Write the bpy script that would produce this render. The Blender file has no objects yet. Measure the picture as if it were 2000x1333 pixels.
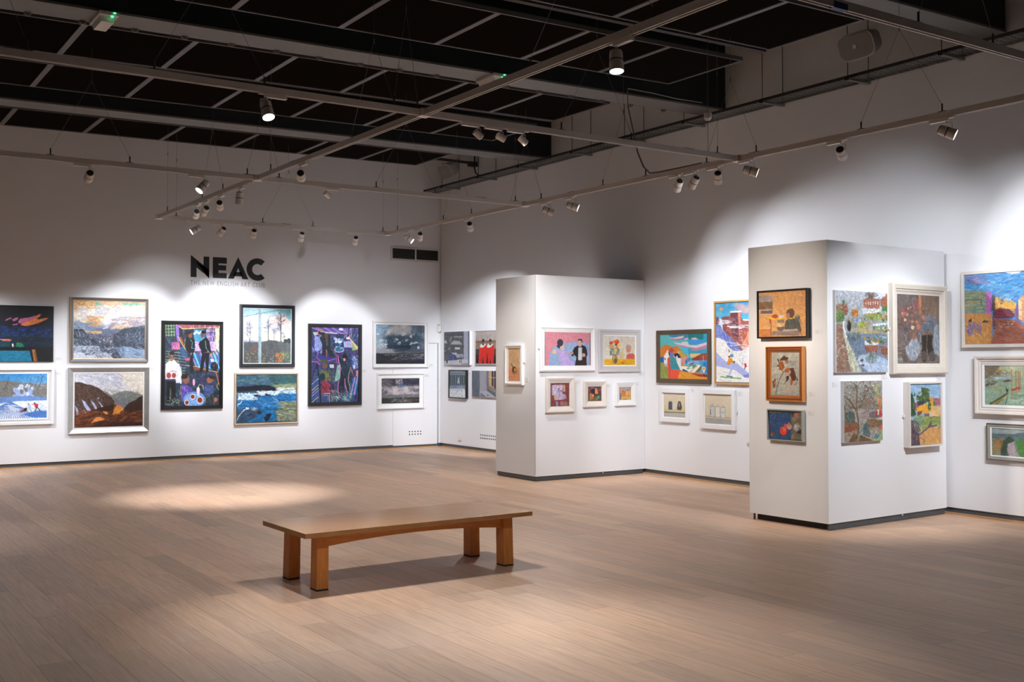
import bpy, bmesh, math, random
import numpy as np
from mathutils import Vector, Matrix
random.seed(7)
COL = bpy.context.scene.collection
R = math.radians

# ------------------------------------------------------------------ materials
def srgb(h):
    if isinstance(h, str):
        h = h.lstrip('#'); c = [int(h[i:i+2], 16)/255 for i in (0, 2, 4)]
    else:
        c = h
    return tuple((x/12.92 if x <= .04045 else ((x+.055)/1.055)**2.4) for x in c)

def mat(name, col, rough=.6, metal=0., spec=.5, noise=0., nscale=6., bump=0., bscale=60., emit=None, emitc=None):
    m = bpy.data.materials.new(name); m.use_nodes = True
    nt = m.node_tree; b = nt.nodes['Principled BSDF']
    b.inputs['Base Color'].default_value = (*col, 1); b.inputs['Roughness'].default_value = rough
    b.inputs['Metallic'].default_value = metal; b.inputs['Specular IOR Level'].default_value = spec
    tc = nt.nodes.new('ShaderNodeTexCoord')
    if noise:
        n = nt.nodes.new('ShaderNodeTexNoise'); n.inputs['Scale'].default_value = nscale; n.inputs['Detail'].default_value = 5
        nt.links.new(tc.outputs['Object'], n.inputs['Vector'])
        mx = nt.nodes.new('ShaderNodeMixRGB'); mx.inputs[1].default_value = (*[c*(1-noise) for c in col], 1)
        mx.inputs[2].default_value = (*[min(1, c*(1+noise)) for c in col], 1)
        nt.links.new(n.outputs['Fac'], mx.inputs[0]); nt.links.new(mx.outputs[0], b.inputs['Base Color'])
    if bump:
        n2 = nt.nodes.new('ShaderNodeTexNoise'); n2.inputs['Scale'].default_value = bscale; n2.inputs['Detail'].default_value = 3
        nt.links.new(tc.outputs['Object'], n2.inputs['Vector'])
        bp = nt.nodes.new('ShaderNodeBump'); bp.inputs['Strength'].default_value = bump; bp.inputs['Distance'].default_value = .01
        nt.links.new(n2.outputs['Fac'], bp.inputs['Height']); nt.links.new(bp.outputs[0], b.inputs['Normal'])
    if emit:
        b.inputs['Emission Color'].default_value = (*(emitc or col), 1); b.inputs['Emission Strength'].default_value = emit
    return m

def wood_mat(name, c1, c2, rough=.45, axis=0, stretch=12, scale=9, spec=.4):
    m = mat(name, c1, rough, spec=spec); nt = m.node_tree; b = nt.nodes['Principled BSDF']
    tc = nt.nodes.new('ShaderNodeTexCoord'); mp = nt.nodes.new('ShaderNodeMapping')
    sc = [stretch]*3; sc[axis] = 1.0; mp.inputs['Scale'].default_value = sc
    n = nt.nodes.new('ShaderNodeTexNoise'); n.inputs['Scale'].default_value = scale; n.inputs['Detail'].default_value = 6; n.inputs['Distortion'].default_value = .6
    r = nt.nodes.new('ShaderNodeValToRGB'); r.color_ramp.elements[0].position = .3; r.color_ramp.elements[1].position = .72
    r.color_ramp.elements[0].color = (*c1, 1); r.color_ramp.elements[1].color = (*c2, 1)
    nt.links.new(tc.outputs['Object'], mp.inputs[0]); nt.links.new(mp.outputs[0], n.inputs['Vector'])
    nt.links.new(n.outputs['Fac'], r.inputs[0]); nt.links.new(r.outputs[0], b.inputs['Base Color'])
    bp = nt.nodes.new('ShaderNodeBump'); bp.inputs['Strength'].default_value = .15; bp.inputs['Distance'].default_value = .002
    nt.links.new(n.outputs['Fac'], bp.inputs['Height']); nt.links.new(bp.outputs[0], b.inputs['Normal'])
    return m

def floor_mat():
    m = mat('oak_plank_floor', (.4, .26, .17), .42, spec=.45); nt = m.node_tree; b = nt.nodes['Principled BSDF']; L = nt.links.new
    N = nt.nodes.new
    tc = N('ShaderNodeTexCoord'); mp = N('ShaderNodeMapping'); mp.inputs['Rotation'].default_value = (0, 0, R(90)); mp.inputs['Location'].default_value = (.3, .05, 0)
    L(tc.outputs['Object'], mp.inputs[0])
    br = N('ShaderNodeTexBrick'); br.offset = .37; br.offset_frequency = 2; br.squash = 1.18; br.squash_frequency = 3
    br.inputs['Color1'].default_value = (0, 0, 0, 1); br.inputs['Color2'].default_value = (1, 1, 1, 1); br.inputs['Mortar'].default_value = (.5, .5, .5, 1)
    br.inputs['Scale'].default_value = 1; br.inputs['Mortar Size'].default_value = .0012; br.inputs['Mortar Smooth'].default_value = .2
    br.inputs['Brick Width'].default_value = 1.75; br.inputs['Row Height'].default_value = .186; br.inputs['Bias'].default_value = 0
    L(mp.outputs[0], br.inputs['Vector'])
    tone = N('ShaderNodeValToRGB'); cr = tone.color_ramp
    cols = [(0, (.46, .285, .18)), (.25, (.62, .39, .245)), (.5, (.54, .34, .225)), (.75, (.67, .42, .26)), (1, (.57, .34, .215))]
    cr.elements[0].color = (*cols[0][1], 1); cr.elements[1].color = (*cols[-1][1], 1)
    for p, c in cols[1:-1]:
        e = cr.elements.new(p); e.color = (*c, 1)
    L(br.outputs['Color'], tone.inputs[0])
    # grain, different in every plank
    sep = N('ShaderNodeCombineXYZ'); L(br.outputs['Color'], sep.inputs[2])
    vm = N('ShaderNodeVectorMath'); vm.operation = 'MULTIPLY_ADD'; vm.inputs[1].default_value = (1.4, 26, 1); 
    L(mp.outputs[0], vm.inputs[0])
    off = N('ShaderNodeVectorMath'); off.operation = 'SCALE'; off.inputs['Scale'].default_value = 37; L(sep.outputs[0], off.inputs[0]); L(off.outputs[0], vm.inputs[2])
    g = N('ShaderNodeTexNoise'); g.inputs['Scale'].default_value = 1.6; g.inputs['Detail'].default_value = 7; g.inputs['Distortion'].default_value = 1.1; g.inputs['Roughness'].default_value = .62
    L(vm.outputs[0], g.inputs['Vector'])
    gr = N('ShaderNodeValToRGB'); gr.color_ramp.elements[0].position = .28; gr.color_ramp.elements[0].color = (.62, .6, .58, 1); gr.color_ramp.elements[1].position = .68; gr.color_ramp.elements[1].color = (1.12, 1.1, 1.08, 1)
    L(g.outputs['Fac'], gr.inputs[0])
    mul = N('ShaderNodeMixRGB'); mul.blend_type = 'MULTIPLY'; mul.inputs[0].default_value = .8; L(tone.outputs[0], mul.inputs[1]); L(gr.outputs[0], mul.inputs[2])
    # worn greyish patches
    w = N('ShaderNodeTexNoise'); w.inputs['Scale'].default_value = .55; w.inputs['Detail'].default_value = 4; L(tc.outputs['Object'], w.inputs['Vector'])
    wr = N('ShaderNodeValToRGB'); wr.color_ramp.elements[0].position = .42; wr.color_ramp.elements[0].color = (0, 0, 0, 1); wr.color_ramp.elements[1].position = .75; wr.color_ramp.elements[1].color = (.45, .45, .45, 1)
    L(w.outputs['Fac'], wr.inputs[0])
    gm = N('ShaderNodeMixRGB'); gm.inputs[2].default_value = (.50, .365, .28, 1); L(wr.outputs[0], gm.inputs[0]); L(mul.outputs[0], gm.inputs[1])
    # joints
    jm = N('ShaderNodeMixRGB'); jm.inputs[2].default_value = (.12, .075, .05, 1); L(br.outputs['Fac'], jm.inputs[0]); L(gm.outputs[0], jm.inputs[1])
    L(jm.outputs[0], b.inputs['Base Color'])
    rr = N('ShaderNodeMapRange'); rr.inputs['To Min'].default_value = .34; rr.inputs['To Max'].default_value = .56; L(w.outputs['Fac'], rr.inputs['Value']); L(rr.outputs[0], b.inputs['Roughness'])
    bp = N('ShaderNodeBump'); bp.inputs['Strength'].default_value = .12; bp.inputs['Distance'].default_value = .003; L(g.outputs['Fac'], bp.inputs['Height']); L(bp.outputs[0], b.inputs['Normal'])
    return m

def mesh_mat():
    m = mat('perforated_black_mesh', (.003, .0028, .0025), .9, spec=.0); nt = m.node_tree; b = nt.nodes['Principled BSDF']; L = nt.links.new
    tc = nt.nodes.new('ShaderNodeTexCoord'); mp = nt.nodes.new('ShaderNodeMapping'); mp.inputs['Rotation'].default_value = (0, 0, R(45)); mp.inputs['Scale'].default_value = (1, .55, 1)
    L(tc.outputs['Object'], mp.inputs[0])
    ch = nt.nodes.new('ShaderNodeTexVoronoi'); ch.inputs['Scale'].default_value = 42; ch.inputs['Randomness'].default_value = 0
    L(mp.outputs[0], ch.inputs['Vector'])
    r = nt.nodes.new('ShaderNodeValToRGB'); r.color_ramp.elements[0].position = .38; r.color_ramp.elements[0].color = (.0006, .0005, .0004, 1)
    r.color_ramp.elements[1].position = .5; r.color_ramp.elements[1].color = (.010, .0078, .0066, 1)
    L(ch.outputs['Distance'], r.inputs[0]); L(r.outputs[0], b.inputs['Base Color'])
    return m

def canvas_mat(rough=.5):
    m = mat('painted_canvas', (.5, .5, .5), rough, spec=.35); nt = m.node_tree; b = nt.nodes['Principled BSDF']
    a = nt.nodes.new('ShaderNodeVertexColor'); a.layer_name = 'paint'
    nt.links.new(a.outputs['Color'], b.inputs['Base Color'])
    n = nt.nodes.new('ShaderNodeTexNoise'); n.inputs['Scale'].default_value = 130; tc = nt.nodes.new('ShaderNodeTexCoord')
    nt.links.new(tc.outputs['Object'], n.inputs['Vector'])
    bp = nt.nodes.new('ShaderNodeBump'); bp.inputs['Strength'].default_value = .25; bp.inputs['Distance'].default_value = .004
    nt.links.new(n.outputs['Fac'], bp.inputs['Height']); nt.links.new(bp.outputs[0], b.inputs['Normal'])
    return m

M = dict(
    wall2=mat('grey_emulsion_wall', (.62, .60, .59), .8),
    wall=mat('white_emulsion_wall', (.76, .76, .775), .75, spec=.25, noise=.015, nscale=1.2, bump=.05, bscale=120),
    panel=mat('white_painted_board', (.75, .75, .765), .7, spec=.25, noise=.02, nscale=2),
    dark=mat('dark_recess', (.03, .034, .037), .5), plinth=mat('grey_metal_plinth', (.07, .08, .088), .4, spec=.5, noise=.2, nscale=8),
    black=mat('flat_black', (.006, .006, .006), .6), deck=mat('black_roof_deck', (.005, .005, .005), .7),
    beam=mat('blue_black_steel', (.012, .016, .018), .5, spec=.4), flange=mat('grey_painted_steel', (.15, .145, .14), .5, noise=.12, nscale=5),
    pframe=mat('ceiling_panel_angle', (.115, .105, .10), .45, metal=.2), mesh=mesh_mat(),
    track=mat('white_powder_coat', (.62, .59, .57), .4, spec=.5), lampw=mat('lamp_white', (.72, .70, .68), .38, spec=.5),
    slot=mat('track_slot_dark', (.06, .05, .045), .5), steel=mat('galvanised_steel', (.30, .32, .31), .35, metal=.7), wire=mat('steel_wire', (.2, .19, .18), .4, metal=.6),
    lens=mat('lamp_lens', (1, 1, 1), .3, emit=12, emitc=(1, .98, .96)), lensw=mat('warm_lamp_lens', (1, .9, .75), .3, emit=6, emitc=(1, .86, .66)),
    cap=mat('lamp_rear_black', (.03, .028, .026), .5), floor=floor_mat(),
    skirt=wood_mat('oak_skirting_strip', (.42, .22, .09), (.55, .31, .15), .5, axis=0),
    skirty=wood_mat('oak_skirting_strip_side', (.42, .22, .09), (.55, .31, .15), .5, axis=1),
    oak=wood_mat('bench_oak', srgb('#c47a3a'), srgb('#dc9850'), .38, axis=0, spec=.5), oaktop_sheen=wood_mat('bench_oak_top_sheen', srgb('#a0703f'), srgb('#b78450'), .27, axis=0, spec=.7),  # seat top drawn less saturated: reflected light mixed into its colour
    oakleg=wood_mat('bench_oak_leg', srgb('#c07632'), srgb('#d88e46'), .42, axis=2, spec=.4), rubber=mat('dark_foot', (.02, .017, .015), .7),
    letter=mat('black_vinyl', (.008, .009, .011), .45), letter2=mat('grey_vinyl', (.17, .17, .18), .5),
    speaker=mat('speaker_cream', (.36, .33, .30), .5), grille=mat('speaker_grille', (.20, .185, .165), .7), speakertrim=mat('speaker_trim', (.5, .47, .43), .5),
    card=mat('caption_card_white', (.72, .715, .72), .6), cardink=mat('caption_grey_print', (.42, .42, .43), .6), plast=mat('white_plastic', (.66, .65, .64), .4), tape=mat('blue_tape', (.01, .03, .13), .5),
    green=mat('green_indicator', (.05, .8, .25), .4, emit=3, emitc=(.05, .9, .3)), canvas=canvas_mat(),
    cable=mat('grey_cable', (.22, .21, .2), .5), cableb=mat('black_cable', (.01, .01, .01), .5),
    # picture frames
    f_white=mat('frame_white', (.76, .75, .75), .5), f_cream=mat('frame_cream', (.62, .56, .48), .55, noise=.06, nscale=20), f_stone=mat('frame_stone', (.66, .60, .55), .55, noise=.05, nscale=14),
    f_greyw=mat('frame_pale_grey', (.50, .475, .475), .55), f_black=mat('frame_black', (.008, .007, .007), .35), f_char=mat('frame_charcoal', (.022, .026, .03), .32, spec=.6),
    f_pewter=mat('frame_pewter', (.105, .12, .145), .4, metal=.2), f_gold=mat('frame_gilt_edge', (.50, .32, .15), .35, metal=.5), f_silver=mat('frame_silver_leaf', (.46, .46, .44), .33, metal=.55, noise=.2, nscale=18),
    f_brown=mat('frame_brown', (.085, .055, .032), .5, noise=.25, nscale=12), f_pale=wood_mat('frame_pale_wood', (.45, .33, .22), (.56, .43, .31), .5, axis=0), f_honey=mat('frame_honey_gold', (.52, .30, .10), .45, noise=.1, nscale=15),
    f_wood=mat('frame_polished_wood', (.26, .075, .018), .3, spec=.6, noise=.25, nscale=14), f_woodl=mat('frame_wood_edge', (.5, .2, .05), .3), f_sage=mat('frame_sage_grey', (.27, .27, .235), .5), f_mat=mat('mount_board', (.8, .79, .77), .8),
    side=mat('canvas_side_white', (.7, .69, .69), .7), black_side=mat('canvas_side_black', (.01, .01, .012), .6),
)

# ------------------------------------------------------------------ mesh helpers
def link(name, me, parent=None, m=None):
    o = bpy.data.objects.new(name, me); COL.objects.link(o)
    if m is not None: me.materials.append(m)
    if parent is not None: o.parent = parent
    return o

class MB:
    def __init__(s): s.v = []; s.f = []
    def box(s, x0, x1, y0, y1, z0, z1):
        if x0 > x1: x0, x1 = x1, x0
        if y0 > y1: y0, y1 = y1, y0
        if z0 > z1: z0, z1 = z1, z0
        n = len(s.v)
        s.v += [(x0, y0, z0), (x1, y0, z0), (x1, y1, z0), (x0, y1, z0), (x0, y0, z1), (x1, y0, z1), (x1, y1, z1), (x0, y1, z1)]
        s.f += [tuple(n+i for i in q) for q in ((0, 3, 2, 1), (4, 5, 6, 7), (0, 1, 5, 4), (1, 2, 6, 5), (2, 3, 7, 6), (3, 0, 4, 7))]
        return s
    def tube(s, pts, r, seg=8, caps=True):
        pts = [Vector(p) for p in pts]; n0 = len(s.v); k = len(pts)
        rr = r if isinstance(r, (list, tuple)) else [r]*k
        a = None
        for i, p in enumerate(pts):
            t = (pts[min(i+1, k-1)]-pts[max(i-1, 0)])
            t = t.normalized() if t.length > 1e-9 else Vector((0, 0, 1))
            if a is None: a = t.orthogonal().normalized()
            a = (a-t*a.dot(t)).normalized(); b = t.cross(a)
            for j in range(seg):
                w = 2*math.pi*j/seg; s.v.append(tuple(p+(a*math.cos(w)+b*math.sin(w))*rr[i]))
        for i in range(k-1):
            for j in range(seg):
                s.f.append((n0+i*seg+j, n0+i*seg+(j+1) % seg, n0+(i+1)*seg+(j+1) % seg, n0+(i+1)*seg+j))
        if caps:
            s.f.append(tuple(n0+j for j in reversed(range(seg)))); s.f.append(tuple(n0+(k-1)*seg+j for j in range(seg)))
        return s
    def lathe(s, prof, seg=20, c=(0, 0, 0), caps=True):
        n0 = len(s.v); k = len(prof)
        for r, z in prof:
            for j in range(seg):
                w = 2*math.pi*j/seg; s.v.append((c[0]+r*math.cos(w), c[1]+r*math.sin(w), c[2]+z))
        for i in range(k-1):
            for j in range(seg):
                s.f.append((n0+i*seg+j, n0+i*seg+(j+1) % seg, n0+(i+1)*seg+(j+1) % seg, n0+(i+1)*seg+j))
        if caps:
            s.f.append(tuple(n0+j for j in reversed(range(seg)))); s.f.append(tuple(n0+(k-1)*seg+j for j in range(seg)))
        return s
    def prism(s, pts, y0, y1):      # polygon in xz, extruded along y
        n0 = len(s.v); k = len(pts)
        for y in (y0, y1):
            for x, z in pts: s.v.append((x, y, z))
        s.f.append(tuple(n0+i for i in range(k))); s.f.append(tuple(n0+k+i for i in reversed(range(k))))
        for i in range(k):
            j = (i+1) % k; s.f.append((n0+i, n0+k+i, n0+k+j, n0+j))
        return s
    def xf(s, mtx):
        s.v = [tuple(mtx @ Vector(p)) for p in s.v]; return s
    def mesh(s, name, smooth=False, bevel=0):
        me = bpy.data.meshes.new(name); me.from_pydata(s.v, [], s.f); me.update()
        bm = bmesh.new(); bm.from_mesh(me); bmesh.ops.recalc_face_normals(bm, faces=bm.faces)
        if bevel: bmesh.ops.bevel(bm, geom=[e for e in bm.edges], offset=bevel, segments=2, affect='EDGES', profile=.6)
        bm.to_mesh(me); bm.free()
        if smooth:
            me.polygons.foreach_set('use_smooth', [True]*len(me.polygons))
            try: me.set_sharp_from_angle(angle=R(35))
            except Exception: pass
        return me
    def obj(s, name, m, parent=None, smooth=False, bevel=0):
        return link(name, s.mesh(name, smooth, bevel), parent, m)

def tag(o, label=None, cat=None, group=None, kind=None):
    if label: o['label'] = label
    if cat: o['category'] = cat
    if group: o['group'] = group
    if kind: o['kind'] = kind
    return o

def thing(name, loc, label, cat, group=None, rotz=0, kind=None):
    o = bpy.data.objects.new(name, None); COL.objects.link(o); o.location = loc; o.rotation_euler = (0, 0, rotz); o.empty_display_size = .1
    return tag(o, label, cat, group, kind)

def copy_tree(o, parent=None):
    c = o.copy(); COL.objects.link(c); c.parent = parent
    for ch in list(o.children): copy_tree(ch, c)
    return c

# ------------------------------------------------------------------ camera
CAM = dict(f=2097.32, py=650.69, pitch=.0256872, roll=-.00050577, yaw=.5907353, loc=(-10.066707, -17.427372, 1.6))
def add_camera():
    cd = bpy.data.cameras.new('camera'); o = bpy.data.objects.new('camera', cd); COL.objects.link(o)
    p, r, y = CAM['pitch'], CAM['roll'], CAM['yaw']
    fw = Vector((math.sin(y)*math.cos(p), math.cos(y)*math.cos(p), math.sin(p)))
    rt = Vector((math.cos(y), -math.sin(y), 0)); up = rt.cross(fw)
    rt2 = rt*math.cos(r)+up*math.sin(r); up2 = up*math.cos(r)-rt*math.sin(r)
    mt = Matrix((rt2, up2, -fw)).transposed().to_4x4(); mt.translation = Vector(CAM['loc'])
    o.matrix_world = mt
    cd.sensor_fit = 'HORIZONTAL'; cd.sensor_width = 36; cd.lens = CAM['f']*36/2000
    cd.shift_x = 0; cd.shift_y = -(666.5-CAM['py'])/2000
    cd.clip_start = .05; cd.clip_end = 100
    bpy.context.scene.camera = o
add_camera()
sc = bpy.context.scene
sc.view_settings.view_transform = 'Standard'; sc.view_settings.look = 'None'; sc.view_settings.gamma = 1; sc.view_settings.use_curve_mapping = False
sc.view_settings.exposure = 0.18
sc.cycles.use_denoising = True
sc.cycles.max_bounces = 8; sc.cycles.diffuse_bounces = 6; sc.cycles.glossy_bounces = 4
sc.cycles.sample_clamp_indirect = 6
w = bpy.data.worlds.new('world'); sc.world = w; w.use_nodes = True
w.node_tree.nodes['Background'].inputs[0].default_value = (.5, .45, .42, 1); w.node_tree.nodes['Background'].inputs[1].default_value = .0
# ------------------------------------------------------------------ room shell
XL, YF, ZT = -14.2, -22.5, 5.75
def structure(o): o['kind'] = 'structure'; return o
structure(MB().box(XL-.2, .35, YF-.2, .35, -.12, 0).obj('floor', M['floor']))
# back wall: white board down to a shadow gap, with the jib door opening near the corner
structure(MB().box(XL, -.985, 0, .12, .066, ZT).obj('wall_back', M['wall']))
structure(MB().box(-.985, -.03, 0, .12, 1.925, ZT).obj('wall_back_over_door', M['wall']))
structure(MB().box(-.03, .12, 0, .12, .066, ZT).obj('wall_back_corner', M['wall']))
structure(MB().box(0, .12, YF, -.03, .066, ZT).obj('wall_right', M['wall']))
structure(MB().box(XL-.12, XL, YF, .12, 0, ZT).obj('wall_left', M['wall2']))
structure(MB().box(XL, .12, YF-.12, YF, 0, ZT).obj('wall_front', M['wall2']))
structure(MB().box(XL, .15, .015, .1, 0, .066).obj('baseboard_back', M['plinth']))
structure(MB().box(.015, .1, YF, -.02, 0, .066).obj('baseboard_right', M['plinth']))
structure(MB().box(XL, -.06, -.03, .014, 0, .016).obj('trim_1', M['skirt']))
structure(MB().box(-.03, .014, YF, -.1, 0, .016).obj('trim_2', M['skirty']))
# jib door
door = structure(MB().box(-.978, -.058, .004, .04, .05, 1.918).obj('door_1', M['wall']))
hm0 = MB().lathe([(.0125, 0), (.0125, .002)], 10).xf(Matrix.Rotation(R(90), 4, 'X')).mesh('vent_hole'); hm0.materials.append(M['black'])
for i in range(5):
    for zz in (.245, .295):
        h_ = link('vent_hole', hm0, door); h_.location = (-.64+i*.0575, .0035, zz)
structure(MB().box(-.056, -.032, .05, .1, .0, 1.92).obj('slot_shade', M['dark']))  # dark strip standing in for the shade inside the slot beside the door
structure(MB().box(-.985, -.03, .1, .118, .0, 1.93).obj('trim_4', M['dark']))
# vent holes low in the right wall
vt = thing('wall_vent', (0, -1.43, .24), 'two rows of small dark round vent holes low in the right wall by the corner', 'vent')
hm = MB().lathe([(.0135, 0), (.0135, .002)], 10).xf(Matrix.Rotation(R(90), 4, 'Y')).mesh('vent_hole'); hm.materials.append(M['black'])
for i in range(9):
    for zz in (0, .053):
        h_ = link('vent_hole', hm, vt); h_.location = (-.0025, -i*.058, zz)
# ceiling: black corrugated deck
dk = MB(); dk.box(XL, .12, YF, .12, ZT, ZT+.1)
y = YF
x = XL
while x < 0:
    dk.box(x, x+.07, YF, 0, ZT-.05, ZT); x += .19
structure(dk.obj('ceiling', M['deck']))

# ------------------------------------------------------------------ air grille, detector, socket
g = thing('air_grille', (-.53, 0, 3.435), 'wide louvred air grille with two dark openings high on the back wall by the corner', 'air grille')
f = MB(); 
for a, b_, c, d in ((-.51, .5, .215, .25), (-.51, .5, -.01, .03), (-.51, -.475, .03, .215), (-.012, .018, .03, .215), (.478, .5, .03, .215)):
    f.box(a, b_, -.014, 0, c, d)
f.obj('frame', M['track'], g)
MB().box(-.475, .478, -.003, -.001, .03, .215).obj('backing', M['black'], g)
for (a, b_) in ((-.475, -.012), (.018, .478)):
    lv = MB()
    for i in range(9):
        z = .04+i*.0195; lv.v += [(a, -.013, z), (b_, -.013, z), (b_, -.004, z+.008), (a, -.004, z+.008)]; n = len(lv.v)-4; lv.f.append((n, n+1, n+2, n+3))
    lv.obj('louvres', mat('louvre_brown', (.15, .135, .12), .5), g)
d = thing('motion_detector', (-.035, -.04, 2.13), 'small white rounded motion detector mounted in the room corner', 'motion detector', rotz=R(-45))
MB().prism([(-.033, .05), (-.03, .02), (-.018, .004), (0, 0), (.018, .004), (.03, .02), (.033, .05), (.033, .15), (.028, .16), (-.028, .16), (-.033, .15)], -.04, .0).obj('housing', M['plast'], d, bevel=.003)
MB().box(-.022, .022, -.043, -.04, .125, .138).obj('lens', M['grille'], d)
s_ = thing('wall_socket', (0, -.73, .15), 'small white wall socket plate low on the right wall near the corner', 'socket', rotz=R(-90))
MB().box(-.045, .045, -.008, 0, 0, .05).obj('plate', M['plast'], s_, bevel=.002)
MB().box(-.045, .045, -.012, 0, -.006, .004).obj('lower_edge', mat('socket_pinkish', (.45, .3, .27), .5), s_)

# ------------------------------------------------------------------ display partitions
def partition(loc, rot, wd, dp, ht, label, open_side):
    t = thing('display_partition', loc, label, 'display partition', 'freestanding white display partitions', rot)
    b = MB().box(0, wd, 0, dp, .066, ht).obj('panel_box', M['panel'], t, bevel=.002)
    if open_side:
        MB().box(.02, wd-.02, .012, .03, 0.004, .066).box(.02, .035, dp-.045, dp-.03, 0, .066).obj('plinth', M['plinth'], t)
        MB().box(.06, wd-.05, .03, dp-.05, 0, .066).obj('dark_recess', M['black'], t)  # solid black block standing in for shade in the open gap underneath
    else:
        MB().box(.015, wd-.02, .014, dp-.02, .006, .066).obj('plinth', M['plinth'], t)
    MB().box(-.0005, wd, -.0015, dp, .0655, .073).obj('bottom_lip', M['panel'], t)
    MB().box(-.0012, .0012, -.0012, .0012, .10, ht-.004).obj('corner_joint', M['dark'] if not open_side else M['panel'], t)
    MB().box(wd*.6, wd*.6+.008, -.002, .014, .045, .068).obj('bracket', M['track'], t)
    return t
partition((-1.8964, -5.7966, 0), 0, 1.893, .957, 2.739, 'far white box-shaped display partition with five pictures on its long face', False)
partition((-1.9847, -10.6968, 0), .03666, 1.93, .965, 2.739, 'near white box-shaped display partition carrying large canal and boots paintings', True)

# ------------------------------------------------------------------ bench
def bench():
    t = thing('bench', (-6.203, -10.16, 0), 'long low oak bench with four square legs standing in the middle of the floor', 'bench', rotz=R(1.2))
    L, W, H = 1.912, .752, .42
    MB().box(-L/2, L/2, -W/2, W/2, H-.034, H).obj('seat', M['oaktop_sheen'], t, bevel=.002)
    def leg(cx, cy, sx, sy):
        a, b = .043, .052; o = MB(); zt = H-.034
        top = [(cx-a, cy-b), (cx+a, cy-b), (cx+a, cy+b), (cx-a, cy+b)]; o2 = (.006*sx, .004*sy)
        o.v = [(x+o2[0]*1 + (x-cx)*.04, y+o2[1] + (y-cy)*.04, .012) for x, y in top]+[(x, y, zt) for x, y in top]
        o.f = [(0, 3, 2, 1), (4, 5, 6, 7), (0, 1, 5, 4), (1, 2, 6, 5), (2, 3, 7, 6), (3, 0, 4, 7)]
        lg = o.obj('leg', M['oakleg'], t, bevel=.003)
        MB().box(cx+o2[0]-a*1.02, cx+o2[0]+a*1.02, cy+o2[1]-b*1.02, cy+o2[1]+b*1.02, 0, .013).obj('foot_pad', M['rubber'], lg)
    X, Y = .782, .236
    for sx, sy in ((-1, -1), (1, -1), (-1, 1), (1, 1)): leg(sx*X, sy*Y, sx, sy)
    for sy in (-1, 1):
        pts = []; x0, x1 = -X+.043, X-.043; zt = H-.034
        n = 24
        for i in range(n+1):
            x = x0+(x1-x0)*i/n; u = (x/x1); pts.append((x, zt-.052-.036*u*u))
        pts += [(x1, zt), (x0, zt)]
        rl = MB().prism(pts, sy*(Y+.008)-.014, sy*(Y+.008)+.014).obj('arched_rail', M['oak'], t)
        if sy == -1:
            for xx in (-X+.16, X-.16):
                yy = -(Y+.008)-.0145
                MB().box(xx-.014, xx+.014, yy, yy+.002, zt-.018, zt-.006).box(xx-.011, xx+.011, yy+.0006, yy+.002, zt-.055, zt-.018).obj('joint_plug', M['f_brown'] if False else mat('plug_brown', srgb('#8a5428'), .5), rl)
    for sx in (-1, 1):
        MB().box(sx*X-.018, sx*X+.018, -Y+.05, Y-.05, H-.034-.045, H-.034).obj('end_rail', M['oak'], t)
bench()

# ------------------------------------------------------------------ roof beams (fall slightly to the left)
SL = .015
def beam(y0, xr, xl, zb, label):
    t = thing('roof_beam', (0, y0, zb), label, 'roof beam', 'steel roof beams')
    wv = MB(); n = 6
    def slab(mb, ya, yb, za, zb_, x0, x1):
        k = len(mb.v)
        for xx in (x0, x1):
            dz = SL*xx; mb.v += [(xx, ya, za+dz), (xx, yb, za+dz), (xx, yb, zb_+dz), (xx, ya, zb_+dz)]
        mb.f += [(k, k+1, k+2, k+3), (k+4, k+7, k+6, k+5), (k, k+4, k+5, k+1), (k+1, k+5, k+6, k+2), (k+2, k+6, k+7, k+3), (k+3, k+7, k+4, k)]
    slab(wv, .012, .36, .022, ZT-zb+.25, xl, xr-.004); wv.obj('web', M['beam'], t)
    fl = MB(); slab(fl, 0, .385, 0, .022, xl, xr-.004); fl.obj('bottom_flange', M['flange'], t)
    return t
bm1 = beam(-3.567, 0, XL, 4.825, 'dark steel roof beam nearest the back wall')
bm2 = beam(-7.43, 0, XL, 4.855, 'middle dark steel roof beam carrying the emergency light')
bm3 = beam(-11.32, 0, XL, 4.885, 'nearest dark steel roof beam at the top right of the photo')
for i in range(17):
    xx = -8.35+i*.47 if i < 16 else -.75
    if abs(xx+7.77) < .1 or abs(xx+3.54) < .12: continue
    MB().box(xx-.03, xx+.03, .36, .40, -.016+SL*xx, 0+SL*xx).box(xx-.018, xx+.018, .365, .395, -.03+SL*xx, -.014+SL*xx).obj('beam_clamp', M['flange'], bm2)

# ------------------------------------------------------------------ perforated ceiling panels
MX = 1.062
pz = 4.9
def make_panel(ly):
    w_ = MX
    t = bpy.data.objects.new('ceiling_panel', None); COL.objects.link(t)
    MB().box(.02, w_-.02, .015, ly-.015, .012, .02).obj('mesh_infill', M['mesh'], t)
    f = MB().box(0, .03, 0, ly, 0, .045).box(w_-.03, w_, 0, ly, 0, .045).box(.03, w_-.03, 0, .02, 0, .045).box(.03, w_-.03, ly-.02, ly, 0, .045)
    f.obj('edge_frame', M['pframe'], t)
    return t
ORD = ['first', 'second', 'third', 'fourth', 'fifth', 'sixth', 'seventh', 'eighth', 'ninth', 'tenth', 'eleventh', 'twelfth', 'thirteenth', 'fourteenth']
rows = [(-2.76, 1.16, -1.39, 8, 'row against the back wall'), (-5.17, 1.15, -1.42, 8, 'row just in front of the far roof beam'), (-6.8, 1.2, -1.43, 8, 'row just behind the middle roof beam'),
        (-9.14, 1.2, -1.46, 7, 'row just in front of the middle roof beam'), (-10.79, 1.2, -1.53, 6, 'row just behind the nearest roof beam')]
protos = {}
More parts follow.
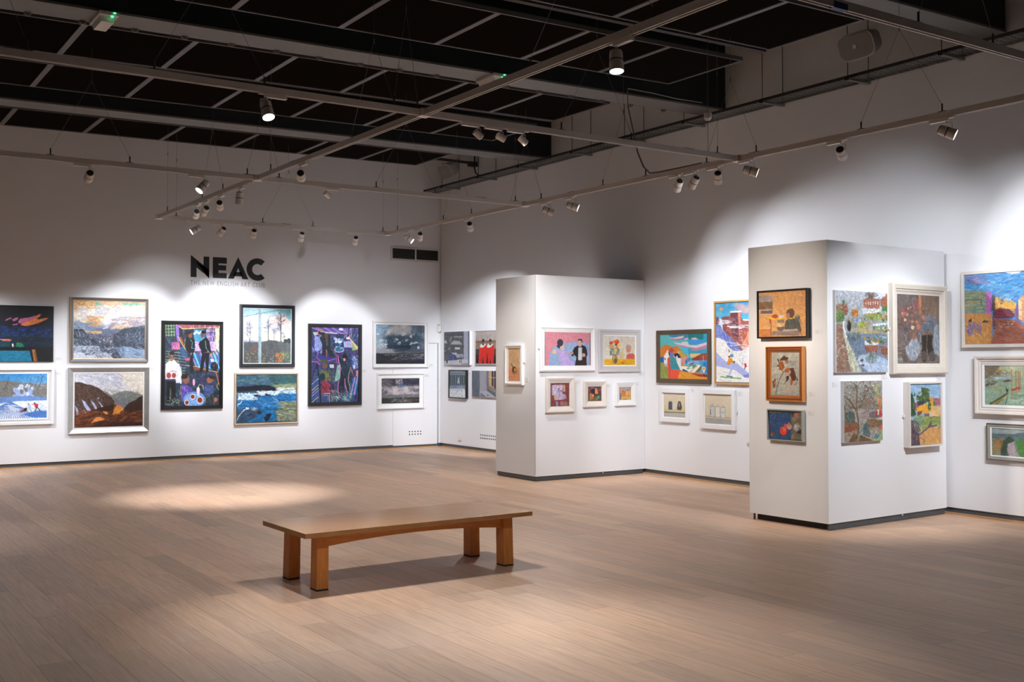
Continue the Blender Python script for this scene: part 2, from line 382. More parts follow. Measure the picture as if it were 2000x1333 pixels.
for (yn, ly, xr, n, desc) in rows:
    for k in range(n):
        if ly not in protos:
            protos[ly] = make_panel(ly); o = protos[ly]
        else: o = copy_tree(protos[ly])
        x0 = xr-MX*(k+1)
        o.location = (x0, yn, pz+SL*(x0)); o.rotation_euler = (0, -math.atan(SL), 0)
        tag(o, 'black perforated ceiling panel, %s from the right in the %s' % (ORD[k], desc), 'ceiling panel', 'perforated ceiling panels')
# service rails in the gaps between panel rows
for y0, xr, lab in ((-5.3, -1.25, 'far'), (-9.33, -1.3, 'near')):
    t = thing('service_rail', (0, y0, 4.98), 'long dark metal rail in the %s gap between ceiling panels' % lab, 'rail', 'service rails between the panels')
    r_ = MB()
    r_.v = [(xx, yy, zz+SL*xx) for xx in (-9.5, xr) for yy, zz in ((0, 0), (.07, 0), (.07, .05), (0, .05))]
    r_.f = [(0, 1, 2, 3), (4, 7, 6, 5), (0, 4, 5, 1), (1, 5, 6, 2), (2, 6, 7, 3), (3, 7, 4, 0)]
    r_.obj('channel', mat('dark_channel', (.035, .03, .028), .5), t)
    for i in range(7):
        xx = xr-.2-i*1.1
        MB().tube([(xx, .035, .05+SL*xx), (xx, .035, ZT-4.98-.02)], .006, 6).obj('hanger_rod', M['cable'], t)

# ------------------------------------------------------------------ cable tray along the right wall
ct = thing('cable_tray', (-.36, -11.9, 4.735), 'long galvanised wire cable tray running high along the right wall', 'cable tray')
y0, y1 = -2.3, 12.1   # local y: tray runs from near the corner towards the camera
A0, A1 = 12.0, -6.0
MB().box(0, .006, A1, 12.0, 0, .035).obj('outer_rail', M['cap'], ct)
MB().box(.30, .306, A1, 12.0, 0, .035).obj('wall_rail', M['steel'], ct)
rg = MB(); yy = A1+.05
while yy < 12.0:
    rg.box(0, .30, yy, yy+.008, 0, .006); yy += .075
for xx in (.06, .12, .18, .24): rg.box(xx, xx+.006, A1, 12, .006, .012)
rg.obj('wire_base', M['steel'], ct)
for i, yb in enumerate([-.75, -1.97, -3.19, -4.62, -5.84, -7.05, -8.42, -9.68, -10.85, -12.05, -13.3, -14.5]):
    yl = yb+11.9
    MB().box(-.05, .34, yl-.022, yl+.022, -.028, -.001).obj('support_bracket', M['steel'], ct)
    MB().box(-.055, -.045, yl-.026, yl+.026, -.032, .012).obj('bracket_end', M['black'], ct)
    for xx in (-.03, .325): MB().tube([(xx, yl, -.005), (xx, yl, ZT-4.735-.02)], .005, 6).obj('hanger_rod', M['cap'], ct)

# ------------------------------------------------------------------ wall speakers
def speaker(loc, rz, rx, label, size):
    t = thing('wall_speaker', loc, label, 'speaker', 'wall speakers', 0)
    t.rotation_euler = Matrix.LocRotScale(None, (Matrix.Rotation(rz, 3, 'Z') @ Matrix.Rotation(rx, 3, 'X')), None).to_euler()
    w_, h_, d_ = size
    # cabinet: trapezoid plan with rounded back
    fr = []
    n = 10
    c = MB(); rings = []
    for (sx, sz, yy) in ((1, 1, 0), (1.0, 1.0, .05), (.93, .92, d_*.45), (.78, .78, d_*.75), (.5, .55, d_*.97), (.2, .3, d_)):
        ring = []
        for i in range(24):
            a = 2*math.pi*i/24; ca, sa = math.cos(a), math.sin(a); p = 4.5
            rr = (abs(ca)**p+abs(sa)**p)**(-1/p)
            ring.append((w_/2*sx*rr*ca, yy, h_/2+h_/2*sz*rr*sa))
        rings.append(ring)
    for ring in rings: c.v += ring
    for k in range(len(rings)-1):
        for i in range(24): c.f.append((k*24+i, k*24+(i+1) % 24, (k+1)*24+(i+1) % 24, (k+1)*24+i))
    c.f.append(tuple(range(24))); c.f.append(tuple(5*24+i for i in reversed(range(24))))
    cab = c.obj('cabinet', M['speaker'], t, smooth=True)
    g_ = MB(); k = 24
    g_.v = [(.93*x, -.008-.012*(1-(x/(w_/2))**2), h_/2+(z-h_/2)*.9) for x, y_, z in rings[0]]+[(0, -.022, h_/2)]
    g_.f = [(i, (i+1) % 24, 24) for i in range(24)]
    g_.obj('grille', M['grille'], t, smooth=True)
    MB().box(-.02, .02, -.026, -.018, h_/2-.02, h_/2+.02).obj('badge', M['speakertrim'], t)
    MB().tube([rings[0][i % 24] for i in range(25)], .007, 6, caps=False).obj('trim_ring', M['speakertrim'], t)
    MB().tube([(0, d_-.02, h_/2), (0, d_+.09, h_/2+.06)], .02, 8).obj('wall_bracket', M['cap'], t)
    return t
speaker((-.40, -1.0, 4.84), R(-90), R(33), 'far beige wall speaker tilted down beside the far roof beam end', (.42, .27, .26))
speaker((-.42, -9.86, 4.9), R(-90), R(24), 'near beige wall speaker tilted down above the cable tray', (.46, .28, .28))
# angled bracket arm of the far speaker and black cable
a_ = thing('support_arm', (-.05, -1.3, 5.1), 'dark steel support arm fixed above the far wall speaker', 'support arm')
MB().box(-1.1, 0, -.02, .02, -.02, .02).box(-.12, .04, -.05, .05, -.06, .02).obj('arm', M['cap'], a_)
tag(MB().tube([(-.25, -1.62, 5.35), (-.25, -1.62, 4.95), (-.25, -1.66, 4.86), (-.25, -1.76, 4.80), (-.25, -1.95, 4.775)], .012, 8).obj('speaker_cable', M['cableb'], smooth=True), 'black cable dropping to the cable tray beside the far speaker', 'cable')

# ------------------------------------------------------------------ emergency lights on the middle beam
def emergency(x, y, label, rz):
    t = thing('emergency_light', (x, y, 4.855+SL*x-.052), label, 'emergency light', 'emergency lights on the beam', rz)
    MB().box(-.085, .085, -.2, .2, .02, .052).obj('base', M['plast'], t, bevel=.004)
    MB().prism([(-.07, .02), (.07, .02), (.055, -.03), (-.055, -.03)], -.14, .17).obj('diffuser', M['lampw'], t, bevel=.004)
    MB().lathe([(.011, 0), (.011, .006)], 10, (.045, -.155, -.0)).xf(Matrix.Translation((0, -.05, .04)) @ Matrix.Identity(4)).obj('indicator', M['green'], t)
    MB().lathe([(.012, 0), (.012, .01)], 12, (.03, -.18, .008)).obj('led', M['green'], t)
emergency(-7.74, -7.27, 'white emergency light with green indicator under the middle beam at left', 0)
emergency(-3.54, -7.28, 'white emergency light under the middle beam behind the long lighting track', 0)
tag(MB().box(-9.2, -8.02, -1.62, -1.3, 4.80, 4.86).obj('ceiling_sign_box', M['speaker']), 'pale box fixture hanging at the far left edge of the ceiling', 'fixture')

# loose grey cable from the middle beam down to the side track
tag(MB().tube([(-.45, -7.45, 4.895), (-.9, -7.455, 4.885), (-1.3, -7.46, 4.9), (-1.69, -7.46, 4.9), (-1.7, -7.47, 4.8), (-1.72, -7.5, 4.66), (-1.85, -7.75, 4.3), (-2.0, -8.0, 4.0), (-2.13, -8.25, 3.78), (-2.2, -8.44, 3.675), (-2.2, -8.6, 3.664), (-2.2, -9.25, 3.664)], .008, 8).obj('loose_cable', M['cable'], smooth=True), 'loose grey cable drooping from the middle beam to the right lighting track', 'cable')
# ------------------------------------------------------------------ lighting tracks (z 3.60 - 3.65)
ZK = 3.60
def track(p0, p1, label, name='lighting_track'):
    p0, p1 = Vector(p0), Vector(p1); L_ = (p1-p0).length; ang = math.atan2(p1.y-p0.y, p1.x-p0.x)
    t = thing(name, (p0.x, p0.y, ZK), label, 'lighting track', 'suspended white lighting tracks', ang)
    prof = [(-.02, 0), (-.02, .052), (.02, .052), (.02, 0), (.011, 0), (.011, .026), (-.011, .026), (-.011, 0)]
    b = MB(); 
    for x in (0, L_):
        for y, z in prof: b.v.append((x, y, z))
    k = len(prof)
    for i in range(k): b.f.append((i, (i+1) % k, k+(i+1) % k, k+i))
    for o_ in (0, k):
        b.f += [(o_+0, o_+1, o_+6, o_+7), (o_+1, o_+2, o_+5, o_+6), (o_+2, o_+3, o_+4, o_+5)]
    b.obj('rail', M['track'], t)
    MB().box(0, L_, -.0105, .0105, .02, .0255).obj('conductor_slot', M['slot'], t)
    x = 1.83
    while x < L_-.3:
        MB().box(x-.07, x+.07, -.012, .012, .052, .058).obj('joint_plate', M['cap'], t); x += 3.0
    return t
XA, XR = -5.80, -2.20
tA = track((XA, -2.17, 0), (XA, -20, 0), 'long white lighting track rising through the centre of the ceiling, crossing two others')
tR = track((XR, -2.17, 0), (XR, -20, 0), 'white lighting track running along the right wall carrying most spotlights')
track((XA+.05, -2.15, 0), (XR-.05, -2.15, 0), 'short white lighting track nearest the back wall')
track((XL+.5, -6.0, 0), (XR-.05, -6.0, 0), 'second white lighting track from the back wall')
track((XL+.5, -9.77, 0), (XR-.05, -9.77, 0), 'third white lighting track from the back wall, above the bench')
td = track((XL+.5, -13.42, 0), (-1.4, -13.42, 0), 'nearest white lighting track with blue tape at the top right')
MB().box(8.5, 8.62, -.0212, .0212, -.001, .036).obj('blue_tape', M['tape'], td)
for tr_, ys in ((tA, (-2.15, -6.0, -9.77)), (tR, (-2.15, -6.0, -9.77, -13.42))):
    for y in ys:
        cb_ = MB().box(-.045, .045, -.045, .045, -.006, .056).obj('connector', M['lampw'], tr_, bevel=.004); cb_.location = (-2.17-y, 0, 0)

# ------------------------------------------------------------------ suspension wires: pairs meeting at a joint
def wires(tr, pairs, desc, zj=4.45):
    for i, pr in enumerate(pairs):
        pts = []
        for v in pr:
            if v is None: continue
            pts.append(Vector((v, tr[1], ZK+.052)) if tr[0] == 'x' else Vector((tr[1], v, ZK+.052)))
        if len(pts) == 1: c = pts[0].copy(); c = c+Vector((0, 0, 0))
        else: c = (pts[0]+pts[1])/2
        c.z = zj
        lab = 'thin V-shaped suspension wire holding the %s, %s from the %s' % (desc, ORD[i], 'left' if tr[0] == 'x' else 'far end')
        if len(pts) == 1: lab = lab.replace('V-shaped', 'straight')
        t = thing('suspension_wire', (c.x, c.y, ZK+.052), lab, 'suspension wire', 'track suspension wires')
        o = Vector((c.x, c.y, ZK+.052))
        for p in pts:
            q = p-o
            cl = MB().box(-.035, .035, -.008, .008, 0, .008).tube([(0, 0, 0), (0, 0, .07)], .007, 6)
            if tr[0] == 'y': cl.xf(Matrix.Rotation(R(90), 4, 'Z'))
            cl.xf(Matrix.Translation(q)).obj('clip', M['cap'], t)
            MB().tube([q+Vector((0, 0, .06)), (0, 0, zj-o.z)], .0016, 5).obj('wire', M['wire'], t)
        MB().tube([(0, 0, zj-o.z), (0, 0, ZT-.05-o.z)], .0016, 5).lathe([(.006, zj-o.z-.02), (.006, zj-o.z+.02)], 6).obj('upper_wire', M['wire'], t)
wires(('x', -2.15), [(-5.56, None), (-4.28, -3.48), (-2.29, None)], 'track nearest the back wall')
wires(('x', -6.0), [(-9.2, -8.45), (-7.95, -7.18), (-5.92, -5.55), (-4.34, -3.54), (-2.35, None)], 'second track')
wires(('x', -9.77), [(-9.4, -8.8), (-7.97, -7.16), (-6.07, -5.86), (-4.40, -3.59), (-2.48, None)], 'third track')
wires(('x', -13.42), [(-6.0, -5.6), (-4.40, -3.62), (-1.78, None)], 'nearest track')
wires(('y', XR), [(-2.47, None), (-3.9, -4.68), (-5.67, -6.36), (-7.61, -8.37), (-9.33, -10.02), (-11.27, -12.08)], 'right wall track')
wires(('y', XA), [(-2.55, None), (-4.06, -4.84), (-6.39, None), (-8.42, -9.3), (-11.3, -12.6)], 'central track')

# pendant sensor
t = thing('pendant_sensor', (-2.56, -9.72, 4.0), 'small white dome sensor hanging on a wire above the third track end', 'sensor')
MB().lathe([(.022, -.02), (.04, .0), (.04, .05), (.02, .06)], 14).obj('dome', M['plast'], t, smooth=True)
MB().tube([(0, 0, .06), (0, 0, ZT-4.05)], .003, 5).tube([(0, 0, -.015), (0, 0, -.33)], .0025, 5).obj('wire', M['wire'], t)

# ------------------------------------------------------------------ spotlights
def smesh(mb, name, m, smooth=True, bevel=0):
    me = mb.mesh(name, smooth, bevel); me.materials.append(m); return me
# body axis is local -Z (emits towards -Z), pivot at the origin
SM = dict(
    adapter=smesh(MB().box(-.085, .085, -.018, .018, -.03, 0).box(.085, .135, -.012, .012, -.012, 0), 'adapter', M['lampw'], False, .003),
    stem=smesh(MB().tube([(0, 0, 0), (0, 0, -.04)], .008, 8).tube([(0, 0, -.038), (.047, 0, -.042), (.05, 0, -.05), (.05, 0, -.1)], .0045, 6), 'stem', M['track']),
    body=smesh(MB().lathe([(.038, .062), (.0415, .05), (.043, .006), (.041, .003), (.041, -.003), (.0435, -.006), (.047, -.072), (.044, -.074), (.041, -.066)], 24, caps=True), 'body', M['lampw']),
    ring=smesh(MB().lathe([(.0428, -.004), (.0432, -.004), (.0432, .004), (.0428, .004)], 24, caps=False), 'groove', M['slot']),
    cap=smesh(MB().lathe([(.034, .0625), (.030, .069), (.012, .070)], 20), 'rear_cap', M['cap']),
    lens=smesh(MB().lathe([(.041, -.0665), (.041, -.0675)], 24), 'lens', M['lens']),
    sbody=smesh(MB().lathe([(.026, .035), (.03, .03), (.03, -.045), (.027, -.045)], 20), 'body', M['lampw']),
    slens=smesh(MB().lathe([(.026, -.0455), (.026, -.0462)], 20), 'lens', M['lensw']),
)
def spot(pos, axis, aim, label, power=250, size=46, blend=.75, small=False, color=(.95, .985, 1.05), flip=1, drop=.12, lit=True):
    # pos: lamp body centre
    pos = Vector(pos); aim = Vector(aim)
    t = thing('spotlight', (pos.x, pos.y, ZK), label, 'spotlight', 'white track spotlights' if not small else 'small white track spotlights', (0 if axis == 'x' else R(90)) + (math.pi if flip < 0 else 0))
    rotz = t.rotation_euler.z
    ad = link('adapter', SM['adapter'], t); st = link('stem', SM['stem'], t)
    if small: ad.location = (-.07, 0, 0); st.scale = (.6, .6, .85)
    else: ad.location = (-.07, 0, 0)
    st.location = (0, 0, -.005)
    ad.location.z = .0
    bz = -drop if not small else -.085
    d = aim-Vector((pos.x, pos.y, ZK+bz)); q = (-d).to_track_quat('Z', 'Y')
    piv = Matrix.Translation((0, 0, bz)) @ Matrix.Rotation(-rotz, 4, 'Z') @ q.to_matrix().to_4x4()
    b = link('body', SM['sbody' if small else 'body'], t); b.matrix_local = piv
    ln = link('lens', SM['slens' if small else 'lens'], b)
    if not small:
        link('groove', SM['ring'], b); link('rear_cap', SM['cap'], b)
    if power:
        ld = bpy.data.lights.new('lamp_beam', 'SPOT'); ld.energy = power; ld.spot_size = R(min(size*SZ, 110)); ld.spot_blend = blend; ld.shadow_soft_size = .03; ld.color = color
        lo = bpy.data.objects.new('lamp_beam', ld); COL.objects.link(lo); lo.parent = b; lo.location = (0, 0, -.085 if not small else -.06)
    return t
SZ = 1.0
def offspot(pos, aim, power=250, size=46, blend=.75, color=(.95, .985, 1.05)):  # light only, out of view and without a lamp body
    ld = bpy.data.lights.new('lamp_beam', 'SPOT'); ld.energy = power; ld.spot_size = R(min(size*SZ, 110)); ld.spot_blend = blend; ld.shadow_soft_size = .03; ld.color = color
    lo = bpy.data.objects.new('lamp_beam', ld); COL.objects.link(lo); lo.location = pos
    lo.rotation_euler = (Vector(pos)-Vector(aim)).to_track_quat('Z', 'Y').to_euler()
W = 'white track spotlight '
# central track
spot((XA, -12.24, 0), 'y', (-6.1, -12.8, 0), W+'with glaring lens on the central track near the photo top', 201, 56, .9, flip=1)
spot((XA, -7.22, 0), 'y', (-2.2, 0, 1.6), W+'seen from behind on the central track right of the crossing', 328, 34, .8)
spot((XA, -5.42, 0), 'y', (-5.75, -4.9, 0), W+'pointing straight down on the central track just beyond the crossing', 686, 50, .9)
spot((XA, -4.73, 0), 'y', (-4.0, 0, 1.65), W+'tilted right on the central track, third from its far end', 72, 36, .85)
spot((XA, -4.17, 0), 'y', (-6.0, 0, 1.5), W+'pointing ahead on the central track, second from its far end', 190, 38, .85)
spot((XA, -3.82, 0), 'y', (-5.1, 0, 2.1), W+'brightly side-lit on the central track, closest to its far end', 200, 38, .85)
# second track
spot((-7.58, -6.0, 0), 'x', (-7.3, 0, 1.25), W+'at far left on the second track, pointing at the back wall', 300, 26, .6)
spot((-6.41, -6.0, 0), 'x', (-9.2, -6.6, .2), W+'with lit lens facing left on the second track', 108, 44, .8)
spot((-4.97, -6.0, 0), 'x', (-1.9, -5.33, 1.8), 'small white spotlight alone on the second track right of the crossing', 138, 26, .9, small=True, color=(1, .88, .76), flip=-1)
# track nearest the back wall
spot((-5.28, -2.15, 0), 'x', (-8.2, -1.75, 1.6), W+'with lit lens facing left, leftmost on the track nearest the back wall', 428, 60, .7)
spot((-4.9, -2.15, 0), 'x', (-5.7, 0, 1.6), W+'second from left on the track nearest the back wall', 209, 54, .5)
spot((-4.42, -2.15, 0), 'x', (-4.05, 0, 1.8), W+'third from left on the track nearest the back wall, above the lettering', 269, 56, .55)
spot((-3.67, -2.15, 0), 'x', (-3.5, 0, 1.0), W+'fourth from left on the track nearest the back wall', 224, 54, .6)
spot((-2.77, -2.15, 0), 'x', (-2.15, 0, 1.7), W+'rightmost on the track nearest the back wall', 216, 50, .5)
# right wall track
spot((XR, -2.84, 0), 'y', (0, -4.6, 1.4), W+'with lit lens just above the air grille on the right wall track', 810, 50, .8, flip=-1)
spot((XR, -3.2, 0), 'y', (-.75, 0, 1.3), W+'seen from behind right beside the lit one above the air grille', 114, 50, .6, flip=-1)
spot((XR, -4.64, 0), 'y', (0, -1.9, 1.5), W+'alone on the right wall track, third from its far end', 792, 50, .6, flip=-1)
spot((XR, -6.51, 0), 'y', (0, -7.9, 2.4), W+'with glaring lens, left of the lit pair over the far partition', 105, 58, .8, flip=-1)
spot((XR, -7.02, 0), 'y', (0, -8.9, 2.4), W+'with glaring lens, right of the lit pair over the far partition', 165, 58, .8, flip=-1)
spot((XR, -8.9, 0), 'y', (-.8, -5.8, 1.25), W+'with bright rim, leftmost of the four clustered above the brown framed picture', 180, 50, .7, flip=-1)
spot((XR, -9.14, 0), 'y', (-1.6, -5.8, .7), W+'tilted left, second of the four clustered on the right wall track', 148, 40, .8, flip=-1)
spot((XR, -9.49, 0), 'y', (0, -7.3, 1.5), W+'pointing away, third of the four clustered on the right wall track', 336, 54, .6, flip=-1)
spot((XR, -9.94, 0), 'y', (0, -12.3, 2.3), W+'with lit lens facing right, rightmost of the four clustered', 280, 50, .85, flip=-1)
spot((XR, -11.05, 0), 'y', (0, -9.9, 2.6), W+'seen from behind above the near partition', 75, 72, .95, flip=-1)
spot((XR, -12.12, 0), 'y', (0, -15.5, 1.6), W+'with lit lens at far right of the right wall track', 270, 56, .8, flip=-1)
# third track
spot((-7.14, -9.77, 0), 'x', (-7.0, -11.5, 0), W+'with dazzling lens facing the camera on the third track, above the bench', 287, 54, .9, flip=-1)
spot((-5.28, -9.77, 0), 'x', (-1.98, -10.2, 1.2), 'small white spotlight, leftmost of three side by side on the third track', 126, 44, .9, small=True, color=(1, .88, .76))
spot((-5.05, -9.77, 0), 'x', (-1.98, -10.22, 2.15), 'small white spotlight, middle of three side by side on the third track', 238, 30, .95, small=True, color=(1, .88, .76))
spot((-4.82, -9.77, 0), 'x', (-1.98, -10.2, 1.2), 'small white spotlight, rightmost of three side by side on the third track', 209, 34, .95, small=True, color=(1, .88, .76))
# added fill lights without fixtures; below them, unseen spots outside the frame
def add_fill(x, y, p):  # wide fill light added to lift floor and walls; no fixture hangs here
    ld = bpy.data.lights.new('ambient_fill', 'SPOT'); ld.energy = p; ld.spot_size = R(165); ld.spot_blend = 1; ld.shadow_soft_size = .05; ld.color = (1, .985, .97)
    lo = bpy.data.objects.new('ambient_fill', ld); COL.objects.link(lo); lo.location = (x, y, 3.34)
for x, y, p in ((-2.6, -6.6, 215), (-5.6, -9.6, 175), (-7.6, -5.2, 45), (-4.2, -3.2, 110), (-8.6, -2.6, 80)): add_fill(x, y, p)
offspot((XR, -13.6, 3.48), (-1.3, -10.65, 1.1), 480, 52)
offspot((-1.6, -13.42, 3.48), (-.5, -10.65, 1.3), 96, 52)
offspot((XR, -12.9, 3.48), (0, -11.5, 2.2), 180, 64)
offspot((XR, -14.6, 3.48), (0, -13.2, 1.2), 271, 56)
offspot((-8.9, -2.15, 3.48), (-8.0, 0, 1.0), 450, 60)  # unseen light added to fill the left of the back wall; no track here
offspot((XA, -16.5, 3.48), (-5.2, -16.0, 0), 79, 60)  # this and those below: unseen lights added near the camera for ambient
offspot((XA, -14.6, 3.48), (-4.6, -12.6, 0), 18, 60)
offspot((-9.0, -13.42, 3.48), (-8.6, -11.6, 0), 45, 60)

# ------------------------------------------------------------------ wall lettering
sg = thing('wall_lettering', (-4.69, 0, 2.84), 'large black NEAC lettering with thin subtitle on the back wall', 'lettering')
def letter(ch, polys, m=None):
    me = None; b = MB()
    for p in polys: b.prism(p, -.004, 0)
    o = b.obj('letter', m or M['letter'], sg); return o
HB, HT = .125, .47
# N (pointed corners drop below / rise above as drawn)
x0 = 0.005
letter('N', [[(x0, HB), (x0, HT+.015), (x0+.095, HT-.09), (x0+.095, HB)], [(x0, HT+.015), (x0+.305, HB-.012), (x0+.305, HB+.13), (x0+.0, HT+.015)], [(x0+.21, HB+.08), (x0+.21, HT), (x0+.305, HT), (x0+.305, HB-.012)],
             [(x0+.095, HT-.09), (x0+.21, HB+.185), (x0+.21, HB+.07), (x0+.095, HB+.16)]])
x1 = .37
letter('E', [[(x1, HB), (x1, HT), (x1+.095, HT), (x1+.095, HB)], [(x1+.09, HT-.1), (x1+.09, HT), (x1+.235, HT), (x1+.235, HT-.1)], [(x1+.09, HB), (x1+.09, HB+.085), (x1+.235, HB+.085), (x1+.235, HB)], [(x1+.09, HB+.13), (x1+.09, HB+.215), (x1+.225, HB+.215), (x1+.225, HB+.13)]])
x2 = .625; xm = x2+.175
letter('A', [[(x2, HB), (xm, HT+.02), (xm, HT-.16), (x2+.1, HB)], [(xm, HT+.02), (x2+.35, HB), (x2+.25, HB), (xm, HT-.16)], [(x2+.085, HB+.045), (x2+.12, HB+.115), (x2+.23, HB+.115), (x2+.265, HB+.045)]])
cx, cz, ro, ri = 1.135, (HB+HT)/2, .19, .093
ring = []
a0, a1 = R(48), R(312)
for i in range(41):
    a = a0+(a1-a0)*i/40; ring.append((a))
cb = MB()
for i in range(40):
    p = []
    for a, r_ in ((ring[i], ro), (ring[i+1], ro), (ring[i+1], ri), (ring[i], ri)): p.append((cx+r_*math.cos(a)*(1.0), cz+r_*math.sin(a)))
    cb.prism(p, -.004, 0)
cb.obj('letter', M['letter'], sg)
fc = bpy.data.curves.new('subtitle', 'FONT'); fc.body = 'THE NEW ENGLISH ART CLUB'; fc.size = .1; fc.space_character = 1.28; fc.extrude = .001; fc.offset = -.0009
fo = bpy.data.objects.new('subtitle_curve', fc); COL.objects.link(fo)
bpy.context.view_layer.update()
me = bpy.data.meshes.new_from_object(fo.evaluated_get(bpy.context.evaluated_depsgraph_get())); bpy.data.objects.remove(fo)
xs = [v.co.x for v in me.vertices]; ys = [v.co.y for v in me.vertices]
sx = 1.262/(max(xs)-min(xs)); sy = .073/(max(ys)-min(ys)); mx, my = min(xs), min(ys)
for v in me.vertices: v.co = Vector(((v.co.x-mx)*sx, -.0015+v.co.z*.5, (v.co.y-my)*sy))
me.materials.clear(); st_ = link('subtitle', me, sg, M['letter2']); st_.location = (.003, 0, 0)

# ------------------------------------------------------------------ caption cards
WALLS = {'B': ((0, 0), (1, 0)), 'R': ((0, 0), (0, -1)), 'P1': ((0, -5.7966), (1, 0)), 'P1l': ((-1.8964, 0), (0, -1))}
c_, s_2 = math.cos(.0366581), math.sin(.0366581)
WALLS['P2l'] = ((-c_*2.375445, -s_2*2.375445), (s_2, -c_)); WALLS['P2r'] = ((s_2*10.616916, -c_*10.616916), (c_, s_2))
def wall_loc(w_, u, z):
    (ox, oy), (ex, ey) = WALLS[w_]
    return (ox+ex*u, oy+ey*u, z), math.atan2(ey, ex)
cards = [('B', -6.690, 1.625, 'right of the night landscape'), ('B', -6.693, 1.402, 'right of the snow scene, upper'), ('B', -5.280, 1.611, 'right of the snowy valley painting'), ('B', -5.279, 1.461, 'right of the silver framed mountain, upper'),
 ('B', -4.064, 1.522, 'right of the left tall black framed picture'), ('B', -2.839, 1.545, 'right of the bare trees picture'), ('B', -2.767, 1.351, 'right of the blue sea painting'), ('B', -1.550, 1.410, 'right of the right tall black framed picture'),
 ('B', -0.191, 1.513, 'right of the upper cloud picture'), ('B', -0.267, 1.321, 'right of the lower cloud picture'), ('R', 1.075, 1.359, 'right of the small black framed fountain picture'), ('R', 7.135, 1.275, 'below the corner of the brown framed harbour'),
 ('R', 6.785, 1.190, 'right of the small jars picture'), ('R', 7.645, 1.175, 'right of the larger jars picture'), ('P1l', 5.600, 1.341, 'right of the narrow ladle picture'), ('P1', -1.187, 1.308, 'right of the largest cream frame'),
 ('P1', -0.652, 1.249, 'right of the middle cream frame'), ('P1', -0.123, 1.263, 'right of the smallest cream frame'), ('P1', -0.06, 1.408, 'below right of the flower vase picture'), ('P2l', 10.520, 1.867, 'right of the orange interior painting'),
 ('P2l', 10.437, 1.274, 'right of the carved wood frame'), ('P2l', 10.432, 1.09, 'right of the tomato painting'), ('P2r', -1.498, 1.443, 'below the right corner of the canal painting'), ('P2r', -2.265, 1.366, 'left of the winter tree painting'),
 ('P2r', -0.557, 1.415, 'below the boots painting'), ('P2r', -0.54, 1.342, 'right of the yellow house painting')]
for w_, u, z, d_ in cards:
    loc, rz = wall_loc(w_, u, z-.025)
    t = thing('caption_card', loc, 'small white caption card '+d_, 'caption card', 'picture caption cards', rz)
    MB().box(-.045, .045, -.003, 0, 0, .055).obj('card', M['card'], t)
    k = MB(); rr = random.Random(int(abs(u)*1000))
    for i in range(3): k.box(-.038, -.038+.03+rr.random()*.04, -.0035, -.003, .04-i*.013, .043-i*.013)
    k.obj('printed_lines', M['cardink'], t)

offspot((-7.6, -13.42, 3.46), (-6.5, -11.0, .2), 130, 56)  # unseen light added to brighten the bench front
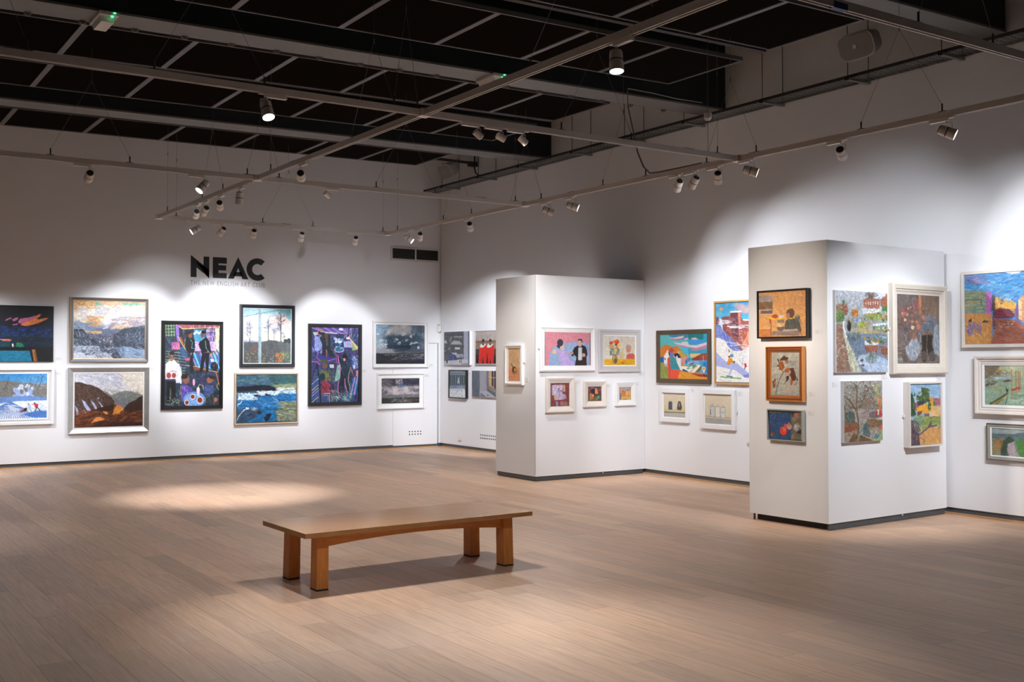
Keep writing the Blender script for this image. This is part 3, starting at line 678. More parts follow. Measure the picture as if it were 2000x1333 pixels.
# ------------------------------------------------------------------ a small paint engine: brush marks written to a fine canvas mesh
class Art:
    def __init__(s, quad, wpx, hpx, bg, seed=1):
        s.w, s.h = wpx, hpx
        q = np.array(quad, float).reshape(4, 2)     # TL TR BR BL in sketch units
        src = [(0, 0), (1, 0), (1, 1), (0, 1)]; A = []; b = []
        for (u, v), (x, y) in zip(src, q):
            A.append([u, v, 1, 0, 0, 0, -u*x, -v*x]); b.append(x); A.append([0, 0, 0, u, v, 1, -u*y, -v*y]); b.append(y)
        hh = np.linalg.solve(np.array(A), np.array(b)); s.H = np.append(hh, 1).reshape(3, 3); s.Hi = np.linalg.inv(s.H)
        U, V = np.meshgrid((np.arange(wpx))/(wpx-1), (np.arange(hpx))/(hpx-1))
        P = np.stack([U, V, np.ones_like(U)], -1) @ s.H.T
        s.X, s.Y = P[..., 0]/P[..., 2], P[..., 1]/P[..., 2]
        s.e = abs(q[1, 0]-q[0, 0])/wpx
        s.C = np.zeros((hpx, wpx, 3)); s.C[:] = s.c(bg)
        s.r = random.Random(seed); s.nr = np.random.RandomState(seed)
        s.bb = (q[:, 0].min(), q[:, 1].min(), q[:, 0].max(), q[:, 1].max())
    def c(s, h):
        if isinstance(h, str):
            h = h.lstrip('#'); return np.array([int(h[i:i+2], 16)/255 for i in (0, 2, 4)])
        return np.array(h, float)
    def sl(s, x0, y0, x1, y1, pad):
        c = np.array([[x0-pad, y0-pad, 1], [x1+pad, y0-pad, 1], [x1+pad, y1+pad, 1], [x0-pad, y1+pad, 1]]) @ s.Hi.T
        u, v = c[:, 0]/c[:, 2]*(s.w-1), c[:, 1]/c[:, 2]*(s.h-1)
        a, b_, c2, d = int(max(0, math.floor(u.min()))), int(min(s.w, math.ceil(u.max())+1)), int(max(0, math.floor(v.min()))), int(min(s.h, math.ceil(v.max())+1))
        if a >= b_ or c2 >= d: return None
        return slice(c2, d), slice(a, b_)
    def put(s, S, al, col):
        al = np.clip(al, 0, 1)[..., None]; s.C[S] = s.C[S]*(1-al)+col*al
    def P(s, col, *p, a=1, soft=1):
        p = np.array(p, float).reshape(-1, 2); S = s.sl(p[:, 0].min(), p[:, 1].min(), p[:, 0].max(), p[:, 1].max(), s.e*2)
        if S is None: return s
        X, Y = s.X[S], s.Y[S]; ins = np.zeros(X.shape, bool); dm = np.full(X.shape, 1e9); n = len(p)
        for i in range(n):
            (xa, ya), (xb, yb) = p[i], p[(i+1) % n]
            cnd = (ya > Y) != (yb > Y)
            with np.errstate(divide='ignore', invalid='ignore'):
                xi = (xb-xa)*(Y-ya)/(yb-ya if yb != ya else 1e-9)+xa
            ins ^= cnd & (X < xi)
            dx, dy = xb-xa, yb-ya; L2 = dx*dx+dy*dy+1e-9; t = np.clip(((X-xa)*dx+(Y-ya)*dy)/L2, 0, 1)
            dm = np.minimum(dm, np.hypot(X-xa-t*dx, Y-ya-t*dy))
        sd = np.where(ins, dm, -dm); s.put(S, (.5+sd/(s.e*1.2*soft))*a, s.c(col)); return s
    def L(s, col, wd, *p, a=1):
        p = np.array(p, float).reshape(-1, 2); col = s.c(col); r = wd/2
        for i in range(len(p)-1):
            (xa, ya), (xb, yb) = p[i], p[i+1]
            S = s.sl(min(xa, xb), min(ya, yb), max(xa, xb), max(ya, yb), r+s.e*1.5)
            if S is None: continue
            X, Y = s.X[S], s.Y[S]; dx, dy = xb-xa, yb-ya; L2 = dx*dx+dy*dy+1e-9; t = np.clip(((X-xa)*dx+(Y-ya)*dy)/L2, 0, 1)
            d = np.hypot(X-xa-t*dx, Y-ya-t*dy); s.put(S, (.5+(r-d)/s.e)*min(1, max(.35, wd/s.e))*a, col)
        return s
    def E(s, col, cx, cy, rx, ry, ang=0, a=1, soft=1):
        m = max(rx, ry); S = s.sl(cx-m, cy-m, cx+m, cy+m, s.e)
        if S is None: return s
        X, Y = s.X[S]-cx, s.Y[S]-cy; c, n = math.cos(R(ang)), math.sin(R(ang)); x, y = X*c+Y*n, -X*n+Y*c
        d = np.sqrt((x/rx)**2+(y/ry)**2); s.put(S, (.5+(1-d)*min(rx, ry)/(s.e*soft))*a, s.c(col)); return s
    def G(s, c0, c1, y0, y1, x0=None, x1=None):
        x0 = s.bb[0]-50 if x0 is None else x0; x1 = s.bb[2]+50 if x1 is None else x1
        m = (s.Y >= y0) & (s.Y <= y1) & (s.X >= x0) & (s.X <= x1); t = np.clip((s.Y-y0)/(y1-y0), 0, 1)[..., None]
        s.C = np.where(m[..., None], s.c(c0)*(1-t)+s.c(c1)*t, s.C); return s
    def S(s, n, cols, x0, y0, x1, y1, ln, wd, ang=0, da=20, a=.85, poly=None, curve=0):
        r = s.r; cs = [s.c(k) for k in cols]
        pl = np.array(poly, float).reshape(-1, 2) if poly else None
        n = int(n*1.9); ln *= .72; wd *= .66; a *= .86
        for _ in range(n):
            for _t in range(12):
                x, y = r.uniform(x0, x1), r.uniform(y0, y1)
                if pl is None: break
                ins = False; k = len(pl)
                for i in range(k):
                    (xa, ya), (xb, yb) = pl[i], pl[(i+1) % k]
                    if (ya > y) != (yb > y) and x < (xb-xa)*(y-ya)/(yb-ya)+xa: ins = not ins
                if ins: break
            else: continue
            an = R(ang+r.uniform(-da, da)); l_ = ln*r.uniform(.5, 1.3)/2; w_ = wd*r.uniform(.6, 1.3)
            c = cs[r.randrange(len(cs))]; c = np.clip(c*(1+r.uniform(-.1, .1)), 0, 1)
            cx, sy = math.cos(an)*l_, math.sin(an)*l_
            if curve:
                k = r.uniform(-curve, curve)*l_; s.L(c, w_, x-cx, y-sy, x-sy*k/l_ if l_ else x, y+cx*k/l_ if l_ else y, x+cx, y+sy, a=a)
            else: s.L(c, w_, x-cx, y-sy, x+cx, y+sy, a=a)
        return s
    def N(s, amt, cells=14, x0=None, y0=None, x1=None, y1=None):
        h, w_ = s.C.shape[:2]; gh, gw = cells+2, int(cells*w_/h)+2; g = s.nr.rand(gh, gw)
        yy = np.linspace(0, gh-1.001, h); xx = np.linspace(0, gw-1.001, w_); yi, xi = yy.astype(int), xx.astype(int); fy, fx = (yy-yi)[:, None], (xx-xi)[None]
        fy, fx = fy*fy*(3-2*fy), fx*fx*(3-2*fx)
        v = g[np.ix_(yi, xi)]*(1-fy)*(1-fx)+g[np.ix_(np.minimum(yi+1, gh-1), xi)]*fy*(1-fx)+g[np.ix_(yi, np.minimum(xi+1, gw-1))]*(1-fy)*fx+g[np.ix_(np.minimum(yi+1, gh-1), np.minimum(xi+1, gw-1))]*fy*fx
        s.C = np.clip(s.C*(1+(v[..., None]-.5)*2*amt), 0, 1); return s
    def W(s, big=7, small=4, lum=.07):      # broken brushwork: paint dragged a little out of place
        h, w_ = s.C.shape[:2]; yy, xx = np.mgrid[0:h, 0:w_].astype(float)
        def nz(cell):
            gh, gw = int(h/cell)+3, int(w_/cell)+3; g = s.nr.rand(gh, gw)*2-1; y, x = yy/cell, xx/cell; yi, xi = y.astype(int), x.astype(int); fy, fx = y-yi, x-xi
            return g[yi, xi]*(1-fy)*(1-fx)+g[yi+1, xi]*fy*(1-fx)+g[yi, xi+1]*(1-fy)*fx+g[yi+1, xi+1]*fy*fx
        k = .36/s.e
        dx = nz(4.2)*big*k+s.nr.randn(h, w_)*small*k*.45; dy = nz(3.1)*big*k+s.nr.randn(h, w_)*small*k*.45
        xi = np.clip(np.rint(xx+dx), 0, w_-1).astype(int); yi = np.clip(np.rint(yy+dy), 0, h-1).astype(int)
        s.C = np.clip(s.C[yi, xi]*(1+(nz(1.7)*lum+nz(6)*lum*.6)[..., None]), 0, 1); return s
    def K(s, n, cols, x0, y0, x1, y1, r0, r1, a=.9, soft=1, asp=1):
        for _ in range(n):
            k = s.r.uniform(r0, r1); s.E(cols[s.r.randrange(len(cols))], s.r.uniform(x0, x1), s.r.uniform(y0, y1), k*asp, k, s.r.uniform(-30, 30), a, soft)
        return s

# frame styles: list of (part name, material key, [(inset, protrusion) ...]), canvas (inset, protrusion)
def S_(*parts): return parts
def picture(wall, u0, u1, z0, z1, style, art, label, inset=None, cat='framed painting', name='framed_painting', clip=None, group='pictures hung on the gallery walls'):
    loc, rz = wall_loc(wall, (u0+u1)/2, z0); W_, H_ = u1-u0, z1-z0
    t = thing(name, loc, label, cat, group, rz)
    parts, (ci, cp) = style
    if not isinstance(ci, (list, tuple)): ci = (ci, ci)
    for pn, mk, prof in parts:
        b = MB()
        for (i, p) in prof:
            ix, iz = (i if isinstance(i, (list, tuple)) else (i, i))
            b.v += [(-W_/2+ix, -p, iz), (W_/2-ix, -p, iz), (W_/2-ix, -p, H_-iz), (-W_/2+ix, -p, H_-iz)]
        for k in range(len(prof)-1):
            for j in range(4): b.f.append((k*4+j, k*4+(j+1) % 4, (k+1)*4+(j+1) % 4, (k+1)*4+j))
        me = bpy.data.meshes.new(pn); me.from_pydata(b.v, [], b.f); me.update(); link(pn, me, t, M[mk])
    # canvas grid
    h, w_ = art.C.shape[:2]
    cw, chh = W_-2*ci[0], H_-2*ci[1]
    X, Z = np.meshgrid(np.linspace(-cw/2, cw/2, w_), np.linspace(H_-ci[1], ci[1], h))
    co = np.stack([X, np.full_like(X, -cp), Z], -1).reshape(-1, 3)
    idx = np.arange(h*w_).reshape(h, w_)
    q = np.stack([idx[:-1, :-1], idx[1:, :-1], idx[1:, 1:], idx[:-1, 1:]], -1).reshape(-1, 4)
    me = bpy.data.meshes.new('canvas'); me.vertices.add(len(co)); me.vertices.foreach_set('co', co.ravel())
    me.loops.add(q.size); me.loops.foreach_set('vertex_index', q.ravel().astype(np.int32))
    me.polygons.add(len(q)); me.polygons.foreach_set('loop_start', np.arange(0, q.size, 4, dtype=np.int32))
    me.polygons.foreach_set('loop_total', np.full(len(q), 4, dtype=np.int32)); me.update(calc_edges=True)
    at = me.color_attributes.new('paint', 'BYTE_COLOR', 'POINT')
    rgba = np.ones((h*w_, 4)); rgba[:, :3] = np.clip(art.C.reshape(-1, 3)*.96, 0, 1); at.data.foreach_set('color_srgb', rgba.ravel())
    me.validate(); link('canvas', me, t, M['canvas'])
    if clip:
        side, fr = clip
        x = side*(W_/2+.008)
        MB().box(x-.012, x+.012, -.02, -.0, H_*fr-.012, H_*fr+.012).obj('hanging_clip', M['plast'], t)
    return t
def art(wm, hm, quad, bg, seed=1, den=170):
    return Art(quad, max(24, int(wm*den)), max(24, int(hm*den)), bg, seed)
ST = dict(
 bare_black=([('canvas_edge', 'black_side', [(0, .001), (0, .03), (.001, .031)])], (.001, .0312)),
 bare_white=([('canvas_edge', 'side', [(0, 0), (0, .035), (.002, .036)])], (.002, .0362)),
 bare_deep=([('canvas_edge', 'side', [(0, .001), (0, .045), (.002, .046)])], (.002, .0462)),
 snow=([('frame', 'f_white', [(0, 0), (0, .05), (.035, .05), (.036, .008), (.068, .008)]), ('slip', 'f_white', [(.068, .008), (.068, .022), (.09, .022), (.092, .018)])], (.092, .0181)),
 pewter=([('frame', 'f_pewter', [(.006, 0), (.006, .04), (.03, .034), (.042, .03)]), ('outer_edge', 'f_gold', [(0, 0), (0, .045), (.006, .045), (.007, .04)]), ('gilt_slip', 'f_gold', [(.042, .032), (.052, .03), (.053, .024)])], (.053, .0241)),
 silver=([('frame', 'f_silver', [(0, 0), (0, .052), (.006, .052), (.07, .022)]), ('slip', 'f_white', [(.07, .024), (.09, .024), (.091, .018)])], ((.091, .09), .0181)),
 blackw=([('frame', 'f_black', [(0, 0), (0, .035), (.006, .042), (.05, .038), (.056, .03), (.056, .022)])], (.056, .0221)),
 char=([('frame', 'f_char', [(0, 0), (0, .04), (.02, .045), (.04, .03), (.05, .034), (.058, .03)]), ('slip', 'f_white', [(.058, .026), (.066, .024), (.067, .02)])], (.067, .0201)),
 tray_pale=([('frame', 'f_pale', [(0, 0), (0, .04), (.024, .04), (.025, .01)]), ('tray_gap', 'f_black', [(.025, .012), (.04, .012)])], ((.038, .034), .034)),
 blackn=([('frame', 'f_black', [(0, 0), (0, .04), (.055, .04), (.06, .03), (.06, .02)])], (.06, .0201)),
 mount1=([('frame', 'f_white', [(0, 0), (0, .05), (.022, .05), (.022, .022)]), ('mount', 'f_mat', [(.022, .022), (.063, .022), (.064, .02)])], (.064, .0199)),
 mount2=([('frame', 'f_white', [(0, 0), (0, .05), (.02, .05), (.02, .02)]), ('mount', 'f_mat', [(.02, .022), (.093, .022), (.094, .02)])], ((.094, .098), .0199)),
 thin_grey=([('frame', 'f_greyw', [(0, 0), (0, .04), (.012, .04), (.013, .02)])], (.014, .03)),
 thin_black=([('frame', 'f_black', [(0, 0), (0, .055), (.014, .055), (.015, .03)])], (.0155, .04)),
 ladle=([('frame', 'f_white', [(0, 0), (0, .04), (.02, .045), (.03, .03), (.05, .028)]), ('mount', 'f_mat', [((.05, .035), .028), ((.066, .05), .026), ((.067, .051), .022)])], ((.067, .051), .0219)),
 couple=([('frame', 'f_white', [(0, 0), (0, .03), (.02, .036), (.03, .03), (.078, .024)]), ('inner_edge', 'f_black', [((.078, .07), .02), ((.085, .076), .016)])], ((.086, .074), .022)),
 greyw=([('frame', 'f_greyw', [(0, 0), (0, .03), (.008, .034), (.035, .03), (.037, .024), (.08, .022)]), ('slip', 'f_white', [(.08, .024), (.097, .022), (.098, .018)])], ((.098, .09), .0181)),
 cream=([('frame', 'f_stone', [(0, 0), (0, .035), (.01, .04), (.03, .036), (.06, .026), (.075, .022), (.08, .016)])], ((.085, .076), .0165)),
 creamw=([('frame', 'f_white', [(0, 0), (0, .035), (.01, .04), (.03, .036), (.06, .026), (.075, .022), (.08, .016)])], ((.085, .078), .0165)),
 brown=([('frame', 'f_brown', [(0, 0), (0, .035), (.008, .04), (.045, .03), (.06, .024), (.062, .018)])], ((.064, .06), .0185)),
 honey=([('frame', 'f_honey', [(0, 0), (0, .04), (.022, .04), (.023, .02)]), ('tray_gap', 'f_black', [(.023, .016), (.03, .016)])], (.03, .03)),
 jar=([('frame', 'f_white', [(0, 0), (0, .04), (.055, .042), (.058, .018)]), ('mount', 'f_mat', [(.058, .018), (.07, .018)])], ((.074, .074), .0181)),
 wood=([('frame', 'f_wood', [(.012, 0), (.012, .03), (.03, .04), (.048, .028), (.05, .024)]), ('outer_edge', 'f_woodl', [(0, 0), (0, .045), (.008, .047), (.012, .03)]), ('inner_edge', 'f_woodl', [(.048, .03), (.054, .026), (.055, .02)])], ((.056, .058), .0201)),
 sage=([('frame', 'f_sage', [(0, 0), (0, .045), (.011, .045), (.012, .02)]), ('tray_gap', 'f_black', [(.012, .014), (.018, .014)])], (.0175, .03)),
 bigcream=([('frame', 'f_cream', [(0, 0), (0, .05), (.012, .06), (.05, .056), (.058, .04), (.066, .042), (.085, .03)]), ('slip', 'f_stone', [(.085, .032), (.104, .028), (.105, .022)])], ((.107, .09), .0221)),
 deepcream=([('frame', 'f_stone', [(0, 0), (0, .075), (.017, .075), (.018, .05)])], (.02, .062)),
 stonew=([('frame', 'f_stone', [(0, 0), (0, .045), (.032, .045), (.033, .03)])], (.034, .036)),
 venice=([('frame', 'f_stone', [(0, 0), (0, .045), (.012, .055), (.03, .05), (.04, .035), (.055, .036), (.065, .028), (.078, .032)]), ('slip', 'f_white', [(.078, .03), (.1, .024), (.101, .018)])], (.102, .0181)),
 antique=([('frame', 'f_sage', [(.006, 0), (.006, .034), (.03, .03), (.036, .026)]), ('outer_edge', 'f_brown', [(0, 0), (0, .038), (.006, .038), (.007, .034)]), ('slip', 'f_white', [(.036, .028), (.046, .026), (.047, .02)])], (.047, .0201)),
)
WARP = dict(a_canal=(20, 18, .16), a_wtree=(20, 16, .15), a_valley=(16, 12, .1), a_mountain=(12, 9, .1), a_cafe=(7, 5, .1), a_jazz=(9, 6, .1), a_trees=(6, 9, .12), a_sea=(22, 12, .1), a_cloud1=(26, 8, .08), a_cloud2=(26, 8, .08), a_snow=(10, 9, .1), a_night=(14, 6, .12),
  a_street=(7, 4, .06), a_red=(8, 6, .06), a_fountain=(8, 6, .07), a_sill=(4, 3, .04), a_ladle=(4, 3, .04), a_couple=(10, 7, .05), a_flowers=(12, 8, .05), a_studio=(10, 8, .12), a_still=(9, 7, .12), a_coast=(9, 6, .1),
  a_harbour=(5, 2, .04), a_ski=(6, 4, .05), a_jars1=(5, 3, .03), a_jars2=(6, 3, .03), a_child=(14, 10, .09), a_leaves=(9, 6, .08), a_tomato=(18, 10, .1), a_boots=(13, 9, .1), a_yhouse=(13, 6, .07), a_desert=(16, 9, .07), a_venice=(16, 12, .09), a_path=(22, 10, .08))
def PIC(wall, u0, u1, z0, z1, st, quad, bg, fn, label, seed=1, den=165, **kw):
    ci = ST[st][1][0]; ci = ci if isinstance(ci, (tuple, list)) else (ci, ci)
    A = art(u1-u0-2*ci[0], z1-z0-2*ci[1], quad, bg, seed, den); fn(A)
    wp = WARP.get(fn.__name__, (9, 5, .07))
    if wp: A.W(*wp)
    return picture(wall, u0, u1, z0, z1, ST[st], A, label, **kw)

def a_night(A):
    A.G('#07080c', '#0a0b12', 140, 560).G('#06122e', '#0a1a18', 560, 960)
    A.P('#08122c', -600, 700, -300, 420, -100, 520, 60, 500, 200, 600, 500, 600, 700, 560, 1000, 420, 1000, 960, -600, 960)
    A.S(150, ['#0a2a6a', '#123f9a', '#0b2050', '#0c3346', '#16336e'], -500, 560, 1000, 760, 120, 16, -15, 25, .7)
    A.S(120, ['#0f2f22', '#1d3c2a', '#2a4a2c', '#0a1f1c', '#12304a'], 100, 700, 1000, 920, 110, 12, -8, 15, .7)
    A.S(40, ['#1c4db0', '#3568c8', '#2b5fd0'], 0, 600, 1000, 740, 60, 10, -30, 20, .7)
    A.P('#c0699a', 100, 450, 150, 410, 215, 385, 225, 400, 150, 440).P('#a8608e', 225, 430, 290, 390, 350, 380, 330, 430, 270, 460)
    A.P('#b8698c', 240, 520, 330, 500, 360, 510, 260, 540)
    A.P('#b45f86', 340, 480, 380, 410, 560, 380, 690, 345, 640, 420, 560, 470, 430, 520)
    A.P('#d9773a', 385, 530, 460, 490, 560, 440, 640, 390, 720, 325, 770, 320, 740, 370, 690, 405, 720, 420, 860, 390, 900, 400, 830, 440, 650, 510, 500, 548)
    A.S(25, ['#e8894a', '#c8643c', '#d06a60'], 440, 400, 760, 520, 70, 10, -25, 12, .7)
    A.P('#b9705c', -120, 790, 200, 790, 235, 825, 70, 832, 40, 810, -120, 810).P('#123a48', -300, 830, 200, 830, 200, 940, -300, 940)
    A.P('#c9dcd8', 232, 870, 262, 868, 268, 935, 240, 938)
    A.P('#0f6a4c', 300, 930, 330, 870, 400, 850, 470, 920, 400, 945).S(20, ['#2cae74', '#0c3f38', '#8fd8b0'], 310, 860, 470, 940, 40, 7, -10, 30)
    A.P('#07080a', -600, 940, 1000, 940, 1000, 1230, -600, 1230)
    A.P('#146b8c', -600, 1010, 560, 1005, 615, 1210, -600, 1230)
    A.S(170, ['#2a86a0', '#1d7fae', '#0f5878', '#5a8d98', '#1aa0c0'], -550, 1015, 570, 1205, 90, 9, 0, 10, .75)
    A.P('#06070a', 560, 990, 600, 990, 640, 1215, 612, 1215).P('#7a4a1e', 596, 985, 665, 980, 712, 1210, 640, 1212).L('#c08840', 12, 625, 990, 655, 1200)
def a_snow(A):
    A.G('#2f86c6', '#5f9fd0', 190, 400)
    A.S(260, ['#3b8fcc', '#2a78b8', '#8fc0e0', '#6aa8d8'], -470, 200, 870, 400, 26, 8, 0, 60, .6)
    A.P('#7c7a74', -480, 330, 120, 320, 300, 350, 560, 370, 700, 400, 880, 380, 880, 660, -480, 660)
    A.S(1500, ['#4a4944', '#8f8b80', '#a9a79c', '#5b6874', '#c7ccd6', '#6d6a5e', '#3c4a5a'], -480, 320, 880, 660, 22, 6, 70, 60, .8)
    A.S(120, ['#a8bce0', '#d8e4f4', '#6f8fc8'], 580, 220, 870, 480, 40, 7, 40, 50, .6)
    A.K(26, ['#b9c8ee', '#9fb4e4', '#d5def6'], 270, 420, 620, 620, 16, 44)
    A.P('#9fb0dc', 270, 470, 330, 460, 380, 520, 370, 620, 310, 620).P('#a9bbe8', 440, 470, 500, 560, 500, 620, 440, 600).P('#98aee0', 540, 500, 590, 520, 600, 660, 560, 660)
    for x in (150, 560, 690, 760): A.L('#4c4438', 8, x-60, 480, x, 360, x+30, 240)
    A.P('#e8edf6', -480, 640, 880, 640, 880, 1035, -480, 1035)
    A.P('#6d92d0', -480, 640, 560, 600, 880, 640, 880, 690, 300, 700, 0, 740, -480, 720)
    for k in range(26):
        x = -420+k*46; A.L('#5f86c8', 12, 200, 700, x*.5+100, 850, x, 1030)
    A.S(90, ['#5e88cc', '#88a9de', '#4a74bc'], -480, 760, 880, 1030, 110, 9, 30, 35, .7)
    A.P('#4f7ec6', 420, 940, 700, 870, 870, 880, 870, 1008, 620, 1000)
    A.S(30, ['#f4f6fb'], 100, 720, 860, 860, 130, 16, 12, 12, .9)
    A.E('#9a3f3a', 440, 880, 70, 18, -8).E('#2a2428', 480, 850, 36, 26, -30)
    A.E('#a9c8ea', 560, 800, 30, 44).E('#b06a40', 540, 758, 14, 14).L('#3a5a80', 12, 560, 840, 590, 890)
    A.E('#c2344a', 680, 785, 34, 40, 20).E('#1c1a20', 650, 740, 17, 17).L('#1c1a20', 14, 690, 815, 660, 880).L('#1c1a20', 14, 695, 815, 750, 875).L('#c2344a', 12, 600, 760, 660, 770)
def a_valley(A):
    A.G('#d8b184', '#efe6d8', 150, 420).G('#e9dccb', '#8d8fa8', 420, 640).G('#6f7690', '#3a3f4c', 640, 1160)
    A.P('#7fb8a0', 230, 300, 420, 240, 470, 170, 600, 170, 720, 230, 480, 260, 300, 320).P('#86bda4', 1050, 200, 1300, 200, 1430, 240, 1300, 240, 1080, 245)
    A.S(90, ['#e6b472', '#d99a58', '#f0cf9c', '#caa06a'], 210, 170, 560, 330, 130, 26, -8, 30, .6)
    A.S(220, ['#f4efe8', '#e8e4ea', '#fbf6ea', '#f2e3c4', '#d9d6e6'], 300, 260, 1440, 560, 150, 30, -5, 35, .6)
    A.S(90, ['#b9bdd6', '#a9b0cc', '#cdd2e4'], 580, 260, 1000, 400, 70, 7, 30, 60, .8, curve=1)
    A.S(60, ['#e0a860', '#d4924a', '#f4cc84', '#c48a6a'], 450, 430, 700, 590, 110, 18, 15, 25, .6)
    A.S(60, ['#a58a98', '#8c86a0', '#c9a68e', '#9a90ac'], 880, 440, 1440, 640, 150, 18, -10, 20, .6)
    A.S(40, ['#efc48c', '#e8b070'], 380, 670, 660, 730, 110, 14, 8, 8, .8).S(40, ['#f0c890', '#ecc8a4'], 880, 580, 1250, 650, 110, 12, -6, 10, .7)
    A.P('#c9cde0', 640, 560, 720, 540, 810, 590, 800, 640, 700, 650, 770, 610, 720, 570)
    A.P('#7888a4', 210, 520, 480, 560, 640, 680, 500, 690, 210, 640)
    A.S(90, ['#9db0c8', '#5d6a84', '#b9c6da'], 210, 520, 560, 660, 90, 9, 18, 10, .7)
    A.P('#353a46', 210, 660, 360, 650, 480, 760, 640, 900, 210, 960).P('#3b4250', 900, 760, 1080, 640, 1440, 590, 1440, 1000, 900, 930)
    A.S(420, ['#1f232c', '#4d5668', '#7a889e', '#2c313c', '#9fb0c4', '#5a5260'], 480, 720, 1440, 960, 60, 7, 50, 60, .8)
    A.S(170, ['#8fa8c0', '#1d222c', '#b4c8da', '#435066'], 1120, 600, 1440, 900, 70, 7, -50, 25, .8)
    A.S(230, ['#9ab0c6', '#c4d4e2', '#22272f', '#3a4350', '#7c94ac'], 215, 700, 520, 980, 75, 9, 60, 25, .8)
    A.P('#b4c4d8', 215, 940, 640, 940, 720, 1060, 900, 1150, 215, 1160).S(150, ['#e4e8f4', '#23262e', '#cfd8ea', '#c0cce2', '#444c5c'], 215, 960, 880, 1150, 90, 11, -28, 20, .85)
    A.P('#d8dcee', 215, 1060, 330, 1050, 420, 1090, 560, 1110, 700, 1060, 780, 1055, 900, 1150, 215, 1160)
    A.P('#93aac8', 920, 970, 1100, 950, 1440, 1010, 1440, 1150, 1040, 1150).S(80, ['#b4c6dc', '#7a92b4', '#32405a'], 940, 960, 1440, 1150, 120, 8, 18, 12, .7)
    A.S(150, ['#1b1e26', '#3c4454', '#8ca0b8'], 580, 920, 1080, 1150, 80, 8, 50, 20, .85)
    A.K(14, ['#e0d8b8', '#c8b090', '#e8e4dc'], 640, 800, 890, 880, 5, 11)
def a_mountain(A):
    A.G('#cfd2e0', '#e6dfd4', 200, 560)
    A.P('#e6dccb', 900, 200, 1370, 200, 1370, 560, 1280, 540, 1000, 300)
    A.S(200, ['#a9aecb', '#c3c7dc', '#e9ebf4', '#9298bc', '#f4f4fa'], 220, 215, 1000, 520, 120, 12, 22, 25, .65)
    A.S(60, ['#8f93b0', '#b5b8cf'], 850, 260, 1350, 520, 130, 6, 28, 8, .6)
    A.P('#7c8078', 700, 470, 830, 570, 960, 520, 1070, 495, 1240, 520, 1365, 570, 1365, 800, 900, 800)
    A.S(130, ['#8d9184', '#686c6a', '#a6a898', '#6c6880'], 760, 500, 1300, 640, 60, 10, 15, 30, .6).S(120, ['#7a74b4', '#5f5a88', '#9690cc', '#4d4a60'], 880, 620, 1130, 790, 45, 7, 70, 25, .7)
    A.P('#4a3830', 220, 350, 320, 350, 400, 380, 490, 395, 620, 450, 700, 500, 760, 560, 840, 600, 890, 680, 880, 760, 560, 830, 400, 940, 220, 960)
    A.S(420, ['#6a4e3e', '#33261f', '#7c5c46', '#54402f', '#8a6a58'], 225, 370, 880, 800, 46, 9, 75, 18, .7, poly=[220, 350, 400, 380, 620, 450, 760, 560, 890, 690, 880, 760, 560, 830, 400, 940, 220, 960])
    for p in ([345, 640, 400, 680, 500, 820, 460, 860, 380, 740], [490, 660, 540, 690, 600, 780, 575, 815], [230, 740, 270, 790, 305, 880, 260, 895], [610, 660, 660, 710, 700, 765, 680, 770], [390, 800, 440, 900, 400, 900], [640, 620, 620, 600, 600, 640]):
        A.P('#b9bce6', *p)
    A.S(60, ['#eceefa', '#8a8ed0'], 240, 640, 700, 880, 40, 6, 55, 12, .6)
    A.P('#3a2218', 220, 930, 420, 880, 620, 780, 900, 720, 1050, 790, 1130, 700, 1240, 650, 1300, 600, 1365, 580, 1365, 1090, 220, 1120)
    A.S(300, ['#7c3f1c', '#5c2c16', '#9c5424', '#3c2018', '#b0622c'], 225, 830, 1365, 1100, 150, 14, -14, 12, .6)
    A.S(80, ['#2c1c18', '#46281c'], 560, 1010, 1365, 1090, 170, 16, -4, 6, .7)
    A.P('#e08c3a', 930, 730, 1000, 760, 1050, 800, 980, 850, 860, 900, 880, 800).P('#e69a48', 690, 835, 760, 840, 790, 880, 740, 890).P('#e29148', 500, 1030, 570, 945, 640, 930, 740, 970, 640, 1000)
    A.S(40, ['#f4b468', '#c8702c'], 880, 740, 1040, 880, 50, 10, -50, 20, .7)
def _neon(A, box, n, cols, seg=90, wd=6, ang=(0, 90, 60, -60)):
    for _ in range(n):
        a = A.r.choice(ang); A.S(1, cols, *box, seg, wd, a, 12, .9)
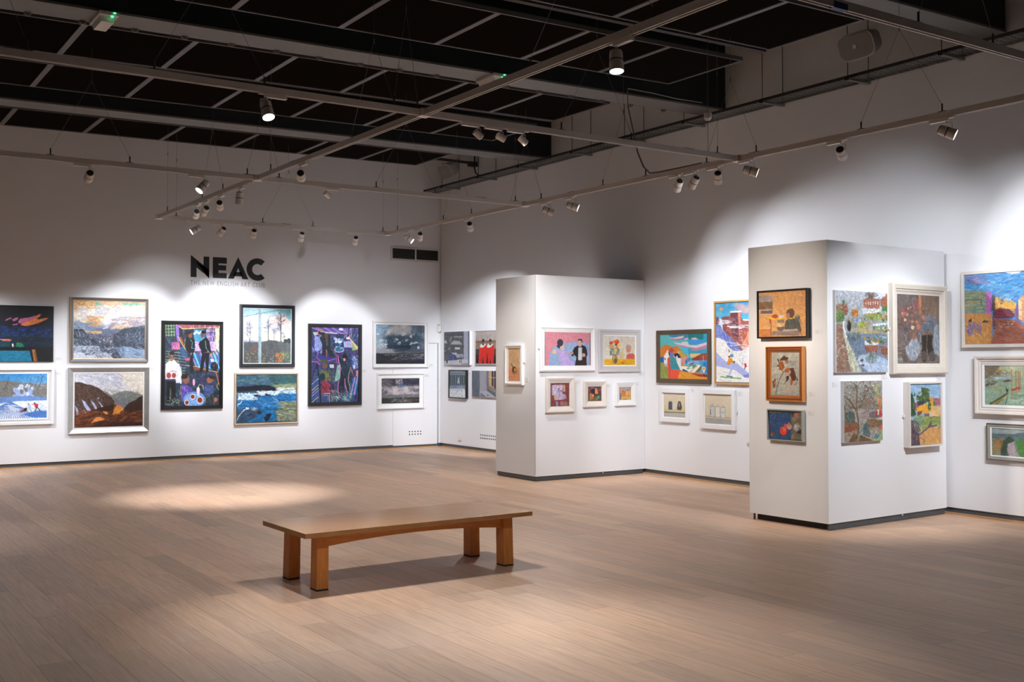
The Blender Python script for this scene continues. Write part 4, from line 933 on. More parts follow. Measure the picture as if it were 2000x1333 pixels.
def a_cafe(A):
    A.S(420, ['#20303a', '#2e4450', '#1a1f30', '#38506a', '#3c2f56'], 120, 85, 885, 1225, 90, 22, 80, 80, .8)
    A.P('#8f4a58', 270, 90, 885, 95, 885, 130, 365, 155).S(9, ['#e58a9c', '#f0a4b0'], 380, 95, 880, 140, 60, 12, 100, 8).L('#e9dc78', 7, 275, 95, 365, 152, 885, 125)
    A.P('#23403c', 130, 90, 250, 90, 250, 250, 140, 250)
    for k in range(4): A.L('#c8d88c', 4, 130+k*38, 90, 135+k*38, 255); A.L('#d8e49a', 4, 128, 110+k*44, 255, 105+k*44)
    A.P('#7a5aa6', 262, 100, 310, 100, 335, 330, 290, 330).P('#1c1b2a', 310, 120, 360, 160, 370, 420, 320, 300)
    A.P('#8a4a2c', 300, 265, 345, 265, 410, 440, 395, 450).L('#f0d890', 5, 300, 262, 405, 450)
    A.P('#4e93b6', 520, 160, 670, 160, 670, 330, 520, 330); A.L('#f2f4fa', 22, 525, 220, 560, 185, 590, 215, 620, 185, 660, 220); A.L('#2f86c0', 10, 525, 190, 560, 160, 600, 190, 640, 160)
    A.P('#6b4a8e', 690, 150, 820, 140, 820, 330, 690, 330)
    A.S(50, ['#d9b6e2', '#e8d0f0', '#88a8d8', '#f0e0a0'], 690, 150, 820, 340, 50, 8, 90, 15)
    A.L('#3a2c24', 8, 690, 205, 815, 205).L('#3a2c24', 10, 810, 150, 800, 330)
    A.P('#c7a9dc', 520, 330, 830, 330, 835, 460, 520, 460).S(60, ['#8f62c0', '#efd8f6', '#6a4aa0'], 520, 340, 830, 455, 36, 8, 0, 80)
    A.P('#8a5648', 520, 462, 838, 470, 838, 486, 520, 480).P('#2f6c96', 500, 490, 880, 490, 880, 740, 560, 700)
    for k in range(9): A.L(['#a07ad0', '#7fc4ea', '#5a3a90'][k % 3], 16, 480+k*45, 490, 560+k*45, 700)
    A.P('#7a3c20', 520, 680, 720, 710, 700, 750, 520, 720).L('#ecd060', 6, 400, 660, 560, 680, 760, 745, 860, 760).L('#efe28c', 7, 880, 130, 830, 320, 870, 480)
    A.P('#d9d8a8', 820, 140, 880, 140, 870, 480, 835, 430).S(20, ['#b090d8', '#60a0c8', '#f0e8a0'], 820, 160, 882, 620, 80, 10, 70, 20)
    # two standing figures
    A.P('#141418', 400, 280, 470, 250, 530, 300, 540, 430, 520, 480, 420, 500, 385, 380).P('#18181e', 455, 560, 510, 480, 515, 760, 470, 770).E('#2c1d18', 425, 215, 42, 36).E('#7a4a3a', 472, 240, 26, 42).E('#1a1512', 440, 200, 46, 26)
    A.P('#17171c', 640, 300, 700, 270, 740, 330, 765, 490, 735, 510, 720, 460, 640, 500, 590, 390).P('#141418', 635, 490, 735, 490, 725, 760, 690, 765, 680, 560, 640, 765, 595, 765).E('#7a4c3c', 640, 235, 26, 38).E('#15110f', 655, 195, 34, 26).P('#14141a', 580, 380, 640, 380, 660, 300, 600, 330)
    A.L('#6fc0d8', 5, 470, 300, 500, 340, 490, 420, 540, 430).L('#8ad8c8', 5, 680, 320, 690, 420, 740, 490).L('#d8d070', 4, 400, 280, 390, 400, 430, 480).E('#c08070', 760, 520, 16, 26).P('#cfe0f0', 750, 575, 800, 580, 800, 612, 760, 612)
    A.P('#c84858', 386, 540, 470, 545, 460, 600, 400, 590).P('#302020', 395, 470, 460, 470, 460, 560, 400, 560)
    A.P('#b85a68', 215, 340, 320, 340, 330, 440, 215, 440).P('#6a3a8a', 225, 350, 300, 350, 300, 410, 225, 410).S(12, ['#e8a0b0', '#c060a0'], 220, 350, 320, 430, 50, 7, 80, 10)
    for k in range(8):
        A.L('#b9d4a0', 4, 130, 460+k*38, 400, 500+k*40)
        A.L('#2e6aa0', 10, 330+k*5, 420+k*18, 390+k*8, 410+k*22)
    # waiter in white, left
    A.P('#dfe0ee', 130, 640, 190, 590, 250, 590, 320, 650, 350, 760, 345, 900, 280, 905, 260, 830, 130, 720).S(30, ['#9aa6dc', '#f4f4fa', '#7f88c4'], 270, 660, 350, 900, 60, 10, 80, 15).E('#6a4232', 212, 540, 34, 62).E('#17120f', 214, 490, 36, 26).L('#f0e080', 4, 130, 610, 190, 575, 300, 600, 355, 760)
    A.P('#d5c6cc', 125, 725, 290, 720, 290, 850, 130, 850).E('#8c3c3c', 175, 800, 32, 40).E('#8c3c3c', 245, 800, 30, 36).L('#efe6f2', 5, 130, 725, 290, 722).S(14, ['#7a4048', '#c8a0a8'], 190, 735, 285, 760, 30, 6)
    A.P('#101014', 150, 880, 270, 880, 270, 1100, 230, 1130, 200, 920, 180, 1170, 150, 1180).L('#d8d080', 4, 195, 980, 200, 1140)
    # seated pair and round table
    A.P('#4f3a86', 335, 940, 400, 930, 500, 970, 500, 1050, 450, 1150, 380, 1160, 340, 1060).S(22, ['#8a6cc8', '#2c2058', '#b09ae0'], 345, 950, 490, 1140, 70, 8, 70, 25).E('#7d5040', 412, 860, 46, 62, 8).E('#1b1513', 390, 815, 46, 34).L('#c8c070', 4, 340, 950, 330, 1080)
    A.P('#3a4a7c', 680, 930, 800, 950, 800, 1040, 740, 1130, 660, 1080, 670, 980).S(18, ['#7a92c8', '#28305c', '#5a6aa0'], 670, 950, 800, 1100, 60, 8, 60, 25).E('#8a5a48', 745, 870, 50, 44, -30).E('#2a1c1a', 775, 835, 46, 22, 12).P('#3c2c5c', 605, 830, 670, 830, 690, 870, 620, 880)
    A.E('#5c86c0', 530, 1140, 155, 110).E('#6f9ad0', 530, 1150, 135, 90); A.S(40, ['#a8c4ea', '#3a5ca0', '#8fb0e0'], 400, 1060, 680, 1220, 60, 7, 0, 80, .6)
    for (x, y, r) in ((505, 1100, 36), (605, 1150, 46), (425, 1180, 34)): A.E('#e8dccc', x, y, r, r*1.1).E('#7a2f24', x, y, r*.78, r*.85); A.S(8, ['#a8503a', '#5a1f1a'], x-r*.5, y-r*.5, x+r*.5, y+r*.5, 14, 5)
    A.P('#d8c8ec', 560, 980, 590, 965, 605, 1000, 598, 1090, 565, 1090).E('#d49ac0', 520, 900, 16, 50).L('#e8d878', 5, 555, 1020, 600, 930, 650, 950, 655, 1010)
    A.E('#0f0f14', 810, 680, 52, 60).S(12, ['#c070b0', '#70c0d0'], 770, 640, 850, 730, 40, 5, 45, 50)
    A.P('#1a2a34', 690, 1120, 880, 1000, 885, 1225, 690, 1225).S(40, ['#4f6a78', '#a09a58', '#603a3c', '#2c4a50'], 660, 1080, 885, 1220, 60, 8, 40, 50); A.E('#a86a5a', 825, 1150, 26, 34, 20)
    A.L('#e0d478', 5, 870, 900, 840, 960, 870, 1010).L('#b46a3c', 14, 830, 760, 880, 950).L('#e8dc88', 4, 120, 1190, 200, 1200, 300, 1130, 320, 1222)
    _neon(A, (130, 1000, 340, 1220), 22, ['#d8e08c', '#88c8b8', '#2c4a48'], 60, 5); _neon(A, (120, 460, 460, 700), 26, ['#8fb8a8', '#d8e090', '#30586a'], 70, 5)
def a_trees(A):
    A.G('#8fbcc8', '#d5cfd6', 160, 480).G('#c3c4d6', '#ece0c4', 480, 780)
    A.P('#6fa4ae', 700, 165, 1040, 165, 1040, 420, 900, 300)
    A.K(26, ['#e8c4b8', '#efd4cc', '#dfb4a8'], 700, 260, 1000, 480, 22, 54, .35, 12, 1.6).K(20, ['#e8dfe4', '#f4ecec'], 170, 300, 640, 560, 26, 60, .35, 12, 1.8).K(18, ['#a9aecb', '#b9bcd4'], 170, 470, 1020, 600, 16, 34, .4, 10, 3)
    A.P('#9aaac8', 150, 760, 430, 770, 430, 820, 150, 820)
    def tree(x, y0, y1, sp, w):
        A.L('#2c2f38', w, x, y0, x+A.r.uniform(-6, 6), (y0+y1)/2, x, y1)
        for k in range(26):
            yy = y1+(y0-y1)*A.r.uniform(.02, .62); a = A.r.uniform(.4, 1.3)*A.r.choice((-1, 1)); l_ = sp*A.r.uniform(.4, 1)
            x2, y2 = x+math.sin(a)*l_, yy-math.cos(a)*l_; A.L('#33353e', max(2.2, w*.35), x, yy, x2, y2)
            for _ in range(3):
                b_ = a+A.r.uniform(-.8, .8); A.L('#4a4a54', 2.2, (x+x2)/2, (yy+y2)/2, (x+x2)/2+math.sin(b_)*l_*.6, (yy+y2)/2-math.cos(b_)*l_*.6)
    tree(265, 820, 400, 70, 9); tree(215, 700, 420, 50, 6); tree(610, 790, 370, 100, 12); tree(845, 810, 280, 130, 16); tree(720, 780, 550, 60, 6); tree(900, 800, 620, 70, 6)
    A.L('#2f343c', 7, 160, 620, 240, 680, 272, 820)
    A.P('#4d5358', 150, 800, 500, 800, 620, 760, 760, 770, 850, 800, 1030, 780, 1030, 1200, 150, 1200)
    A.S(1400, ['#5c584e', '#7a7262', '#3c4048', '#8a7e68', '#4a5054', '#68564a', '#2f3438', '#7c6a5c'], 150, 780, 1030, 1200, 44, 5, 80, 35, .8)
    A.S(120, ['#7a4c48', '#8c5a4c'], 300, 860, 430, 1000, 40, 6, 80, 30, .6).K(90, ['#a8683c', '#b87848', '#8c5230'], 745, 1010, 900, 1170, 7, 16, .8).K(60, ['#5c7a4c', '#4c6a48', '#7c8c5c'], 820, 980, 1030, 1160, 7, 15, .7).K(60, ['#9c8c58', '#8c7448'], 170, 980, 560, 1190, 6, 14, .6).K(10, ['#e8ecd8'], 500, 1050, 720, 1190, 4, 7)
    A.K(20, ['#2c3a3c'], 910, 740, 1030, 800, 10, 26, .8)
    A.P('#8fa6ac', 430, 160, 484, 160, 478, 1200, 420, 1200).L('#6c8288', 6, 436, 160, 426, 1200).L('#b8ccd0', 5, 470, 160, 464, 1200)
    A.L('#5e8488', 12, 150, 325, 430, 262).L('#5e8488', 12, 484, 255, 870, 182)
def a_sea(A):
    A.G('#3c5f7c', '#2c4858', 120, 380); A.S(160, ['#3a6472', '#2c5260', '#4a6c84', '#3f5c58', '#36506c', '#587c80'], 140, 125, 1380, 360, 240, 60, -5, 25, .45)
    A.P('#34504c', 870, 130, 1380, 125, 1380, 310, 900, 320); A.S(60, ['#2c5466', '#3a5a50'], 880, 130, 1380, 310, 200, 50, 0, 20, .4)
    A.P('#6f7c62', 880, 330, 1380, 310, 1380, 420, 950, 440).S(40, ['#8a9470', '#5c6c58', '#a4a888'], 900, 325, 1380, 410, 150, 16, -4, 8, .6)
    A.P('#161c2a', 140, 375, 420, 360, 650, 335, 830, 350, 950, 440, 900, 470, 560, 460, 300, 480, 140, 490).S(50, ['#10141e', '#232a40', '#2c2430'], 150, 370, 930, 470, 180, 20, 3, 8, .6)
    A.P('#3c4c50', 140, 480, 560, 465, 700, 480, 600, 520, 140, 600)
    A.P('#1c5c96', 140, 560, 600, 520, 900, 470, 1380, 430, 1375, 720, 1170, 700, 1060, 860, 700, 860, 300, 900, 140, 820)
    A.S(360, ['#1b64a8', '#2a86c4', '#17487c', '#3f9ad0', '#123a66', '#2472b0'], 140, 500, 1370, 860, 190, 20, 6, 18, .55)
    A.S(150, ['#e6eef4', '#c4dcec', '#9cc4e0', '#f2efe6'], 180, 520, 560, 650, 60, 16, 0, 45, .8).S(160, ['#dfe8ec', '#b8d0dc', '#f0ece0'], 560, 470, 1000, 560, 60, 14, -12, 40, .75).S(100, ['#e4e8e0', '#c8d4cc'], 980, 400, 1360, 520, 80, 14, -6, 20, .75)
    A.P('#0f2038', 480, 540, 620, 560, 600, 590, 500, 580).P('#122a48', 710, 520, 830, 540, 830, 580, 740, 570)
    A.L('#a8d4ea', 10, 870, 600, 1000, 680).S(40, ['#8cc4e8', '#d0e8f4'], 600, 620, 1020, 800, 110, 6, 10, 30, .7)
    A.P('#d8dcd8', 145, 760, 250, 670, 250, 700, 160, 780).P('#e4e6e2', 165, 590, 200, 590, 205, 640, 175, 665)
    A.P('#5a6c5c', 1040, 700, 1170, 680, 1370, 720, 1370, 1110, 960, 1110, 900, 900, 1050, 850).S(150, ['#7c8a70', '#9aa08c', '#5c6448', '#8c7c50', '#b4b8a4', '#465450'], 960, 690, 1370, 1105, 130, 20, 2, 15, .55)
    A.P('#1c4470', 200, 860, 620, 860, 700, 960, 740, 1110, 135, 1130, 150, 1000).S(140, ['#24364c', '#3c5058', '#1c2c48', '#586468', '#2c6490', '#4a3c40'], 145, 850, 660, 1130, 120, 24, -25, 30, .6)
    A.L('#d6dde0', 14, 145, 1080, 190, 980, 280, 880, 370, 820).E('#c8d4dc', 355, 835, 34, 22, 20).S(20, ['#cfdce4'], 440, 820, 560, 880, 40, 10)
    A.P('#16679e', 640, 860, 880, 880, 960, 980, 950, 1110, 320, 1130, 560, 1010, 660, 920).S(60, ['#2080b8', '#12507c'], 560, 880, 940, 1100, 120, 18, -20, 30, .5)
    A.P('#1e1c2c', 730, 960, 860, 950, 830, 1020, 790, 1100, 720, 1105, 700, 1030, 740, 1010).E('#2a2430', 600, 930, 50, 32, 10).N(.12, 20)
def a_jazz(A):
    A.S(520, ['#35306c', '#28485c', '#4a3a7c', '#2c5a68', '#5c4484', '#1e2c44'], 100, 95, 795, 1210, 100, 24, 75, 80, .8)
    A.P('#6f5cb0', 110, 95, 600, 105, 590, 190, 380, 180, 215, 150)
    for k in range(7): A.L(['#a890e0', '#4a3c88'][k % 2], 10, 170+k*58, 98, 320+k*50, 182)
    A.L('#e889c0', 9, 110, 100, 250, 165, 600, 195).E('#cfe6f4', 535, 130, 32, 18).P('#d8c8cc', 240, 160, 480, 180, 480, 200, 240, 180)
    A.P('#b9c8b4', 120, 170, 200, 170, 200, 200, 150, 225).L('#f08cb8', 7, 200, 160, 190, 200, 240, 220)
    for k in range(9): A.L(['#e87fae', '#68c0dc', '#3a2c70', '#c0a0e8'][k % 4], 8, 610+k*22, 110, 590+k*24, 250)
    A.P('#33456c', 700, 130, 795, 130, 795, 330, 700, 260).S(24, ['#e890c0', '#6cc8e0', '#9a80d8'], 600, 110, 795, 330, 70, 7, -60, 20)
    A.P('#8ea0d8', 150, 230, 250, 240, 265, 330, 250, 420, 200, 450, 150, 440).S(22, ['#c0a8ec', '#6f86c8'], 110, 230, 260, 480, 60, 12, 80, 30)
    A.P('#22303c', 250, 220, 380, 210, 400, 380, 440, 540, 370, 540, 330, 430, 320, 540, 250, 540, 270, 380, 220, 250).P('#5a4a50', 305, 250, 340, 250, 350, 370, 320, 380).E('#6a4434', 318, 225, 26, 40).E('#a87a58', 240, 140, 32, 18).P('#22303c', 200, 165, 300, 170, 300, 215, 220, 205).L('#c87a5c', 12, 320, 430, 325, 530).L('#7fc8a0', 4, 390, 230, 390, 420, 460, 480)
    # glasses on a tray and band
    A.K(14, ['#cfe0f0', '#8fb4dc', '#e8eef8', '#5a86c0'], 420, 260, 580, 360, 12, 26, .85)
    for k in range(5): A.P(['#a8c8ec', '#d8b8e4'][k % 2], 575+k*26, 310, 595+k*26, 305, 600+k*26, 400, 580+k*26, 400)
    A.P('#2a74a4', 480, 370, 525, 365, 530, 430, 480, 430).P('#b9dcf0', 455, 380, 480, 380, 480, 420, 455, 420)
    A.E('#e8a8d0', 510, 430, 72, 44).E('#1f6a8c', 510, 425, 62, 36).S(8, ['#c8f0f4'], 460, 400, 560, 450, 30, 5, 0, 20)
    A.P('#98a868', 700, 350, 760, 360, 780, 430, 700, 450).P('#d8c08c', 640, 235, 665, 250, 790, 400, 770, 440).E('#f0e4e4', 640, 262, 26, 18)
    # lounging pair
    A.P('#3a3c88', 175, 480, 230, 500, 360, 545, 470, 560, 460, 625, 330, 620, 220, 600, 180, 550).L('#e878b0', 6, 200, 470, 180, 540, 230, 600, 340, 600, 470, 560)
    A.E('#4a5a3a', 285, 590, 60, 18).E('#70503c', 300, 660, 40, 50).E('#3c3428', 410, 660, 40, 46).P('#c8d8e8', 370, 650, 430, 650, 430, 700, 370, 700)
    A.P('#5c6040', 220, 740, 360, 740, 370, 880, 260, 900).S(40, ['#889060', '#a89c60', '#3c4430', '#6c5a3c'], 215, 720, 450, 900, 60, 8, 80, 30).E('#14323a', 262, 830, 40, 56)
    A.P('#8c3448', 240, 900, 330, 890, 400, 980, 370, 1075, 240, 1070).P('#3c2440', 330, 890, 440, 960, 430, 1020, 370, 1060).S(24, ['#a8485c', '#5c2438'], 240, 900, 380, 1070, 70, 10, 60, 30).L('#141418', 9, 235, 930, 330, 1060)
    # dark waiter bending forward
    A.P('#1b2a38', 490, 510, 560, 590, 620, 520, 670, 600, 670, 700, 640, 800, 610, 830, 660, 960, 665, 1130, 630, 1160, 600, 960, 580, 880, 540, 980, 520, 1130, 480, 1140, 470, 1080, 500, 940, 530, 820, 520, 700, 495, 580)
    A.S(40, ['#2f4a60', '#101a24', '#3c5c70'], 500, 560, 660, 820, 90, 9, 75, 20).E('#1a1614', 590, 530, 36, 40).P('#e08a98', 570, 560, 600, 560, 600, 600, 572, 600)
    A.L('#f08cc0', 9, 490, 520, 500, 600, 530, 700, 520, 820, 490, 960, 490, 1080, 520, 1130).L('#f08cc0', 8, 590, 860, 600, 960, 630, 1120, 580, 1170, 660, 1175).L('#efb46c', 6, 680, 690, 650, 800, 640, 920, 660, 950, 670, 1160)
    A.L('#d8789c', 6, 430, 480, 465, 510, 470, 620, 520, 640).L('#e0a860', 7, 680, 700, 790, 1020).L('#141216', 12, 700, 720, 795, 1050)
    A.P('#14202c', 550, 900, 580, 890, 575, 1100, 545, 1060).P('#8fc0b0', 480, 660, 520, 660, 520, 860, 470, 900, 440, 900).S(18, ['#3a2c5c', '#5a8c88'], 440, 660, 520, 900, 30, 7, 80, 30)
    A.L('#f0749c', 8, 100, 605, 190, 610, 230, 650).P('#38386c', 105, 615, 180, 620, 130, 790, 105, 800).L('#15171e', 16, 185, 640, 220, 900, 235, 1205).L('#15171e', 9, 180, 650, 105, 860)
    for k in range(7): A.L(['#8fa8d8', '#3c5ca8', '#a0c088', '#c890c0'][k % 4], 10, 110, 940+k*44, 200, 860+k*44)
    for k in range(10): A.L(['#2f7ab8', '#1f3f6c', '#d890c8', '#5a94c8'][k % 4], 16, 640+k*14, 1160-k*10, 720+k*10, 860-k*6)
    A.L('#c8c4dc', 7, 245, 1085, 365, 1075, 362, 1205).L('#e89c7c', 6, 262, 1110, 342, 1105, 342, 1180).P('#2f4c7c', 255, 1120, 340, 1112, 340, 1200, 255, 1205)
    A.S(40, ['#8aa070', '#c0b070', '#36504c', '#e0a0c0'], 370, 1030, 480, 1200, 50, 7, 70, 40).S(30, ['#5c9c94', '#8cb8a8'], 440, 1060, 700, 1190, 70, 12, 30, 30)
    A.P('#3c6ca8', 700, 540, 760, 540, 770, 700, 700, 700).S(20, ['#98b0e4', '#c4a8e0', '#e8e0f0'], 690, 520, 790, 740, 50, 10, 80, 20).P('#e0d8e8', 715, 660, 745, 665, 745, 715, 718, 712).P('#c88c8c', 758, 740, 790, 740, 790, 830, 758, 830)
    _neon(A, (100, 200, 795, 1200), 70, ['#e884b8', '#70c8d8', '#c0a8ec', '#8cc89c'], 55, 4)
def a_cloud1(A):
    A.G('#7c98ac', '#8c98a0', 195, 860); A.P('#5f88a4', 185, 200, 500, 200, 480, 340, 300, 420, 185, 330)
    A.S(60, ['#8cacc0', '#a8bcc8', '#6c90a8'], 190, 200, 520, 400, 160, 30, -10, 15, .5)
    A.K(70, ['#4c5c68', '#5c6c78', '#3c4c5a', '#6a7078'], 420, 230, 1360, 760, 40, 110, .5, 10, 1.3)
    A.K(60, ['#b4b4b0', '#a4a8aa', '#c8c4c0'], 520, 210, 1000, 400, 30, 70, .5, 9, 1.3)
    A.K(60, ['#2c4454', '#24384a', '#34505f'], 440, 500, 1300, 780, 26, 80, .5, 9, 1.4)
    for (x, y, r) in ((480, 440, 70), (690, 600, 70), (860, 470, 60), (940, 590, 45), (520, 400, 60), (250, 450, 50), (1080, 470, 70), (1160, 660, 60), (1240, 740, 50), (760, 660, 50), (430, 700, 50), (330, 600, 50), (1060, 670, 50)):
        for k in range(7):
            a = A.r.uniform(2.6, 5.4); A.E('#dedede' if k % 2 else '#c0c8ce', x+math.cos(a)*r*.7, y+math.sin(a)*r*.7, r*.34, r*.2, A.r.uniform(-60, 60), .75, 3)
    A.S(150, ['#e2e2e2', '#b8c0c6', '#8c9aa4', '#f0eeec'], 400, 380, 1340, 760, 34, 7, 0, 80, .6, curve=1).S(70, ['#cfdce4', '#a8c0cc'], 190, 560, 440, 760, 60, 14, -30, 40, .6)
    A.S(80, ['#203448', '#2c4256', '#1c2c3c'], 470, 690, 1000, 800, 160, 26, 3, 8, .55); A.S(60, ['#8c8c98', '#a49ca4'], 190, 780, 640, 870, 160, 20, -4, 8, .6).S(60, ['#3c4250', '#4c5060'], 640, 780, 1360, 880, 160, 22, -3, 8, .6)
    A.P('#1e2228', 185, 885, 1362, 880, 1362, 1140, 180, 1145).S(200, ['#2c323c', '#14161a', '#3c4454', '#2c2824'], 185, 890, 1360, 1130, 160, 12, 1, 5, .7)
    A.S(60, ['#b0a47c', '#8c8458', '#d4c8a0', '#c8ccd4'], 400, 895, 1340, 940, 90, 8, 1, 4, .8).S(70, ['#7c7c9c', '#9c9cb8', '#5c6080'], 580, 950, 1340, 1030, 110, 10, -3, 8, .7).S(14, ['#b07870', '#c8b4b0'], 600, 1040, 1160, 1056, 100, 6, 0, 2)
    A.S(60, ['#3c322c', '#4c4038', '#241f1c'], 185, 1040, 1360, 1130, 160, 12, 1, 4, .7)
def a_cloud2(A):
    A.G('#54525a', '#8c8488', 240, 700)
    A.K(50, ['#34343e', '#44444e', '#2c2c38'], 290, 250, 1400, 560, 30, 90, .5, 9, 1.5).K(60, ['#c8bcb8', '#b4aab0', '#dcd0cc'], 300, 480, 1400, 700, 18, 50, .45, 8, 1.7)
    A.S(60, ['#262838', '#343850'], 700, 270, 1250, 440, 150, 26, -18, 15, .6).S(30, ['#4c607c', '#5c7490'], 780, 420, 980, 500, 100, 20, -10, 10, .5)
    A.S(230, ['#e8dcd8', '#d0c4c8', '#a89ca4', '#f4ece8'], 290, 470, 1400, 690, 60, 10, -12, 35, .65).S(60, ['#f0e4e0', '#e0ccc8'], 700, 270, 900, 420, 50, 10, -55, 15, .7).S(60, ['#d8cec8', '#8a8088', '#c8a894'], 1040, 420, 1400, 620, 50, 8, -45, 20, .7)
    A.S(60, ['#6c6268', '#9a8c90'], 300, 300, 600, 470, 80, 12, -10, 30, .6).S(40, ['#3c3c4c', '#4c4a5c'], 295, 580, 480, 700, 80, 16, -10, 15, .6).S(40, ['#3c3c54', '#4a4c68'], 1220, 540, 1400, 640, 80, 16, -10, 15, .6)
    A.P('#6c6e70', 288, 740, 1408, 720, 1408, 800, 288, 830).S(60, ['#585c5c', '#8c8c8c', '#444848', '#8a6c58'], 290, 710, 1400, 820, 160, 12, 0, 4, .7)
    A.P('#2c2e30', 288, 820, 1408, 790, 1408, 960, 288, 975).S(120, ['#3c4040', '#1c1c1c', '#545854', '#4c3c30'], 290, 810, 1400, 960, 150, 9, 0, 4, .7).S(50, ['#c8ccc8', '#d8b8a0', '#9cb0b0'], 560, 830, 1200, 930, 80, 9, -4, 12, .8).S(30, ['#5a4434', '#6c5240'], 1100, 840, 1400, 890, 100, 10, 0, 5, .8)
def a_street(A):
    A.P('#5a5c64', 140, 210, 740, 190, 740, 1080, 140, 1110); A.P('#a3a6b4', 740, 190, 930, 185, 930, 1220, 740, 1220).P('#6c7488', 870, 188, 920, 186, 915, 1220, 865, 1220)
    A.S(160, ['#44464c', '#5f6268', '#6c6a62', '#3c3e46', '#504c42'], 145, 320, 730, 900, 80, 26, 80, 50, .6)
    for x in (410, 570, 725): A.L('#3a3c46', 10, x, 200, x+4, 900)
    A.L('#33353f', 16, 140, 305, 740, 310).P('#8a8c92', 430, 330, 700, 335, 700, 390, 440, 385).P('#7c7e82', 310, 370, 400, 350, 340, 540, 310, 500)
    A.P('#a9a9ac', 430, 480, 610, 490, 710, 600, 330, 600, 380, 530).P('#b8b8ba', 145, 460, 200, 480, 240, 570, 145, 560).P('#c9c8c8', 470, 690, 620, 690, 630, 745, 480, 748).P('#c8c8ca', 265, 745, 320, 700, 330, 715, 280, 755).P('#8f8a88', 148, 780, 210, 770, 160, 830, 148, 830)
    A.P('#a0a4b4', 450, 900, 720, 890, 720, 990, 540, 1000, 440, 960).S(20, ['#d0d0d6'], 370, 860, 520, 900, 60, 14, 0, 4)
    A.P('#4a5270', 280, 860, 330, 840, 510, 940, 510, 1060, 300, 1080).S(20, ['#2c3470', '#3c4a90', '#7c88a8'], 300, 880, 520, 1070, 50, 20, 80, 15)
    A.P('#b9bbc4', 145, 1110, 480, 1080, 740, 1040, 870, 1060, 870, 1220, 145, 1220).P('#8c90a4', 660, 1190, 880, 1150, 880, 1220, 640, 1220)
    A.P('#26262c', 205, 1090, 250, 1090, 245, 1180, 212, 1180).E('#2c3488', 362, 1010, 24, 60).L('#30344c', 16, 500, 1000, 510, 1080).E('#b4283c', 626, 1120, 15, 42).L('#4c5058', 14, 660, 920, 678, 1160).L('#2c2c34', 10, 625, 930, 620, 1020)
def a_red(A):
    A.G('#b4aaa4', '#a89c96', 195, 500); A.S(120, ['#bcb4ac', '#a49890', '#c4b8b0'], 1080, 210, 1740, 500, 60, 16, 0, 80, .5)
    A.P('#7c604c', 1080, 490, 1740, 475, 1740, 540, 1080, 560).S(20, ['#5c4438', '#8c6c54'], 1080, 490, 1740, 550, 80, 16, 0, 5)
    A.P('#8c7c68', 1080, 560, 1740, 540, 1740, 760, 1080, 760).S(40, ['#7c7058', '#a08c78'], 1080, 560, 1740, 740, 40, 14, 80, 30).P('#3c4034', 1080, 750, 1740, 740, 1740, 940, 1080, 950).P('#1c1818', 1080, 930, 1740, 930, 1740, 1210, 1080, 1210).S(60, ['#2c3828', '#3c2420', '#14100f', '#4a4a3a'], 1080, 740, 1740, 1200, 60, 20, 80, 30, .6)
    for (x, lo) in ((1310, 1165), (1525, 1425)):
        A.P('#d22a22', x-110, 690, x+100, 620, x+125, 760, x+95, 1200, x+25, 1200, x-10, 1000, x-25, 1200, x-140 if x < 1400 else x-60, 1200, x-130 if x < 1400 else x-80, 900)
        A.S(16, ['#b01c18', '#e84030', '#8c1410'], x-90, 720, x+80, 1190, 160, 12, 88, 4, .6)
        A.P('#e6e2dc', x-100, 700, x-80, 600, x-20, 590, x+10, 650, x+60, 570, x+80, 620, x+10, 690, x-30, 705)
        A.E('#2a1e1c', x+5, 490, 36, 58).E('#1c1414', x-5, 600, 20, 30).E('#9a8478', x+18, 520, 8, 22)
    A.E('#140f10', 1130, 1120, 40, 60)
def a_fountain(A):
    A.G('#a8a6a4', '#5c6c84', 160, 300).L('#4c5478', 22, 180, 245, 745, 255).P('#8494a8', 180, 270, 745, 275, 745, 305, 180, 305)
    A.P('#4a5860', 180, 305, 745, 310, 745, 700, 180, 680)
    for k in range(16): A.L(['#2f3c46', '#76848c', '#3c4c50', '#5c6a74'][k % 4], 20, 190+k*36, 330, 190+k*36, 800)
    A.P('#7c8ca4', 170, 680, 745, 690, 745, 860, 165, 850).S(60, ['#b4c0d0', '#5c6c8c', '#8c9cb4'], 170, 670, 745, 860, 50, 14, 88, 10)
    A.P('#b8c8cc', 440, 600, 470, 400, 490, 400, 500, 600).E('#a8b8bc', 475, 600, 50, 12)
    A.P('#d8dce0', 162, 790, 745, 800, 742, 1130, 160, 1085); A.S(40, ['#8898a8', '#aab8c4'], 165, 760, 745, 880, 70, 14, 88, 8)
    for (x, y, h) in ((305, 760, 80), (380, 780, 90), (495, 830, 90), (600, 860, 80), (690, 780, 60)): A.L('#3c4858', 13, x, y-h*.5, x, y+h*.5)
    for (x, y) in ((235, 950), (315, 1020), (385, 965), (520, 1000), (605, 1060), (430, 900)): A.E('#4a5058', x, y, 10, 22, 20)
